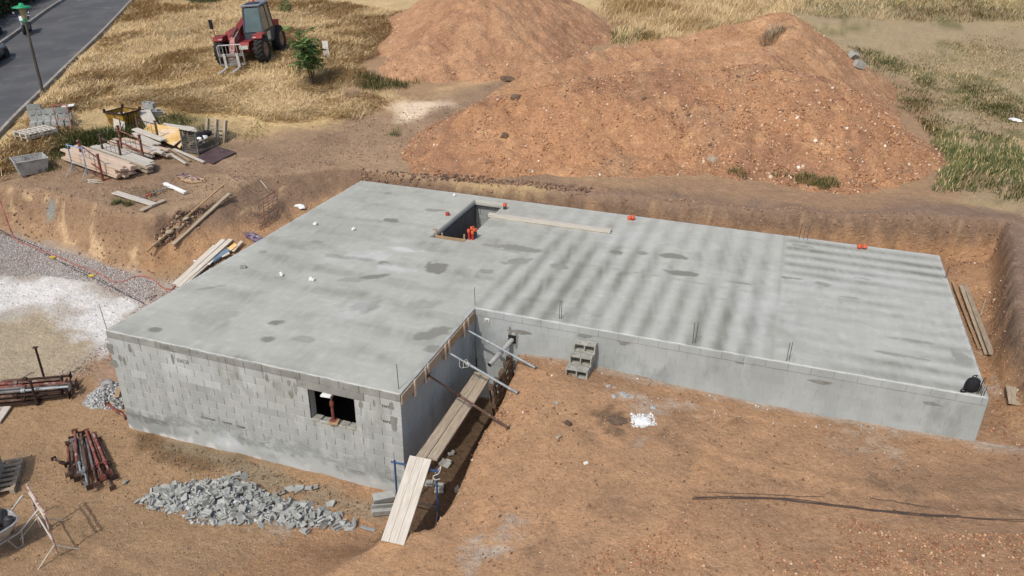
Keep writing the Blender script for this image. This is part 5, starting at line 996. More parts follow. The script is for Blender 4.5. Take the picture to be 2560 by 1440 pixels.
aa, bb_ = np.meshgrid(xs_, ys_); zz = ground(aa.ravel(), bb_.ravel())+np.array([rheight(a, b) for a, b in zip(aa.ravel(), bb_.ravel())])*.8-.03; i2 = np.arange(1500).reshape(30, 50)
o = npmesh('core', np.stack([aa.ravel(), bb_.ravel(), zz], 1), np.stack([i2[:-1, :-1], i2[:-1, 1:], i2[1:, 1:], i2[1:, :-1]], -1).reshape(-1, 4), 'mortar', parent=rub); o.matrix_parent_inverse = rinv  # core in a darker tone, painting shade into the gaps between pieces
for i, (a, b) in enumerate(((593, 1188), (612, 1195), (725, 1225), (748, 1224), (772, 1223), (790, 1222), (706, 1235), (828, 1262), (313, 1208), (652, 1315), (728, 1318), (762, 1330))):
    p = G(a, b); o = link('stray_fragment', FR[i % 7]); o.matrix_world = mat4((p.x, p.y, p.z+.035), i*1.7, random.gauss(0, .3), random.gauss(0, .3)) @ Matrix.Scale(random.uniform(.7, 1.1), 4); tag(o, 'broken grey block piece lying loose around the rubble pile', 'block fragment', 'loose block pieces by the rubble')
p = G(918, 1325); pplank('metal_strip', 'thin grey metal strip lying on the dirt left of the ramp foot', (903, 1318), (938, 1328), .08, .01, 'galv', cat='metal strip', seg=2)
# concrete spoil at the house corner
cs = thing('mortar_spoil', 'grey heap of spilt mortar and lumps at the corner of the house', 'mortar heap', G(270, 1000))
q = inpoly([(205, 1010), (225, 985), (258, 960), (300, 955), (305, 990), (310, 1020), (270, 1025), (230, 1022)], 1500); dd, _ = sdpoly(q[:, 0], q[:, 1], gpoly([(205, 1010), (225, 985), (258, 960), (300, 955), (305, 990), (310, 1020), (270, 1025), (230, 1022)]))
o = rocks('lumps', np.column_stack([q, ground(q[:, 0], q[:, 1])+np.clip(dd, 0, .5)*.35*RNG.random(len(q))]), lognsize(len(q), .015, .085, 2.2), pal(len(q), [(172, 172, 170), (150, 150, 148), (192, 191, 188)])); o.parent = cs; o.matrix_parent_inverse = Matrix.Translation(-cs.location)
o = crumple('large_lump', '', G(268, 965)+Vector((0, 0, .08)), (.2, .17, .14), 'trough', '', 77); del o['label']; del o['category']; o.parent = cs; o.matrix_parent_inverse = Matrix.Translation(-cs.location)
for i, (p, q, ms) in enumerate((((270, 1018), (318, 1048), ('rust_red', 'rust_red')), ((268, 1012), (312, 1020), ('wood_grey', 'grey_steel')))):
    a = G(*p); b = G(*q); a.z += .1; b.z += .06; prop('steel_prop', ['red rusty prop half under the mortar heap at the house corner', 'grey dusty prop lying over the mortar heap at the house corner'][i], a, b, ms)
pplank('wood_offcut', 'small orange-tan board standing against the house corner in the mortar', (293, 1000), (299, 975), .12, .02, 'wood_tan', dz=.06, cat='offcut', seg=1)
# loose bundle of props
PT = [(172, 1112), (182, 1105), (191, 1092), (196, 1104), (200, 1110), (206, 1098), (212, 1100), (218, 1105), (220, 1092), (226, 1100), (232, 1096), (238, 1100), (243, 1106), (248, 1108), (186, 1116), (210, 1112), (178, 1122)]
PBT = [(173, 1192), (186, 1203), (200, 1208), (213, 1212), (222, 1222), (230, 1236), (240, 1216), (246, 1224), (262, 1212), (252, 1206), (268, 1204), (278, 1198), (287, 1198), (290, 1205), (208, 1200), (284, 1226), (196, 1210)]
CM = [('rust_red', 'rust_brown'), ('rust_brown', 'rust_dark'), ('grey_steel', 'rust_brown'), ('rust_red', 'rust_red'), ('grey_steel', 'galv')]
PLAB = ['red-flaked rusty prop in the loose prop bundle on the ground', 'dark brown rusty prop in the loose prop bundle on the ground', 'dusty grey-brown prop in the loose prop bundle on the ground', 'evenly red prop in the loose prop bundle on the ground', 'pale grey prop in the loose prop bundle on the ground']
for i, (p, q) in enumerate(zip(PT, PBT)):
    a = G(*p); b = G(*q); k = (0, 1, 0, 2, 4, 1, 3, 2, 3, 0, 1, 3, 0, 1, 4, 2, 1)[i]; lay = (i % 3)*.062; a.z += .05+lay; b.z += .07+lay*1.1
    prop('steel_prop', PLAB[k], a, b, CM[k], 'loose bundle of steel props', r=.034, ext=.62+.05*(i % 3))
a = G(135, 1150); b = G(170, 1170); a.z += .03; b.z += .1; prop('steel_prop', 'short rusty prop end sticking out across the loose prop bundle', a, b, CM[1], r=.03)
# prop rack at the left
c0 = PZ(93, 1010, -2.82); c1 = PZ(125, 950, -2.82)
ex_ = (PZ(170, 985, -2.82)-PZ(0, 1000, -2.82)).normalized(); ey_ = Vector((-ex_.y, ex_.x, 0))
rl = Vector((c0.x, c0.y, gz(c0.x, c0.y))); rk = thing('prop_rack', 'rusty steel cradle of upright posts holding a load of long props', 'rack', rl, math.atan2(ex_.y, ex_.x))
for x_ in (0, -1.25):
    for y_ in (0, .8): mb = MB(); hgt = .80 if y_ == 0 else 1.35; mb.tube([(x_, y_, 0), (x_, y_, hgt)], .032, 8); mb.box((x_, y_, hgt), (.13, .1, .012)); mb.build('post', 'rust_dark', rk)
    mb = MB(); mb.beam((x_, -.05, .06), (x_, .85, .06), .06, .06); mb.build('cross_beam', 'rust_dark', rk)
for y_ in (0, .8): mb = MB(); mb.beam((-1.3, y_, .1), (.05, y_, .1), .05, .05); mb.build('side_rail', 'rust_dark', rk)
for i in range(15):
    lay = i//5; y_ = .10+.15*(i % 5)+random.uniform(-.02, .02); z_ = .17+.13*lay; x1_ = .75+random.uniform(-.35, .15); x0_ = x1_-2.9
    T = rk.matrix_basis @ Vector((x0_, y_, z_)), rk.matrix_basis @ Vector((x1_, y_, z_+random.uniform(-.02, .02)))
    k = (1, 2, 1, 0, 2, 1, 0, 4, 2, 1, 4, 2, 3, 0, 1)[i]; prop('steel_prop', PLAB[k].replace('in the loose prop bundle on the ground', 'racked in the steel cradle'), T[0], T[1], CM[k], 'props in the steel cradle', r=.044, ext=.6)
for i, (p, q, wd) in enumerate((((-8, 1062), (20, 1022), .2), ((-10, 1035), (8, 1018), .16))): pplank('plank', ['pale board lying on the dirt by the prop cradle', 'short pale board end on the dirt under the prop cradle'][i], p, q, wd, .05, 'wood_white', dz=.02)
# pallet of new blocks at the picture's left margin
pc = PZ(55, 1132, -2.72); pd_ = PZ(4, 1300, -2.72); ax_ = (pd_-pc); ln = ax_.length; ax_.normalize(); nrm_ = Vector((ax_.y, -ax_.x, 0))
if nrm_.x > 0: nrm_ = -nrm_
cen = pc+ax_*.62+nrm_*.45; cen.z = gz(cen.x, cen.y)+.0; PM = mat4(cen, math.atan2(ax_.y, ax_.x))
pallet('pallet', 'grey wooden pallet under the stack of new concrete blocks', PM, 'wood_grey', 1.25, .9)
SIDE = 1 if (PM.to_3x3() @ Vector((0, 1, 0))).dot(nrm_) > 0 else -1
for lvl in range(5):
    for i in range(5):
        for j in range(1 if lvl < 4 else 0):
            o = hollow_block('concrete_block', 'new grey hollow block in the palletised stack by the wheelbarrow', PM @ mat4((-.22+.206*i, SIDE*.16, .245+.2*lvl), math.pi/2), 'block_grey', (.5, .2, .195, 2), 'z', 'block stack on the pallet')
# sawhorse
f0 = PZ(147, 1396, -2.9); f1 = PZ(105, 1327, -2.9); cen = (f0+f1)/2; cen.z = gz(cen.x, cen.y)
sw_ = trestle('sawhorse', 'paint-spattered rusty steel trestle standing on the dirt by the wheelbarrow', cen, math.atan2(f1.y-f0.y, f1.x-f0.x), (f1-f0).length, 1.22, 'spatter', 'wood_white', sp=.42)
mb = MB(); mb.tube([(-(f1-f0).length/2, 0, 1.07), ((f1-f0).length/2, 0, 1.07)], .026, 8); mb.build('upper_rail', 'wood_white', sw_)
# wheelbarrow with plastic tubes
wl = G(-16, 1385); wb_ = thing('wheelbarrow', 'galvanised wheelbarrow loaded with dark plastic tubes', 'wheelbarrow', wl, 1.35); wb_.scale = (1.15, 1.15, 1.15)
mb = MB(); pr = [(.22, .30), (.30, .32), (.40, .55), (.41, .55), (.31, .29), (.0, .27)]
vs = []
for (sx_, sy_, z_) in ((.28, .20, .30), (.48, .34, .60), (.50, .36, .60), (.29, .21, .29)):
    for k in range(16):
        a = 2*math.pi*k/16; c_, s_ = math.cos(a), math.sin(a); e_ = .55; vs.append((sx_*math.copysign(abs(c_)**e_, c_)+.02, sy_*math.copysign(abs(s_)**e_, s_), z_))
fs = [(r_*16+k, r_*16+(k+1) % 16, (r_+1)*16+(k+1) % 16, (r_+1)*16+k) for r_ in range(3) for k in range(16)]+[tuple(range(16))]; mb.add(vs, fs); mb.build('tray', 'barrow', wb_, fix=False)
mb = MB(); mb.tube([vs[16+k] for k in range(16)]+[vs[16]], .016, 6); mb.build('rim_bar', 'barrow', wb_)
for s_ in (-1, 1):
    mb = MB(); mb.tube([(-.62, s_*.06, .2), (-.3, s_*.2, .27), (.4, s_*.27, .33), (.85, s_*.30, .62)], .017, 7); mb.build('handle', 'barrow', wb_)
    mb = MB(); mb.tube([(.2, s_*.24, .31), (.30, s_*.24, .02), (.42, s_*.24, .02), (.45, s_*.26, .34)], .015, 6); mb.build('leg', 'barrow', wb_)
mb = MB(); mb.lathe([(.07, -.04), (.17, -.045), (.2, 0), (.17, .045), (.07, .04)], (-.62, 0, .2), 'y', 18); mb.build('wheel', 'tyre', wb_)
for i, (x_, y_, m_) in enumerate(((.36, .12, 'darkpipe'), (.2, .2, 'bluepipe'), (.12, -.05, 'darkpipe'), (.3, -.14, 'darkpipe'), (-.05, .12, 'bluepipe'), (-.08, -.12, 'darkpipe'), (.08, .14, 'darkpipe'))):
    mb = MB(); mb.tube([(0, 0, 0), (0, 0, .3)], .085, 14, cap=False); mb.tube([(0, 0, .3), (0, 0, .3001), (0, 0, .05)], [.085, .074, .074], 14, cap=False); o = mb.build('plastic_tube', m_); o.matrix_world = Matrix.Translation(wl) @ Matrix.Rotation(1.35, 4, 'Z') @ Matrix.Scale(1.12, 4) @ mat4((x_, y_, .38), 0, random.gauss(0, .2), random.gauss(0, .2)); tag(o, ('dark' if m_ == 'darkpipe' else 'blue-grey')+' plastic tube standing in the wheelbarrow', 'plastic tube', 'tubes in the wheelbarrow')
# hoses and cables on the lane
cord('hose', 'dusty red hose winding across the gravel lane to the slab', [(-20, 470), (0, 505), (20, 560), (40, 600), (90, 622), (150, 645), (200, 668), (240, 683), (272, 700), (300, 708), (345, 692), (380, 700), (410, 722), (428, 726), (440, 716), (458, 712)], .022, 'hose', 'hose')
cord('cable', 'dark electric cable along the foot of the earth bank', [(-20, 565), (50, 600), (100, 622), (135, 648), (180, 672), (230, 695), (300, 730), (360, 760)], .016, 'cable', 'cable')
cord('cable', 'second dark cable looping beside the first on the gravel', [(-20, 572), (40, 598), (95, 628), (150, 655), (235, 690), (320, 738), (352, 750), (392, 738), (375, 752)], .012, 'cable', 'cable')
for i, (a, b) in enumerate(((133, 647), (230, 693))): p = G(a, b); mb = MB(); mb.tube([(-.09, 0, .05), (-.02, 0, .055), (.02, 0, .055), (.09, 0, .05)], [.03, .045, .04, .028], 8); mb.box((0, 0, .02), (.1, .07, .03), ch=.005); o = mb.build('cable_connector', 'yellow_conn'); o.matrix_world = mat4((p.x, p.y, p.z+.01), .5); tag(o, ['yellow cable connector by the red hose on the coarse gravel', 'yellow cable connector near the white lime patch'][i], 'connector')

# ================================================================== STORAGE YARD
def lift(px, py, dz): p = G(px, py); p.z += dz; return p
def yfr(p, q): a = G(*p); b = G(*q); d = (b-a); return a, b, math.atan2(d.y, d.x), d.length
# mortar trough
a, b, rz, L_ = yfr((52, 452), (127, 428)); c_ = (a+b)/2; t = thing('mortar_trough', 'grey cement-caked steel mortar trough at the edge of the earth bank', 'trough', (0, 0, 0))
nrm_ = Vector((-math.sin(rz), math.cos(rz), 0)); t.matrix_world = mat4(c_+nrm_*.42+Vector((0, 0, .02)), rz)
TL_, TW_ = L_/2*.98, .42; mb = MB(); vs = []
for (lx, wy, z_) in ((TL_*.86, TW_*.72, .03), (TL_*1.06, TW_*1.05, .58), (TL_*1.03, TW_*1.02, .58), (TL_*.84, TW_*.68, .05)):
    vs += [(-lx, -wy, z_), (lx, -wy, z_), (lx, wy, z_), (-lx, wy, z_)]
mb.add(vs, [(r_*4+k, r_*4+(k+1) % 4, r_*4+4+(k+1) % 4, r_*4+4+k) for r_ in range(3) for k in range(4)]+[(0, 3, 2, 1), (12, 13, 14, 15)]); mb.build('tub', 'trough', t, fix=False)
mb = MB(); r_ = [(-TL_*1.06, -TW_*1.05, .58), (TL_*1.06, -TW_*1.05, .58), (TL_*1.06, TW_*1.05, .58), (-TL_*1.06, TW_*1.05, .58)]
for i in range(4): mb.tube([r_[i], r_[(i+1) % 4]], .022, 6)
mb.build('rim', 'trough', t)
for s_ in (-1, 1): mb = MB(); mb.box((s_*TL_*.6, 0, .015), (.08, TW_*1.5, .05)); mb.build('skid', 'rust_brown', t)
# stacked pallets
a, b, rz, L_ = yfr((70, 368), (140, 345)); c_ = (a+b)/2+Vector((-math.sin(rz), math.cos(rz), 0))*.3
pallet('pallet', 'sun-bleached pallet on top of the pallet stack by the road verge', mat4((c_.x, c_.y, c_.z+.34), rz), 'wood_white', 1.25, .95)
pallet('pallet', 'brown pallet at the bottom of the pallet stack by the road verge', mat4((c_.x, c_.y, c_.z+.17), rz+.03), 'wood_grey', 1.25, .95)
pplank('plank', 'short board sticking out below the pallet stack', (66, 363), (100, 374), .1, .1, 'wood_grey', seg=2)
# stack of grey blocks behind them
a, b, rz, L_ = yfr((85, 330), (150, 322)); c0 = a
for i in range(12):
    l_ = i // 6; k = i % 6; pos = Vector((c0.x, c0.y, c0.z)) + Vector((math.cos(rz), math.sin(rz), 0))*(.05+.255*k) + Vector((-math.sin(rz), math.cos(rz), 0))*(.1+.45*l_)
    hollow_block('concrete_block', ['new grey hollow block standing in the row facing the pallets', 'new grey hollow block in the rear row of blocks behind the pallets'][l_], mat4((pos.x, pos.y, pos.z+.27+.2*l_), rz+math.pi/2+random.uniform(-.06, .06), math.pi/2*(l_ == 0), .08*(l_ == 0)), 'block_grey', (.5, .25, .22, 2), 'z', 'grey blocks by the road verge')
for i in range(4):
    pos = Vector((c0.x, c0.y, c0.z)) + Vector((math.cos(rz), math.sin(rz), 0))*(.1+.5*(i % 3)) + Vector((-math.sin(rz), math.cos(rz), 0))*(.62+.1*(i == 3)); hollow_block('concrete_block', 'new grey block laid flat on top of the upright blocks', mat4((pos.x, pos.y, pos.z+.68+.2*(i == 3)), rz+random.uniform(-.05, .05)), 'block_grey', (.5, .22, .2, 2), 'z', 'blocks laid on top')
def trest_px(lb, p, q, tp, mat, m2, nm='trestle', h=None):
    a = G(*p); b = G(*q); c_ = (a+b)/2; d = b-a; return trestle(nm, lb, c_, math.atan2(d.y, d.x), d.length, h or 1.1, mat, m2)
trest_px('orange rusty trestle beside the grey block stack', (146, 325), (181, 327), None, 'rust_orange', 'rust_orange', h=1.05)
trest_px('pale blue steel trestle standing in front of the red lumber rack', (186, 436), (222, 448), None, 'bluegrey', 'galv', h=1.15)
o = pplank('white_sheet', 'small white sheet lying on the straw by the orange trestle', (160, 284), (190, 281), .42, .03, 'white', dz=.3, cat='sheet', seg=2)
# yellow skip
pA, pB, pC_ = G(271, 313), G(313, 324), G(351, 308); u_ = pA-pB; v_ = pC_-pB; u_.z = v_.z = 0; rz = math.atan2(v_.y, v_.x); SL, SW = v_.length, u_.length*.95
t = thing('skip', 'rusty yellow steel skip filled with wood scraps', 'skip', (0, 0, 0)); t.matrix_world = mat4((pB.x, pB.y, pB.z+.03), rz); H_ = .62
vs = []
for g_, z_ in ((0.02, .08), (-.06, H_), (-.03, H_), (.05, .11)): vs += [(g_, g_, z_), (SL-g_, g_, z_), (SL-g_, SW-g_, z_), (g_, SW-g_, z_)]
mb = MB(); mb.add(vs, [(r_*4+k, r_*4+(k+1) % 4, r_*4+4+(k+1) % 4, r_*4+4+k) for r_ in range(3) for k in range(4)]+[(0, 3, 2, 1), (12, 13, 14, 15)]); mb.build('tub', 'skip', t, fix=False)
rc = [(-.06, -.06, H_), (SL+.06, -.06, H_), (SL+.06, SW+.06, H_), (-.06, SW+.06, H_)]; mb = MB()
for i in range(4): mb.beam(rc[i], rc[(i+1) % 4], .06, .06)
mb.build('rim', 'rust_dark', t)
for q in rc: mb = MB(); mb.box((q[0], q[1], H_+.06), (.09, .09, .16), ch=.01); mb.build('corner_lug', 'rust_dark', t)
for k in range(5):
    mb = MB(); x_ = SL*(.12+.19*k); mb.beam((x_, -.02, .1), (x_, -.075, H_-.03), .05, .03, up=(0, 1, 0)); mb.build('rib', 'skip', t)
for s_ in (.2, .8): mb = MB(); mb.box((SL*s_, SW/2, .03), (.12, SW, .1)); mb.build('foot', 'rust_dark', t)
for i in range(9):
    a = t.matrix_world @ Vector((random.uniform(.2, SL-.2), random.uniform(.15, SW-.15), .3+.03*i)); ang = random.uniform(-.4, .5)+rz; b = a+Vector((math.cos(ang), math.sin(ang), random.uniform(-.1, .12)))*random.uniform(.5, .9)
    plank('wood_scrap', 'splintered wood scrap lying inside the yellow skip', a, b, .09, .03, ['wood_grey', 'wood_dark', 'wood_tan'][i % 3], 'wood scrap', 'scraps in the skip', seg=1)
for i, (a, b, dz, rz_, rx) in enumerate(((378, 287, .12, .4, 0), (392, 290, .14, 1.0, .3), (376, 283, .36, .2, .1), (366, 289, .12, -.3, 0))): p = lift(a, b, dz); hollow_block('hollow_block', ['grey hollow block at the bottom of the small heap beside the skip', 'grey hollow block tilted at the outer side of the heap beside the skip', 'pale hollow block on top of the heap beside the skip', 'grey hollow block wedged against the yellow skip'][i], mat4(p, rz_, rx, .1), 'block_grey', (.5, .25, .25, 2), 'z')
a = lift(300, 338, .02); b = lift(303, 312, .5); plank('white_board', 'white board leaning against the front of the yellow skip', a, b, .45, .03, 'wood_white', 'board', up=(.3, -.6, .7), seg=2)
a = lift(384, 322, .03); b = lift(364, 300, .42); plank('white_board', 'dirty white board leaning by the corner of the yellow skip', a, b, .5, .03, 'wood_white', 'board', up=(.6, -.4, .6), seg=2)
for i in range(6): a = lift(258+i*3, 334+random.randint(-4, 4), .04+.03*i); b = lift(276-i*2, 346+random.randint(-6, 4), .05); plank('stick', 'thin pale stick in the little scrap pile left of the skip', a, b, .04, .025, 'wood_white', 'stick', 'sticks near the skip', seg=1)
for i in range(5): a = lift(296+i*2, 338, .02); b = lift(307-i, 328, .35+.06*i); plank('stick', 'thin stick leaning on the white board in front of the skip', a, b, .025, .02, 'wood_grey', 'stick', 'sticks leaning by the skip', seg=1)
# lumber racks: frame of two posts with thin bars
def rackframe(lb, p, q, h, mat):
    a = G(*p); b = G(*q); d = b-a; W = d.length; t = thing('lumber_rack', lb, 'rack', (0, 0, 0)); t.matrix_world = mat4(a, math.atan2(d.y, d.x))
    dz_ = b.z-a.z
    for x_, zo in ((0, 0), (W, dz_)): mb = MB(); mb.box((x_, 0, zo+h/2), (.07, .07, h), ch=.006); mb.box((x_, 0, zo+h+.02), (.1, .1, .05), ch=.006); mb.build('post', mat, t)
    for k, z_ in enumerate((.06, .42*h, .88*h)): mb = MB(); mb.beam((0, 0, z_), (W, 0, z_+dz_), .03, .03 if k != 1 else .05); mb.build('rail', mat, t)
    for k in range(1, 4): mb = MB(); x_ = W*k/4; mb.tube([(x_, 0, .06+dz_*k/4), (x_, 0, .9*h+dz_*k/4)], .008, 5); mb.build('grid_bar', 'rust_brown', t)
    mb = MB(); mb.beam((0, -.0, .03), (0, .9, .03), .05, .05); mb.build('foot', mat, t); mb = MB(); mb.beam((W, 0, .03+dz_), (W, .9, .03+dz_), .05, .05); mb.build('foot', mat, t); return t
rackframe('red steel rack frame standing across the pink fresh-sawn lumber', (210, 416), (258, 452), .98, 'rust_red'); rackframe('dark rusty rack frame standing across the two long white boards', (262, 398), (307, 414), .95, 'rust_brown')
rackframe('bright red rack frame with a mid rail before the jumbled white boards', (308, 384), (361, 408), 1.08, 'rust_red'); rackframe('rust-brown rack frame in front of the yellow plywood sheets', (351, 348), (398, 362), .95, 'rust_brown')
def lumber(p, q, cols, rows, wd, th, mat, lb, grp, jit=.12, base=.1, length=None):
    a = G(*p); b = G(*q); d = (b-a); d.normalize(); L = length or (b-a).length; sd = Vector((-d.y, d.x, 0)).normalized()
    for r_ in range(rows):
        for c in range(cols):
            o0 = random.uniform(-jit, jit); off = sd*((c-(cols-1)/2)*(wd+.012)+random.uniform(-.01, .01)); aa_ = a+off+d*o0; bb2 = a+off+d*(L+random.uniform(-jit, jit)*1.3)
            aa_.z = a.z+base+th/2+r_*(th+.004)+random.uniform(0, .004); bb2.z = b.z+base+th/2+r_*(th+.004)+random.uniform(0, .012)
            plank('plank', lb[min(r_*len(lb)//rows, len(lb)-1)], aa_, bb2, wd-.005, th, mat if isinstance(mat, str) else mat[(r_*cols+c) % len(mat)], 'plank', grp, seg=3)
lumber((186, 399), (322, 447), 4, 5, .19, .075, 'wood_pale', ['fresh pinkish plank low in the lumber stack behind the blue trestle', 'fresh pinkish plank near the top of the lumber stack behind the blue trestle'], 'fresh lumber stack', .18)
lumber((246, 384), (383, 432), 2, 1, .3, .05, 'wood_white', ['long wide white board on the low stack between two rack frames'], 'two long white boards', .15, .32); lumber((250, 386), (372, 430), 2, 3, .28, .075, 'wood_grey', ['weathered plank under the two long white boards'], 'planks under the white boards', .3, .06)
lumber((298, 368), (398, 396), 4, 3, .17, .07, ['wood_white', 'wood_grey', 'wood_pale'], ['weathered plank in the lower jumbled stack behind the bright red frame', 'pale plank in the upper jumbled stack behind the bright red frame'], 'jumbled plank stack', .35, .1)
for i, (p, q, dz, wd) in enumerate(((( 343, 352), (414, 378), .5, .3), ((345, 366), (392, 386), .45, .24), ((340, 358), (402, 384), .42, .2), ((360, 378), (405, 396), .38, .16))): a = lift(*p, dz); b = lift(*q, dz-.05); plank('plank', ['wide whitened board topmost on the jumbled stack', 'short pale board end lying over the jumbled stack', 'whitened board askew on the jumbled stack', 'narrow whitened board slipping off the jumbled stack'][i], a, b, wd, .05, 'wood_white', seg=2)
for i, (p, q, wd) in enumerate((((398, 374), (466, 416), .1), ((436, 378), (511, 411), .12), ((415, 370), (476, 406), .07), ((330, 410), (352, 404), .1))): pplank('plank', ['narrow white board lying from the jumbled stack toward the yard', 'long white board ending beside the brown plywood sheet', 'thin brown batten between two white boards', 'short board scrap behind the pink lumber'][i], p, q, wd, .05, 'wood_white' if i != 2 else 'wood_grey', dz=.08-.03*i)
def sheet(nm, lb, pts, dz, th, mat, cat='plywood'):
    P_ = [G(*p) for p in pts]; z_ = sum(p.z for p in P_)/len(P_); c_ = sum(P_, Vector())/len(P_); mb = MB(); n = len(P_)
    top = [(p.x-c_.x, p.y-c_.y, p.z-c_.z+th) for p in P_]; bot = [(p[0], p[1], p[2]-th) for p in top]
    mb.add(bot+top, [tuple(range(n))[::-1], tuple(range(n, 2*n))]+[(i, (i+1) % n, n+(i+1) % n, n+i) for i in range(n)]); o = mb.build(nm, mat); o.location = c_+Vector((0, 0, dz)); return tag(o, lb, cat)
sheet('plywood_sheet', 'large clean yellow plywood sheet on top of the board pile', [(358, 348), (378, 327), (449, 339), (459, 366), (438, 383)], .3, .03, 'ply_yellow'); sheet('plywood_sheet', 'tan plywood sheet partly under the yellow one, toward the skip', [(390, 334), (412, 318), (455, 326), (462, 350), (430, 352)], .16, .03, 'wood_tan'); sheet('plywood_sheet', 'narrow yellow plywood offcut sticking out below the large sheet', [(446, 380), (456, 366), (462, 370), (452, 384)], .22, .02, 'ply_yellow')
for i in range(4): pplank('plank', 'pale board laid across the plywood sheets toward the wire cage', (412+i*5, 323+i*4), (488+i*3, 334+i*4), .13, .04, 'wood_white', dz=.2+.02*i, group='boards on the plywood')
sheet('brown_plywood', 'dark brown film-faced plywood sheet lying on the earth', [(490, 399), (543, 369), (591, 384), (533, 413)], .05, .02, 'ply_brown')
# wire cage with junk
pL, pF, pR = G(462, 379), G(497, 389), G(549, 361); u_ = pL-pF; v_ = pR-pF; u_.z = v_.z = 0; CU, CVv = u_.length, v_.length
t = thing('wire_cage', 'grey wire mesh cage full of scrap with one side folded down', 'wire cage', (0, 0, 0)); t.matrix_world = mat4((pF.x, pF.y, pF.z+.02), math.atan2(v_.y, v_.x)); CH = .78
mb = MB()
for q in (((0, 0), (CVv, 0)), ((CVv, 0), (CVv, CU)), ((CVv, CU), (0, CU)), ((0, CU), (0, 0))): mb.beam((*q[0], .1), (*q[1], .1), .05, .06)
mb.build('base_frame', 'grey_steel', t); mb = MB(); mb.box((CVv/2, CU/2, .12), (CVv-.06, CU-.06, .02)); mb.build('floor', 'wood_dark', t)
for x_, y_ in ((0, 0), (CVv, 0), (CVv, CU), (0, CU)): mb = MB(); mb.box((x_, y_, .45), (.05, .05, .9)); mb.build('post', 'grey_steel', t)
def wires(a, b, h0, h1, nh, nv):
    mb = MB(); a = Vector((*a, 0)); b = Vector((*b, 0))
    for i in range(nh+1): z_ = Vector((0, 0, h0+(h1-h0)*i/nh)); mb.tube([a+z_, b+z_], .006, 4, cap=False)
    for i in range(nv+1): p = a.lerp(b, i/nv); mb.tube([p+Vector((0, 0, h0)), p+Vector((0, 0, h1))], .006, 4, cap=False)
    return mb
for a, b, h in (((0, CU), (CVv, CU), CH), ((CVv, 0), (CVv, CU), CH), ((0, 0), (0, CU), CH), ((0, 0), (CVv, 0), CH*.5)): wires(a, b, .12, h, 7, 12).build('wire_panel', 'grey_steel', t)
CMx = t.matrix_world.copy()
for i in range(12): a = CMx @ Vector((random.uniform(.15, CVv-.5), random.uniform(.15, CU-.2), .18+.03*i)); an = random.uniform(0, 6.28); b = a+Vector((math.cos(an)*.4, math.sin(an)*.4, random.uniform(-.02, .2))); b2 = CMx.inverted() @ b; b2.x = min(max(b2.x, .1), CVv-.1); b2.y = min(max(b2.y, .1), CU-.1); plank('scrap_piece', 'piece of wood and steel scrap inside the wire cage', a, CMx @ b2, .08, .05, ['wood_grey', 'grey_steel', 'wood_white', 'rust_dark'][i % 4], 'scrap', 'scrap in the wire cage', seg=1)
for i in range(3): crumple('black_bag', 'black crumpled bag on the scrap inside the wire cage', CMx @ Vector((CVv*(.5+.18*i), CU*.6, .55)), (.22, .18, .17), 'black', 'bag', 90+i, group='bags in the wire cage')
for i in range(2): crumple('white_scrap', 'white crumpled scrap among the junk in the wire cage', CMx @ Vector((CVv*(.35+.25*i), CU*.35, .5)), (.14, .12, .1), 'white', 'scrap', 95+i, group='white scrap in the wire cage')
a = CMx @ Vector((CVv+.35, CU*.1, .05)); pallet('pallet', 'grey pallet leaning against the end of the wire cage', CMx @ Matrix.Translation((CVv+.28, CU*.55, .5)) @ Matrix.Rotation(math.radians(108), 4, 'Y') @ Matrix.Rotation(0, 4, 'Z'), 'wood_grey', 1.1, 1.0)
# straps, rope, screed rake, boards
def tangle(nm, lb, px, py, r, n, rad, mat, cat, seed):
    g_ = G(px, py); rr = random.Random(seed); pts = []
    for i in range(n): a = i*1.9+rr.uniform(-.4, .4); q = r*rr.uniform(.2, 1); x_ = g_.x+q*math.cos(a)*1.5; y_ = g_.y+q*math.sin(a)*.8; pts.append((x_, y_, gz(x_, y_)+rad+rr.uniform(0, .08)))
    o = cord(nm, lb, pts, rad, mat, cat, world=True, n=5); return o
tangle('strap_tangle', 'tangled tan lashing straps on the yard earth', 482, 452, .45, 26, .018, 'strap_tan', 'strap', 4); tangle('strap_tangle', 'purple strap mixed into the tan strap tangle', 476, 449, .4, 14, .016, 'strap_purple', 'strap', 5); tangle('purple_strap', 'purple and white straps heaped against the slab edge', 640, 600, .3, 40, .016, 'strap_purple', 'strap', 6); tangle('pale_rope', 'white rope end on the earth below the blue trestle', 235, 458, .28, 8, .014, 'rope', 'rope', 7)
a = lift(350, 503, .1); b = lift(423, 475, .12); t = thing('screed_rake', 'white T-shaped screed rake with an orange grip lying on boards', 'rake', (0, 0, 0)); t.matrix_world = frame(a, b); L_ = (b-a).length
mb = MB(); mb.tube([(0, 0, 0), (L_*.18, 0, 0)], .022, 8); mb.build('tip', 'galv', t); mb = MB(); mb.tube([(L_*.18, 0, 0), (L_*.4, 0, 0)], .03, 8); mb.build('grip', 'orange', t); mb = MB(); mb.tube([(L_*.4, 0, 0), (L_, 0, 0)], .022, 8); mb.build('handle', 'galv', t)
ha = t.matrix_world.inverted() @ lift(412, 464, .08); hb = t.matrix_world.inverted() @ lift(464, 487, .08); mb = MB(); mb.beam(ha, hb, .14, .09, ch=.01); mb.build('head', 'white', t); hm = (ha+hb)/2
for s_ in (.3, .7): mb = MB(); mb.tube([(L_*.96, 0, 0), ha.lerp(hb, s_)], .016, 6); mb.build('strut', 'white', t)
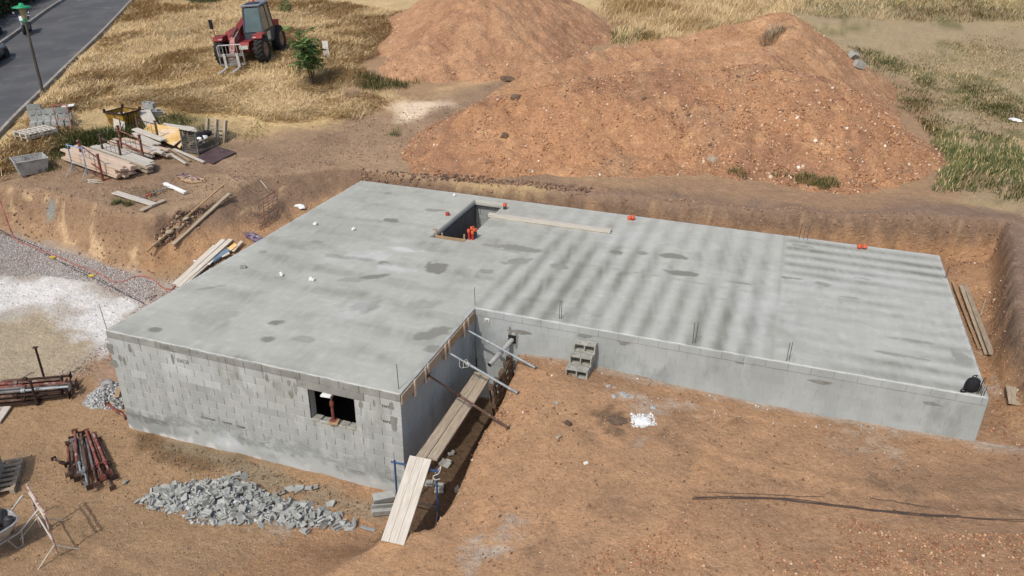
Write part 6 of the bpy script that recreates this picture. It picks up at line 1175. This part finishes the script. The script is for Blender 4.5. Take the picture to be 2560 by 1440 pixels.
pplank('plank', 'weathered plank under the white board by the screed rake', (354, 531), (411, 505), .2, .05, 'wood_grey'); pplank('white_board', 'long white board lying over a plank on the bank top', (288, 487), (388, 518), .28, .04, 'wood_white', dz=.06, cat='board'); pplank('plank', 'small brown plank beneath the rake handle', (362, 503), (392, 511), .1, .04, 'wood_dark', dz=.02, seg=1)
# slope beside the slab
pplank('batten', 'thin pale batten lying down the earth slope', (376, 669), (566, 502), .06, .05, 'wood_tan', dz=.03, cat='batten'); pplank('plank', 'long weathered plank lying down the earth slope by the batten', (436, 633), (577, 504), .15, .05, 'wood_grey', dz=.02)
for i, (p, q, wd) in enumerate((((438, 716), (560, 604), .2), ((446, 722), (578, 603), .2), ((455, 722), (566, 622), .16), ((488, 668), (538, 622), .12))): pplank('plank', ['outer of the long whitened boards lying in the ditch along the slab', 'middle long whitened board lying in the ditch along the slab', 'inner long whitened board lying in the ditch, closest to the slab', 'shorter whitened board on top of the long ditch boards'][i], p, q, wd, .05, 'wood_white', dz=.03+.05*(i == 3))
a = lift(532, 662, .12); b = lift(574, 634, .12); mb = MB(); L_ = (b-a).length; mb.tube([(0, 0, 0), (L_, 0, 0)], .085, 16, cap=False); mb.tube([(0, 0, 0), (0.001, 0, 0), (L_, 0, 0)], [.085, .078, .078], 16, cap=False); o = mb.build('plastic_pipe', 'bluepipe'); o.matrix_world = frame(a, b); tag(o, 'blue-grey plastic pipe lying in the ditch beside the slab', 'pipe')
for i, (p, q, wd, m_) in enumerate((((574, 635), (592, 622), .25, 'ply_yellow'), ((556, 652), (575, 643), .2, 'wood_white'), ((584, 640), (606, 614), .12, 'wood_white'), ((520, 672), (530, 662), .2, 'white'))): pplank('offcut', ['yellow board scrap at the end of the blue-grey pipe', 'white board scrap alongside the blue-grey pipe', 'pale splintered board beyond the yellow scrap', 'small white scrap at the mouth of the blue-grey pipe'][i], p, q, wd, .03, m_, dz=.14, cat='offcut', seg=1)
t = thing('rebar_mesh', 'rusty reinforcing mesh panel leaning on the orange slope', 'steel mesh', (0, 0, 0)); a = lift(650, 578, .05); b = lift(697, 548, .05); tp = lift(650, 540, .55); t.matrix_world = frame(a, b, (tp-a).cross(b-a)*-1); W_ = (b-a).length; Hh = min((tp-a).length, 1.5)
iv = t.matrix_world.inverted(); yv = (iv @ tp); yv.z = 0; yv.normalize()
for i in range(11): mb = MB(); o_ = yv*Hh*i/10; mb.tube([o_, o_+Vector((W_, 0, 0))], .011, 4); mb.build('cross_wire', 'rust_orange' if i % 3 == 0 else 'rust_brown', t)
for i in range(5): mb = MB(); o_ = Vector((W_*i/4, 0, .006)); mb.tube([o_, o_+yv*Hh*(1 if i < 3 else .75)], .013, 4); mb.build('long_bar', 'rust_brown', t)
crumple('white_bag', 'torn white plastic bag on the slope near the slab edge', lift(752, 520, .06), (.3, .12, .08), 'white', 'bag', 61); pplank('stick', 'thin bare stick lying on the yard track', (652, 453), (668, 473), .03, .02, 'wood_white', cat='stick', seg=1)
for i, (a, b, s_) in enumerate(((405, 598, .16), (425, 580, .2), (445, 570, .14), (462, 548, .15), (415, 590, .14), (390, 612, .14), (487, 655, .06), (475, 705, .09))): crumple('flat_stone', 'flat pale stone crumbling out of the inner corner of the bank' if i < 6 else ('small white stone between the plank end and the gravel' if i == 6 else 'grey stone on the purple gravel by the ditch boards'), lift(a, b, .04), (s_, s_*.7, s_*.35), 'wood_grey' if i < 6 else 'white', 'stone', 130+i, group='stones in the bank corner' if i < 6 else None)

# ================================================================== TELEHANDLER
fl = G(664, 160); SC = 1.12; lat = Vector((.955, .295, 0)); fr = fl-lat*1.86*SC; fr.z = gz(fr.x, fr.y); lat = (fl-fr).normalized(); eps = .5
nz = Vector((-(gz(fl.x+eps, fl.y+1)-gz(fl.x-eps, fl.y+1)), -(gz(fl.x-1, fl.y+1+eps)-gz(fl.x-1, fl.y+1-eps)), 1)).normalized(); lat = (lat-nz*lat.dot(nz)).normalized(); fwd = lat.cross(nz).normalized()
cen = (fl+fr)/2-fwd*1.2*SC; cen.z = (gz(fl.x, fl.y)+gz(fr.x, fr.y)+gz((cen-fwd*1.2).x, (cen-fwd*1.2).y)*2)/4+.02
tm = Matrix((fwd, lat, nz)).transposed().to_4x4(); tm.translation = cen; tm = tm @ Matrix.Scale(SC, 4)
T = thing('telehandler', 'old red telehandler with a grey cab and pallet forks in the dry grass', 'telehandler'); T.matrix_world = tm
def tp_(mb, n_, m_, par=None, **k): return mb.build(n_, m_, par or T, **k)
mb = MB(); mb.prism([(-1.75, .55), (1.35, .55), (1.5, .75), (1.35, .98), (-1.6, 1.0), (-1.8, .85)], 'y', -.42, .42); tp_(mb, 'chassis', 'red_paint')
mb = MB(); mb.prism([(-1.5, .7), (.55, .7), (.62, 1.0), (.3, 1.28), (-1.5, 1.34)], 'y', -1.0, -.52); tp_(mb, 'engine_cover', 'red_paint')
mb = MB(); mb.prism([(-2.05, .75), (-1.55, .7), (-1.5, 1.45), (-1.95, 1.4)], 'y', -.85, .85); tp_(mb, 'rear_counterweight', 'red_paint')
for sx_ in (1.2, -1.2):
    for sy_ in (-1, 1):
        ctr = (sx_, sy_*.93, .6); mb = MB(); mb.lathe([(.33, -.19), (.52, -.2), (.575, -.12), (.575, .12), (.52, .2), (.33, .19), (.30, .0)], ctr, 'y', 28)
        for k in range(20):
            a = 2*math.pi*k/20
            for s2 in (-1, 1):
                aa_ = a+s2*.07; c_ = Vector((ctr[0]+.59*math.cos(aa_), ctr[1]+s2*.095, ctr[2]+.59*math.sin(aa_))); mb.box(c_, (.06, .2, .075), Matrix.Rotation(-aa_, 3, 'Y') @ Matrix.Rotation(s2*.5, 3, 'X'))
        wo = tp_(mb, 'wheel', 'tyre'); mb = MB(); mb.lathe([(.0, -.02), (.12, -.02), (.14, .06), (.24, .05), (.32, .15), (.33, .17)] if sy_ > 0 else [(.0, .02), (.12, .02), (.14, -.06), (.24, -.05), (.32, -.15), (.33, -.17)], ctr, 'y', 20); tp_(mb, 'rim', 'rim', wo, fix=False)
        mb = MB(); mb.lathe([(.09, .03), (.09, .1), (0, .1)] if sy_ > 0 else [(.09, -.03), (.09, -.1), (0, -.1)], ctr, 'y', 12); tp_(mb, 'hub', 'rust_brown', wo)
for sy_ in (-1, 1):
    mb = MB(); mb.box((1.15, sy_*.92, 1.27), (.62, .46, .06), ch=.01); mb.box((1.5, sy_*.92, 1.2), (.2, .46, .05), Matrix.Rotation(.7, 3, 'Y'), .01); mb.box((1.15, sy_*.70, 1.18), (.6, .03, .2)); tp_(mb, 'fender', 'red_paint')
    mb = MB(); mb.box((1.53, sy_*.8, 1.17), (.04, .16, .09), ch=.01); tp_(mb, 'headlight', 'plate')
mb = MB(); mb.tube([(1.2, 0, .6), (1.2, .7, .6)], .1, 10); mb.tube([(1.2, 0, .6), (1.2, -.7, .6)], .1, 10); mb.tube([(-1.2, -.7, .6), (-1.2, .7, .6)], .1, 10); tp_(mb, 'axles', 'rust_dark')
# cab
CB = [(-.75, .12), (.78, .12), (.78, .98), (-.75, .98)]; CT = [(-.62, .18), (.50, .18), (.50, .92), (-.62, .92)]; zb_, zt_ = 1.25, 2.36
mb = MB(); mb.prism([(-.85, .72), (.72, .72), (.82, 1.0), (.8, 1.27), (-.85, 1.27)], 'y', .10, 1.0); tp_(mb, 'cab_base', 'cab_grey')
for i in range(4): mb = MB(); mb.beam((*CB[i], zb_), (*CT[i], zt_), .07, .07); tp_(mb, 'cab_pillar', 'cab_grey')
mb = MB(); mb.beam((-.15, .985, zb_), (-.15, .925, zt_), .05, .05); tp_(mb, 'door_pillar', 'cab_grey')
mb = MB(); mb.box((-.06, .55, zt_+.05), (1.24, .86, .1), ch=.03); rf = tp_(mb, 'cab_roof', 'roof_grey')
mb = MB(); mb.box((.22, .55, zt_+.115), (.5, .6, .03), ch=.008)
for k in range(6): mb.box((.22, .31+.095*k, zt_+.135), (.46, .025, .02))
tp_(mb, 'roof_grille', 'cab_grey', rf)
def quad(mb, a, b, c, d, th=.012):
    a, b, c, d = map(Vector, (a, b, c, d)); n_ = (b-a).cross(d-a).normalized()*th; mb.add([a, b, c, d, a+n_, b+n_, c+n_, d+n_], [(0, 1, 2, 3), (7, 6, 5, 4), (0, 4, 5, 1), (1, 5, 6, 2), (2, 6, 7, 3), (3, 7, 4, 0)])
def pane(i, j, n_='window', sh=.04):
    mb = MB(); a, b = Vector((*CB[i], zb_+.05)), Vector((*CB[j], zb_+.05)); c, d = Vector((*CT[j], zt_-.04)), Vector((*CT[i], zt_-.04)); u = (b-a).normalized()*sh; quad(mb, a+u, b-u, c-u, d+u); tp_(mb, n_, 'glass')
pane(1, 2, 'windscreen'); pane(2, 3); pane(3, 0); pane(0, 1)
mb = MB(); mb.box((.40, .56, zb_+.16), (.25, .55, .2), ch=.03); tp_(mb, 'dashboard', 'plate')
mb = MB(); mb.box((-.35, .55, zb_+.05), (.45, .45, .1), ch=.03); mb.box((-.55, .55, zb_+.35), (.1, .45, .5), ch=.03); tp_(mb, 'seat', 'black')
mb = MB(); mb.tube([(.2, .5+.17*math.cos(a), zb_+.42+.17*math.sin(a)) for a in np.linspace(0, 6.283, 15)], .014, 5); tp_(mb, 'steering_wheel', 'black')
mb = MB(); mb.box((.15, 1.005, 1.02), (.42, .012, .36), ch=.004); tp_(mb, 'door_panel', 'plate'); mb = MB(); mb.tube([(-.35, .4, zt_+.1), (-.35, .4, zt_+.16), (-.35, .4, zt_+.24)], [.06, .055, .04], 10); tp_(mb, 'beacon', 'orange')
# boom
mb = MB(); mb.beam((-1.85, -.22, 1.95), (.75, -.22, 1.32), .30, .36, ch=.02); bo = tp_(mb, 'boom', 'red_paint'); mb = MB(); mb.beam((.75, -.22, 1.32), (1.55, -.22, 1.08), .22, .26, ch=.015); tp_(mb, 'boom_extension', 'pink_paint', bo)
mb = MB(); mb.beam((1.45, -.22, 1.2), (2.02, -.22, .38), .24, .2, up=(1, 0, 0), ch=.015); tp_(mb, 'boom_head', 'pink_paint', bo)
for y_ in (-.42, -.02): mb = MB(); mb.beam((-1.0, y_, 1.45), (.6, y_, 1.12), .05, .1); tp_(mb, 'boom_side_rail', 'red_paint')
mb = MB(); mb.tube([(.7, -.22, 1.55), (1.45, -.22, 1.32)], .05, 10); mb.tube([(1.4, -.22, 1.34), (1.85, -.22, .8)], .03, 8); tp_(mb, 'tilt_cylinder', 'rust_brown')
for y_ in (-.36, -.08): mb = MB(); mb.tube([(.1, y_, 1.55), (.8, y_, 1.42), (1.4, y_, 1.25), (1.9, y_, .7)], .016, 6); tp_(mb, 'hydraulic_hose', 'black')
mb = MB(); mb.box((1.53, .2, .78), (.03, .42, .16), ch=.008); tp_(mb, 'number_plate', 'plate')
# fork carriage
mb = MB(); cw = .56; y0_ = -.22; mb.tube([(2.12, y0_-cw, .62), (2.12, y0_-cw, .98), (2.12, y0_-cw+.07, 1.05), (2.12, y0_+cw-.07, 1.05), (2.12, y0_+cw, .98), (2.12, y0_+cw, .62)], .026, 8)
for k in range(7): mb.tube([(2.12, y0_-cw+.16*k+.08, .62), (2.12, y0_-cw+.16*k+.08, 1.04)], .012, 6)
tp_(mb, 'load_guard', 'fork'); mb = MB(); mb.box((2.1, y0_, .6), (.08, 2*cw+.04, .12), ch=.01); mb.box((2.1, y0_, .18), (.08, 2*cw+.04, .10), ch=.01)
for s_ in (-1, 1): mb.box((2.1, y0_+s_*cw, .39), (.06, .06, .5))
mb.box((2.04, y0_, .4), (.06, .5, .5)); tp_(mb, 'carriage', 'grey_steel')
for s_ in (-.3, .3): mb = MB(); mb.box((2.17, y0_+s_, .36), (.05, .12, .66), ch=.008); mb.prism([(2.14, .03), (3.2, .05), (3.2, .065), (2.14, .085)], 'y', y0_+s_-.06, y0_+s_+.06); tp_(mb, 'fork', 'fork')
mb = MB(); mb.tube([(1.3, -1.05, 1.28), (1.3, -1.12, 1.65)], .015, 6); mr_ = tp_(mb, 'mirror_stalk', 'black'); mb = MB(); mb.box((1.32, -1.13, 1.85), (.05, .17, .42), ch=.02); tp_(mb, 'mirror', 'black', mr_)

# ================================================================== LAMP POST, VEHICLES ON THE ROAD
p = G(109, 238); t = thing('lamp_post', 'street lamp with a green dish shade on a tall grey pole', 'street lamp', (p.x, p.y, p.z-.05)); LH = 4.0
mb = MB(); mb.tube([(0, 0, 0), (0, 0, .6), (0, 0, LH-.65)], [.075, .07, .05], 12); mb.build('pole', 'lamp_pole', t); mb = MB(); mb.tube([(0, 0, LH-.66), (0, 0, LH-.5)], [.07, .1], 12); mb.build('collar', 'lamp_green', t)
mb = MB(); mb.lathe([(.10, LH-.5), (.15, LH-.12), (.16, LH-.05)], n=14); mb.build('lamp_glass', 'lamp_glass', t); mb = MB(); mb.lathe([(.14, LH-.07), (.40, LH-.05), (.42, LH-.035), (.30, LH+.02), (.12, LH+.06), (.09, LH+.14), (0, LH+.17)], n=24); mb.build('lamp_shade', 'lamp_green', t)
def car(nm, lb, s_, t_, paint, dz, dirn=1):
    x_, y_, z_ = rp(s_, t_, dz); tx = ROADT*dirn; c = thing(nm, lb, 'car', (x_, y_, z_), math.atan2(tx[1], tx[0]))
    secs = [(-2.1, .62, .35, .78), (-1.95, .80, .25, .92), (-1.2, .86, .22, .98), (.2, .87, .22, .98), (1.1, .85, .22, .93), (1.8, .78, .24, .78), (2.08, .6, .32, .62)]; vs = []; fs = []
    for X_, hw, z0, z1 in secs: vs += [(X_, -hw*.93, z0), (X_, -hw, z0+.2), (X_, -hw*.97, (z0+z1)/2+.1), (X_, -hw*.86, z1), (X_, hw*.86, z1), (X_, hw*.97, (z0+z1)/2+.1), (X_, hw, z0+.2), (X_, hw*.93, z0)]
    for i in range(len(secs)-1): fs += [(i*8+k, i*8+(k+1) % 8, i*8+8+(k+1) % 8, i*8+8+k) for k in range(8)]
    fs += [tuple(range(8))[::-1], tuple(range(len(secs)*8-8, len(secs)*8))]; mb = MB(); mb.add(vs, fs, True); b = mb.build('body', paint, c)
    mb = MB(); rs = [(-1.85, .70, .95), (-1.35, .58, 1.42), (-.2, .6, 1.47), (.35, .58, 1.42), (1.15, .70, .93)]; vs = []
    for X_, hw, z1 in rs: vs += [(X_, -hw, z1), (X_, hw, z1)]
    base_ = [(X_, sg*.76, .9) for X_, _, _ in rs for sg in (-1, 1)]; vs2 = vs+base_; n = len(rs); fs = []
    for i in range(n-1): fs += [(i*2, i*2+1, i*2+3, i*2+2), (i*2, i*2+2, 2*n+i*2+2, 2*n+i*2), (i*2+1, 2*n+i*2+1, 2*n+i*2+3, i*2+3)]
    mb.add(vs2, fs, False); mb.build('windows', 'car_glass', c); mb = MB(); mb.add([(X_, sg*(hw-.02), z1+.012) for X_, hw, z1 in rs[1:4] for sg in (-1, 1)]+[(X_, sg*(hw-.02), z1-.02) for X_, hw, z1 in rs[1:4] for sg in (-1, 1)], [(0, 1, 3, 2), (2, 3, 5, 4), (0, 2, 8, 6), (2, 4, 10, 8), (1, 7, 9, 3), (3, 9, 11, 5)]); mb.build('roof', paint, c)
    for sx in (-1.28, 1.28):
        for sy in (-1, 1): mb = MB(); mb.lathe([(.2, -.1), (.31, -.1), (.33, 0), (.31, .1), (.2, .1)], (sx, sy*.78, .32), 'y', 20); wv = mb.build('wheel', 'tyre', c); mb = MB(); mb.lathe([(.0, sy*.07), (.2, sy*.1), (.21, sy*.08)], (sx, sy*.78, .32), 'y', 12); mb.build('rim', 'chrome', wv, fix=False)
    for sx, m_ in ((2.02, 'plate'), (-2.06, 'redpipe')):
        for sy in (-1, 1): mb = MB(); mb.box((sx, sy*.52, .62 if sx > 0 else .8), (.06, .26, .12), ch=.02); mb.build('lamp', m_, c)
    return c
p = G(20, 150); s1 = (p.x-ROADO[0])*ROADN[0]+(p.y-ROADO[1])*ROADN[1]; t1 = (p.x-ROADO[0])*ROADT[0]+(p.y-ROADO[1])*ROADT[1]; car('parked_car', 'dark grey car parked on the asphalt road', s1+.8, t1-1.3, 'car_dark', .135)
p = G(8, 88); s1 = (p.x-ROADO[0])*ROADN[0]+(p.y-ROADO[1])*ROADN[1]; t1 = (p.x-ROADO[0])*ROADT[0]+(p.y-ROADO[1])*ROADT[1]; car('parked_car', 'white car parked beyond the far kerb', s1+.75, t1-1.9, 'car_white', .225)
# motorcycle
a = G(64, 98); b = G(79, 82); s1 = a.lerp(b, .5); d = (b-a); rz = math.atan2(d.y, d.x); zr = rp((s1.x-ROADO[0])*ROADN[0]+(s1.y-ROADO[1])*ROADN[1], (s1.x-ROADO[0])*ROADT[0]+(s1.y-ROADO[1])*ROADT[1], .135)[2]
t = thing('motorcycle', 'white motorcycle parked on the road behind the lamp post', 'motorcycle', (s1.x, s1.y, zr), rz+math.pi)
for x_ in (-.72, .72): mb = MB(); mb.lathe([(.22, -.06), (.29, -.065), (.32, 0), (.29, .065), (.22, .06)], (x_, 0, .32), 'y', 20); wv = mb.build('wheel', 'tyre', t); mb = MB(); mb.lathe([(0, -.03), (.22, -.02), (.22, .02), (0, .03)], (x_, 0, .32), 'y', 14); mb.build('rim', 'grey_steel', wv)
mb = MB(); mb.prism([(-.3, .3), (.3, .3), (.38, .6), (-.2, .62)], 'y', -.17, .17); mb.build('engine', 'grey_steel', t); mb = MB(); mb.lathe([(.06, -.3), (.17, -.18), (.19, .05), (.12, .25), (.05, .32)], (.15, 0, .82), 'x', 14); mb.build('fuel_tank', 'car_white', t)
mb = MB(); mb.prism([(-.75, .88), (-.1, .76), (0, .8), (-.1, .86), (-.7, .98)], 'y', -.14, .14); mb.build('seat', 'black', t); mb = MB(); mb.prism([(.45, .82), (.66, .86), (.58, 1.12), (.45, 1.0)], 'y', -.15, .15); mb.build('fairing', 'car_white', t)
for s_ in (-1, 1): mb = MB(); mb.tube([(.72, s_*.1, .32), (.48, s_*.1, 1.02)], .03, 8); mb.build('fork_leg', 'chrome', t); mb = MB(); mb.tube([(.45, 0, 1.05), (.38, s_*.32, 1.1), (.3, s_*.4, 1.06)], .018, 6); mb.build('handlebar', 'black', t); mb = MB(); mb.lathe([(0, -.02), (.08, 0), (0, .02)], (.42, s_*.42, 1.28), 'x', 10); mb.tube([(.4, s_*.34, 1.1), (.42, s_*.42, 1.26)], .01, 5); mb.build('mirror', 'chrome', t)
mb = MB(); mb.tube([(.0, -.2, .3), (-.5, -.2, .35), (-.85, -.2, .5)], [.035, .06, .06], 10); mb.build('exhaust', 'chrome', t); mb = MB(); mb.prism([(-.95, .75), (-.6, .8), (-.65, .95), (-.95, .98)], 'y', -.13, .13); mb.build('tail_fairing', 'car_white', t)

# ================================================================== SAPLING, HEDGE, BUSHES
def leafcards(P, size, colr, droop=.6):
    n = len(P); R_ = rotm(n); q = np.array([(-.5, 0, 0), (0, .28, 0), (.5, 0, 0), (0, -.28, 0)]); v = np.einsum('nij,kj->nki', R_, q)*size[:, None, None]+P[:, None]; f = np.array([(0, 1, 2, 3)])[None]+(np.arange(n)*4)[:, None, None]
    return v.reshape(-1, 3), f.reshape(-1, 4), np.repeat(colr, 4, 0)
TG = [(84, 110, 60), (68, 94, 50), (104, 128, 74), (58, 80, 42), (116, 138, 84)]
p = G(785, 218); t = thing('sapling', 'young green multi-stemmed tree with feathery leaves in the dry grass', 'tree', (p.x, p.y, p.z-.05)); rr = random.Random(12); tips = []
mb = MB()
for i in range(5):
    a = rr.uniform(0, 6.28); tilt = rr.uniform(.08, .36); hgt = rr.uniform(1.9, 2.75); pts = [(0.05*math.cos(a), .05*math.sin(a), 0)]
    for k in range(1, 6): s_ = k/5; pts.append((math.cos(a)*tilt*hgt*s_+rr.uniform(-.04, .04), math.sin(a)*tilt*hgt*s_+rr.uniform(-.04, .04), hgt*s_))
    mb.tube(pts, [.03, .026, .021, .016, .012, .006], 6); tips += [Vector(q) for q in pts[3:]]
    for k in range(3, 6):
        for j in range(3): bq = Vector(pts[k-1]).lerp(Vector(pts[k]), rr.random()); a2 = rr.uniform(0, 6.28); e_ = bq+Vector((math.cos(a2)*.5, math.sin(a2)*.5, .2)); mb.tube([bq, e_], [.01, .004], 4); tips += [e_, bq.lerp(e_, .5)]
mb.build('trunk', 'bark', t); LV, LF, LC = [], [], []; n0 = 0
for tip in tips:
    for fr_ in range(3):
        a = rr.uniform(0, 6.28); ln_ = rr.uniform(.32, .6); dr = rr.uniform(.1, .7); base_ = np.array(tip); dv = np.array([math.cos(a), math.sin(a), rr.uniform(-.2, 1.1)]); dv = dv/np.linalg.norm(dv); sv = np.array([-math.sin(a), math.cos(a), 0]); cc = np.array(lin(*rr.choice(TG)))*rr.uniform(.8, 1.2)
        for k in range(7):
            s_ = (k+1)/7; c0_ = base_+dv*ln_*s_-np.array([0, 0, dr*s_*s_*.6])
            for sg in (-1, 1):
                e_ = c0_+sv*sg*.15*(1.1-s_*.5)+dv*.05-np.array([0, 0, rr.uniform(0, .08)]); m_ = (c0_+e_)/2; wv = dv/np.linalg.norm(dv)*.034; LV += [c0_, m_+wv, e_, m_-wv]; LF.append((n0, n0+1, n0+2, n0+3)); n0 += 4; LC += [cc]*4
npmesh('crown', np.array(LV), np.array(LF), 'leaf', np.clip(np.array(LC), 0, 1), parent=t)
def bushmass(nm, lb, cat, pts_world, hts, n, cols, sz, part='foliage'):
    t = thing(nm, lb, cat, pts_world.mean(0)); P_ = []; c0_ = np.array(t.location)
    for (q, h) in zip(pts_world, hts):
        k = n//len(pts_world); u = RNG.normal(size=(k, 3)); u /= np.linalg.norm(u, axis=1)[:, None]; r_ = RNG.random(k)**.33; r_ = r_*(1+.25*fbm(u[:, 0]*2+q[0], u[:, 1]*2+q[1], 2, 5)); P_.append(q+np.array([0, 0, h*.5])+u*r_[:, None]*np.array([h*.6, h*.6, h*.55]))
    P_ = np.vstack(P_)-c0_; v, f, c = leafcards(P_, RNG.uniform(sz*.6, sz*1.3, len(P_)), pal(len(P_), cols, None, .25)); npmesh(part, v, f, 'leaf', np.clip(c, 0, 1), parent=t)
    mb = MB(); 
    for q in pts_world: mb.tube([Vector(q-c0_)-Vector((0, 0, .1)), Vector(q-c0_)+Vector((0, 0, .5))], .03, 5)
    o = mb.build('stems', 'bark', t); o['kind'] = 'stuff'; return t
hp = np.array([rp(RW+2.9+1.3*(i % 2)+.2*math.sin(i), 12+i*.7, .2) for i in range(44)]); bushmass('hedge', 'dark green clipped hedge beyond the far pavement', 'hedge', hp, [2.1]*44, 30000, [(40, 52, 28), (28, 38, 20), (54, 66, 34), (24, 32, 18)], .24)
p = G(492, 12); bushmass('bush', 'dark green bush among the tall dry grass beyond the telehandler', 'bush', np.array([[p.x, p.y, p.z], [p.x+.9, p.y+.5, p.z], [p.x-.8, p.y+.6, p.z]]), [1.0, .9, .8], 2600, TG, .13)
p = G(715, 30); bushmass('bush', 'small pale green bush behind the telehandler cab', 'bush', np.array([[p.x, p.y, p.z], [p.x+.5, p.y-.8, p.z]]), [.8, .7], 900, [(120, 124, 70), (140, 138, 84), (96, 104, 58)], .11)
a = lift(818, 150, .02); b = lift(814, 128, .5); plank('white_post_stub', 'pale board stub standing in the grass behind the sapling', a, b, .3, .1, 'wood_white', 'board', seg=1)
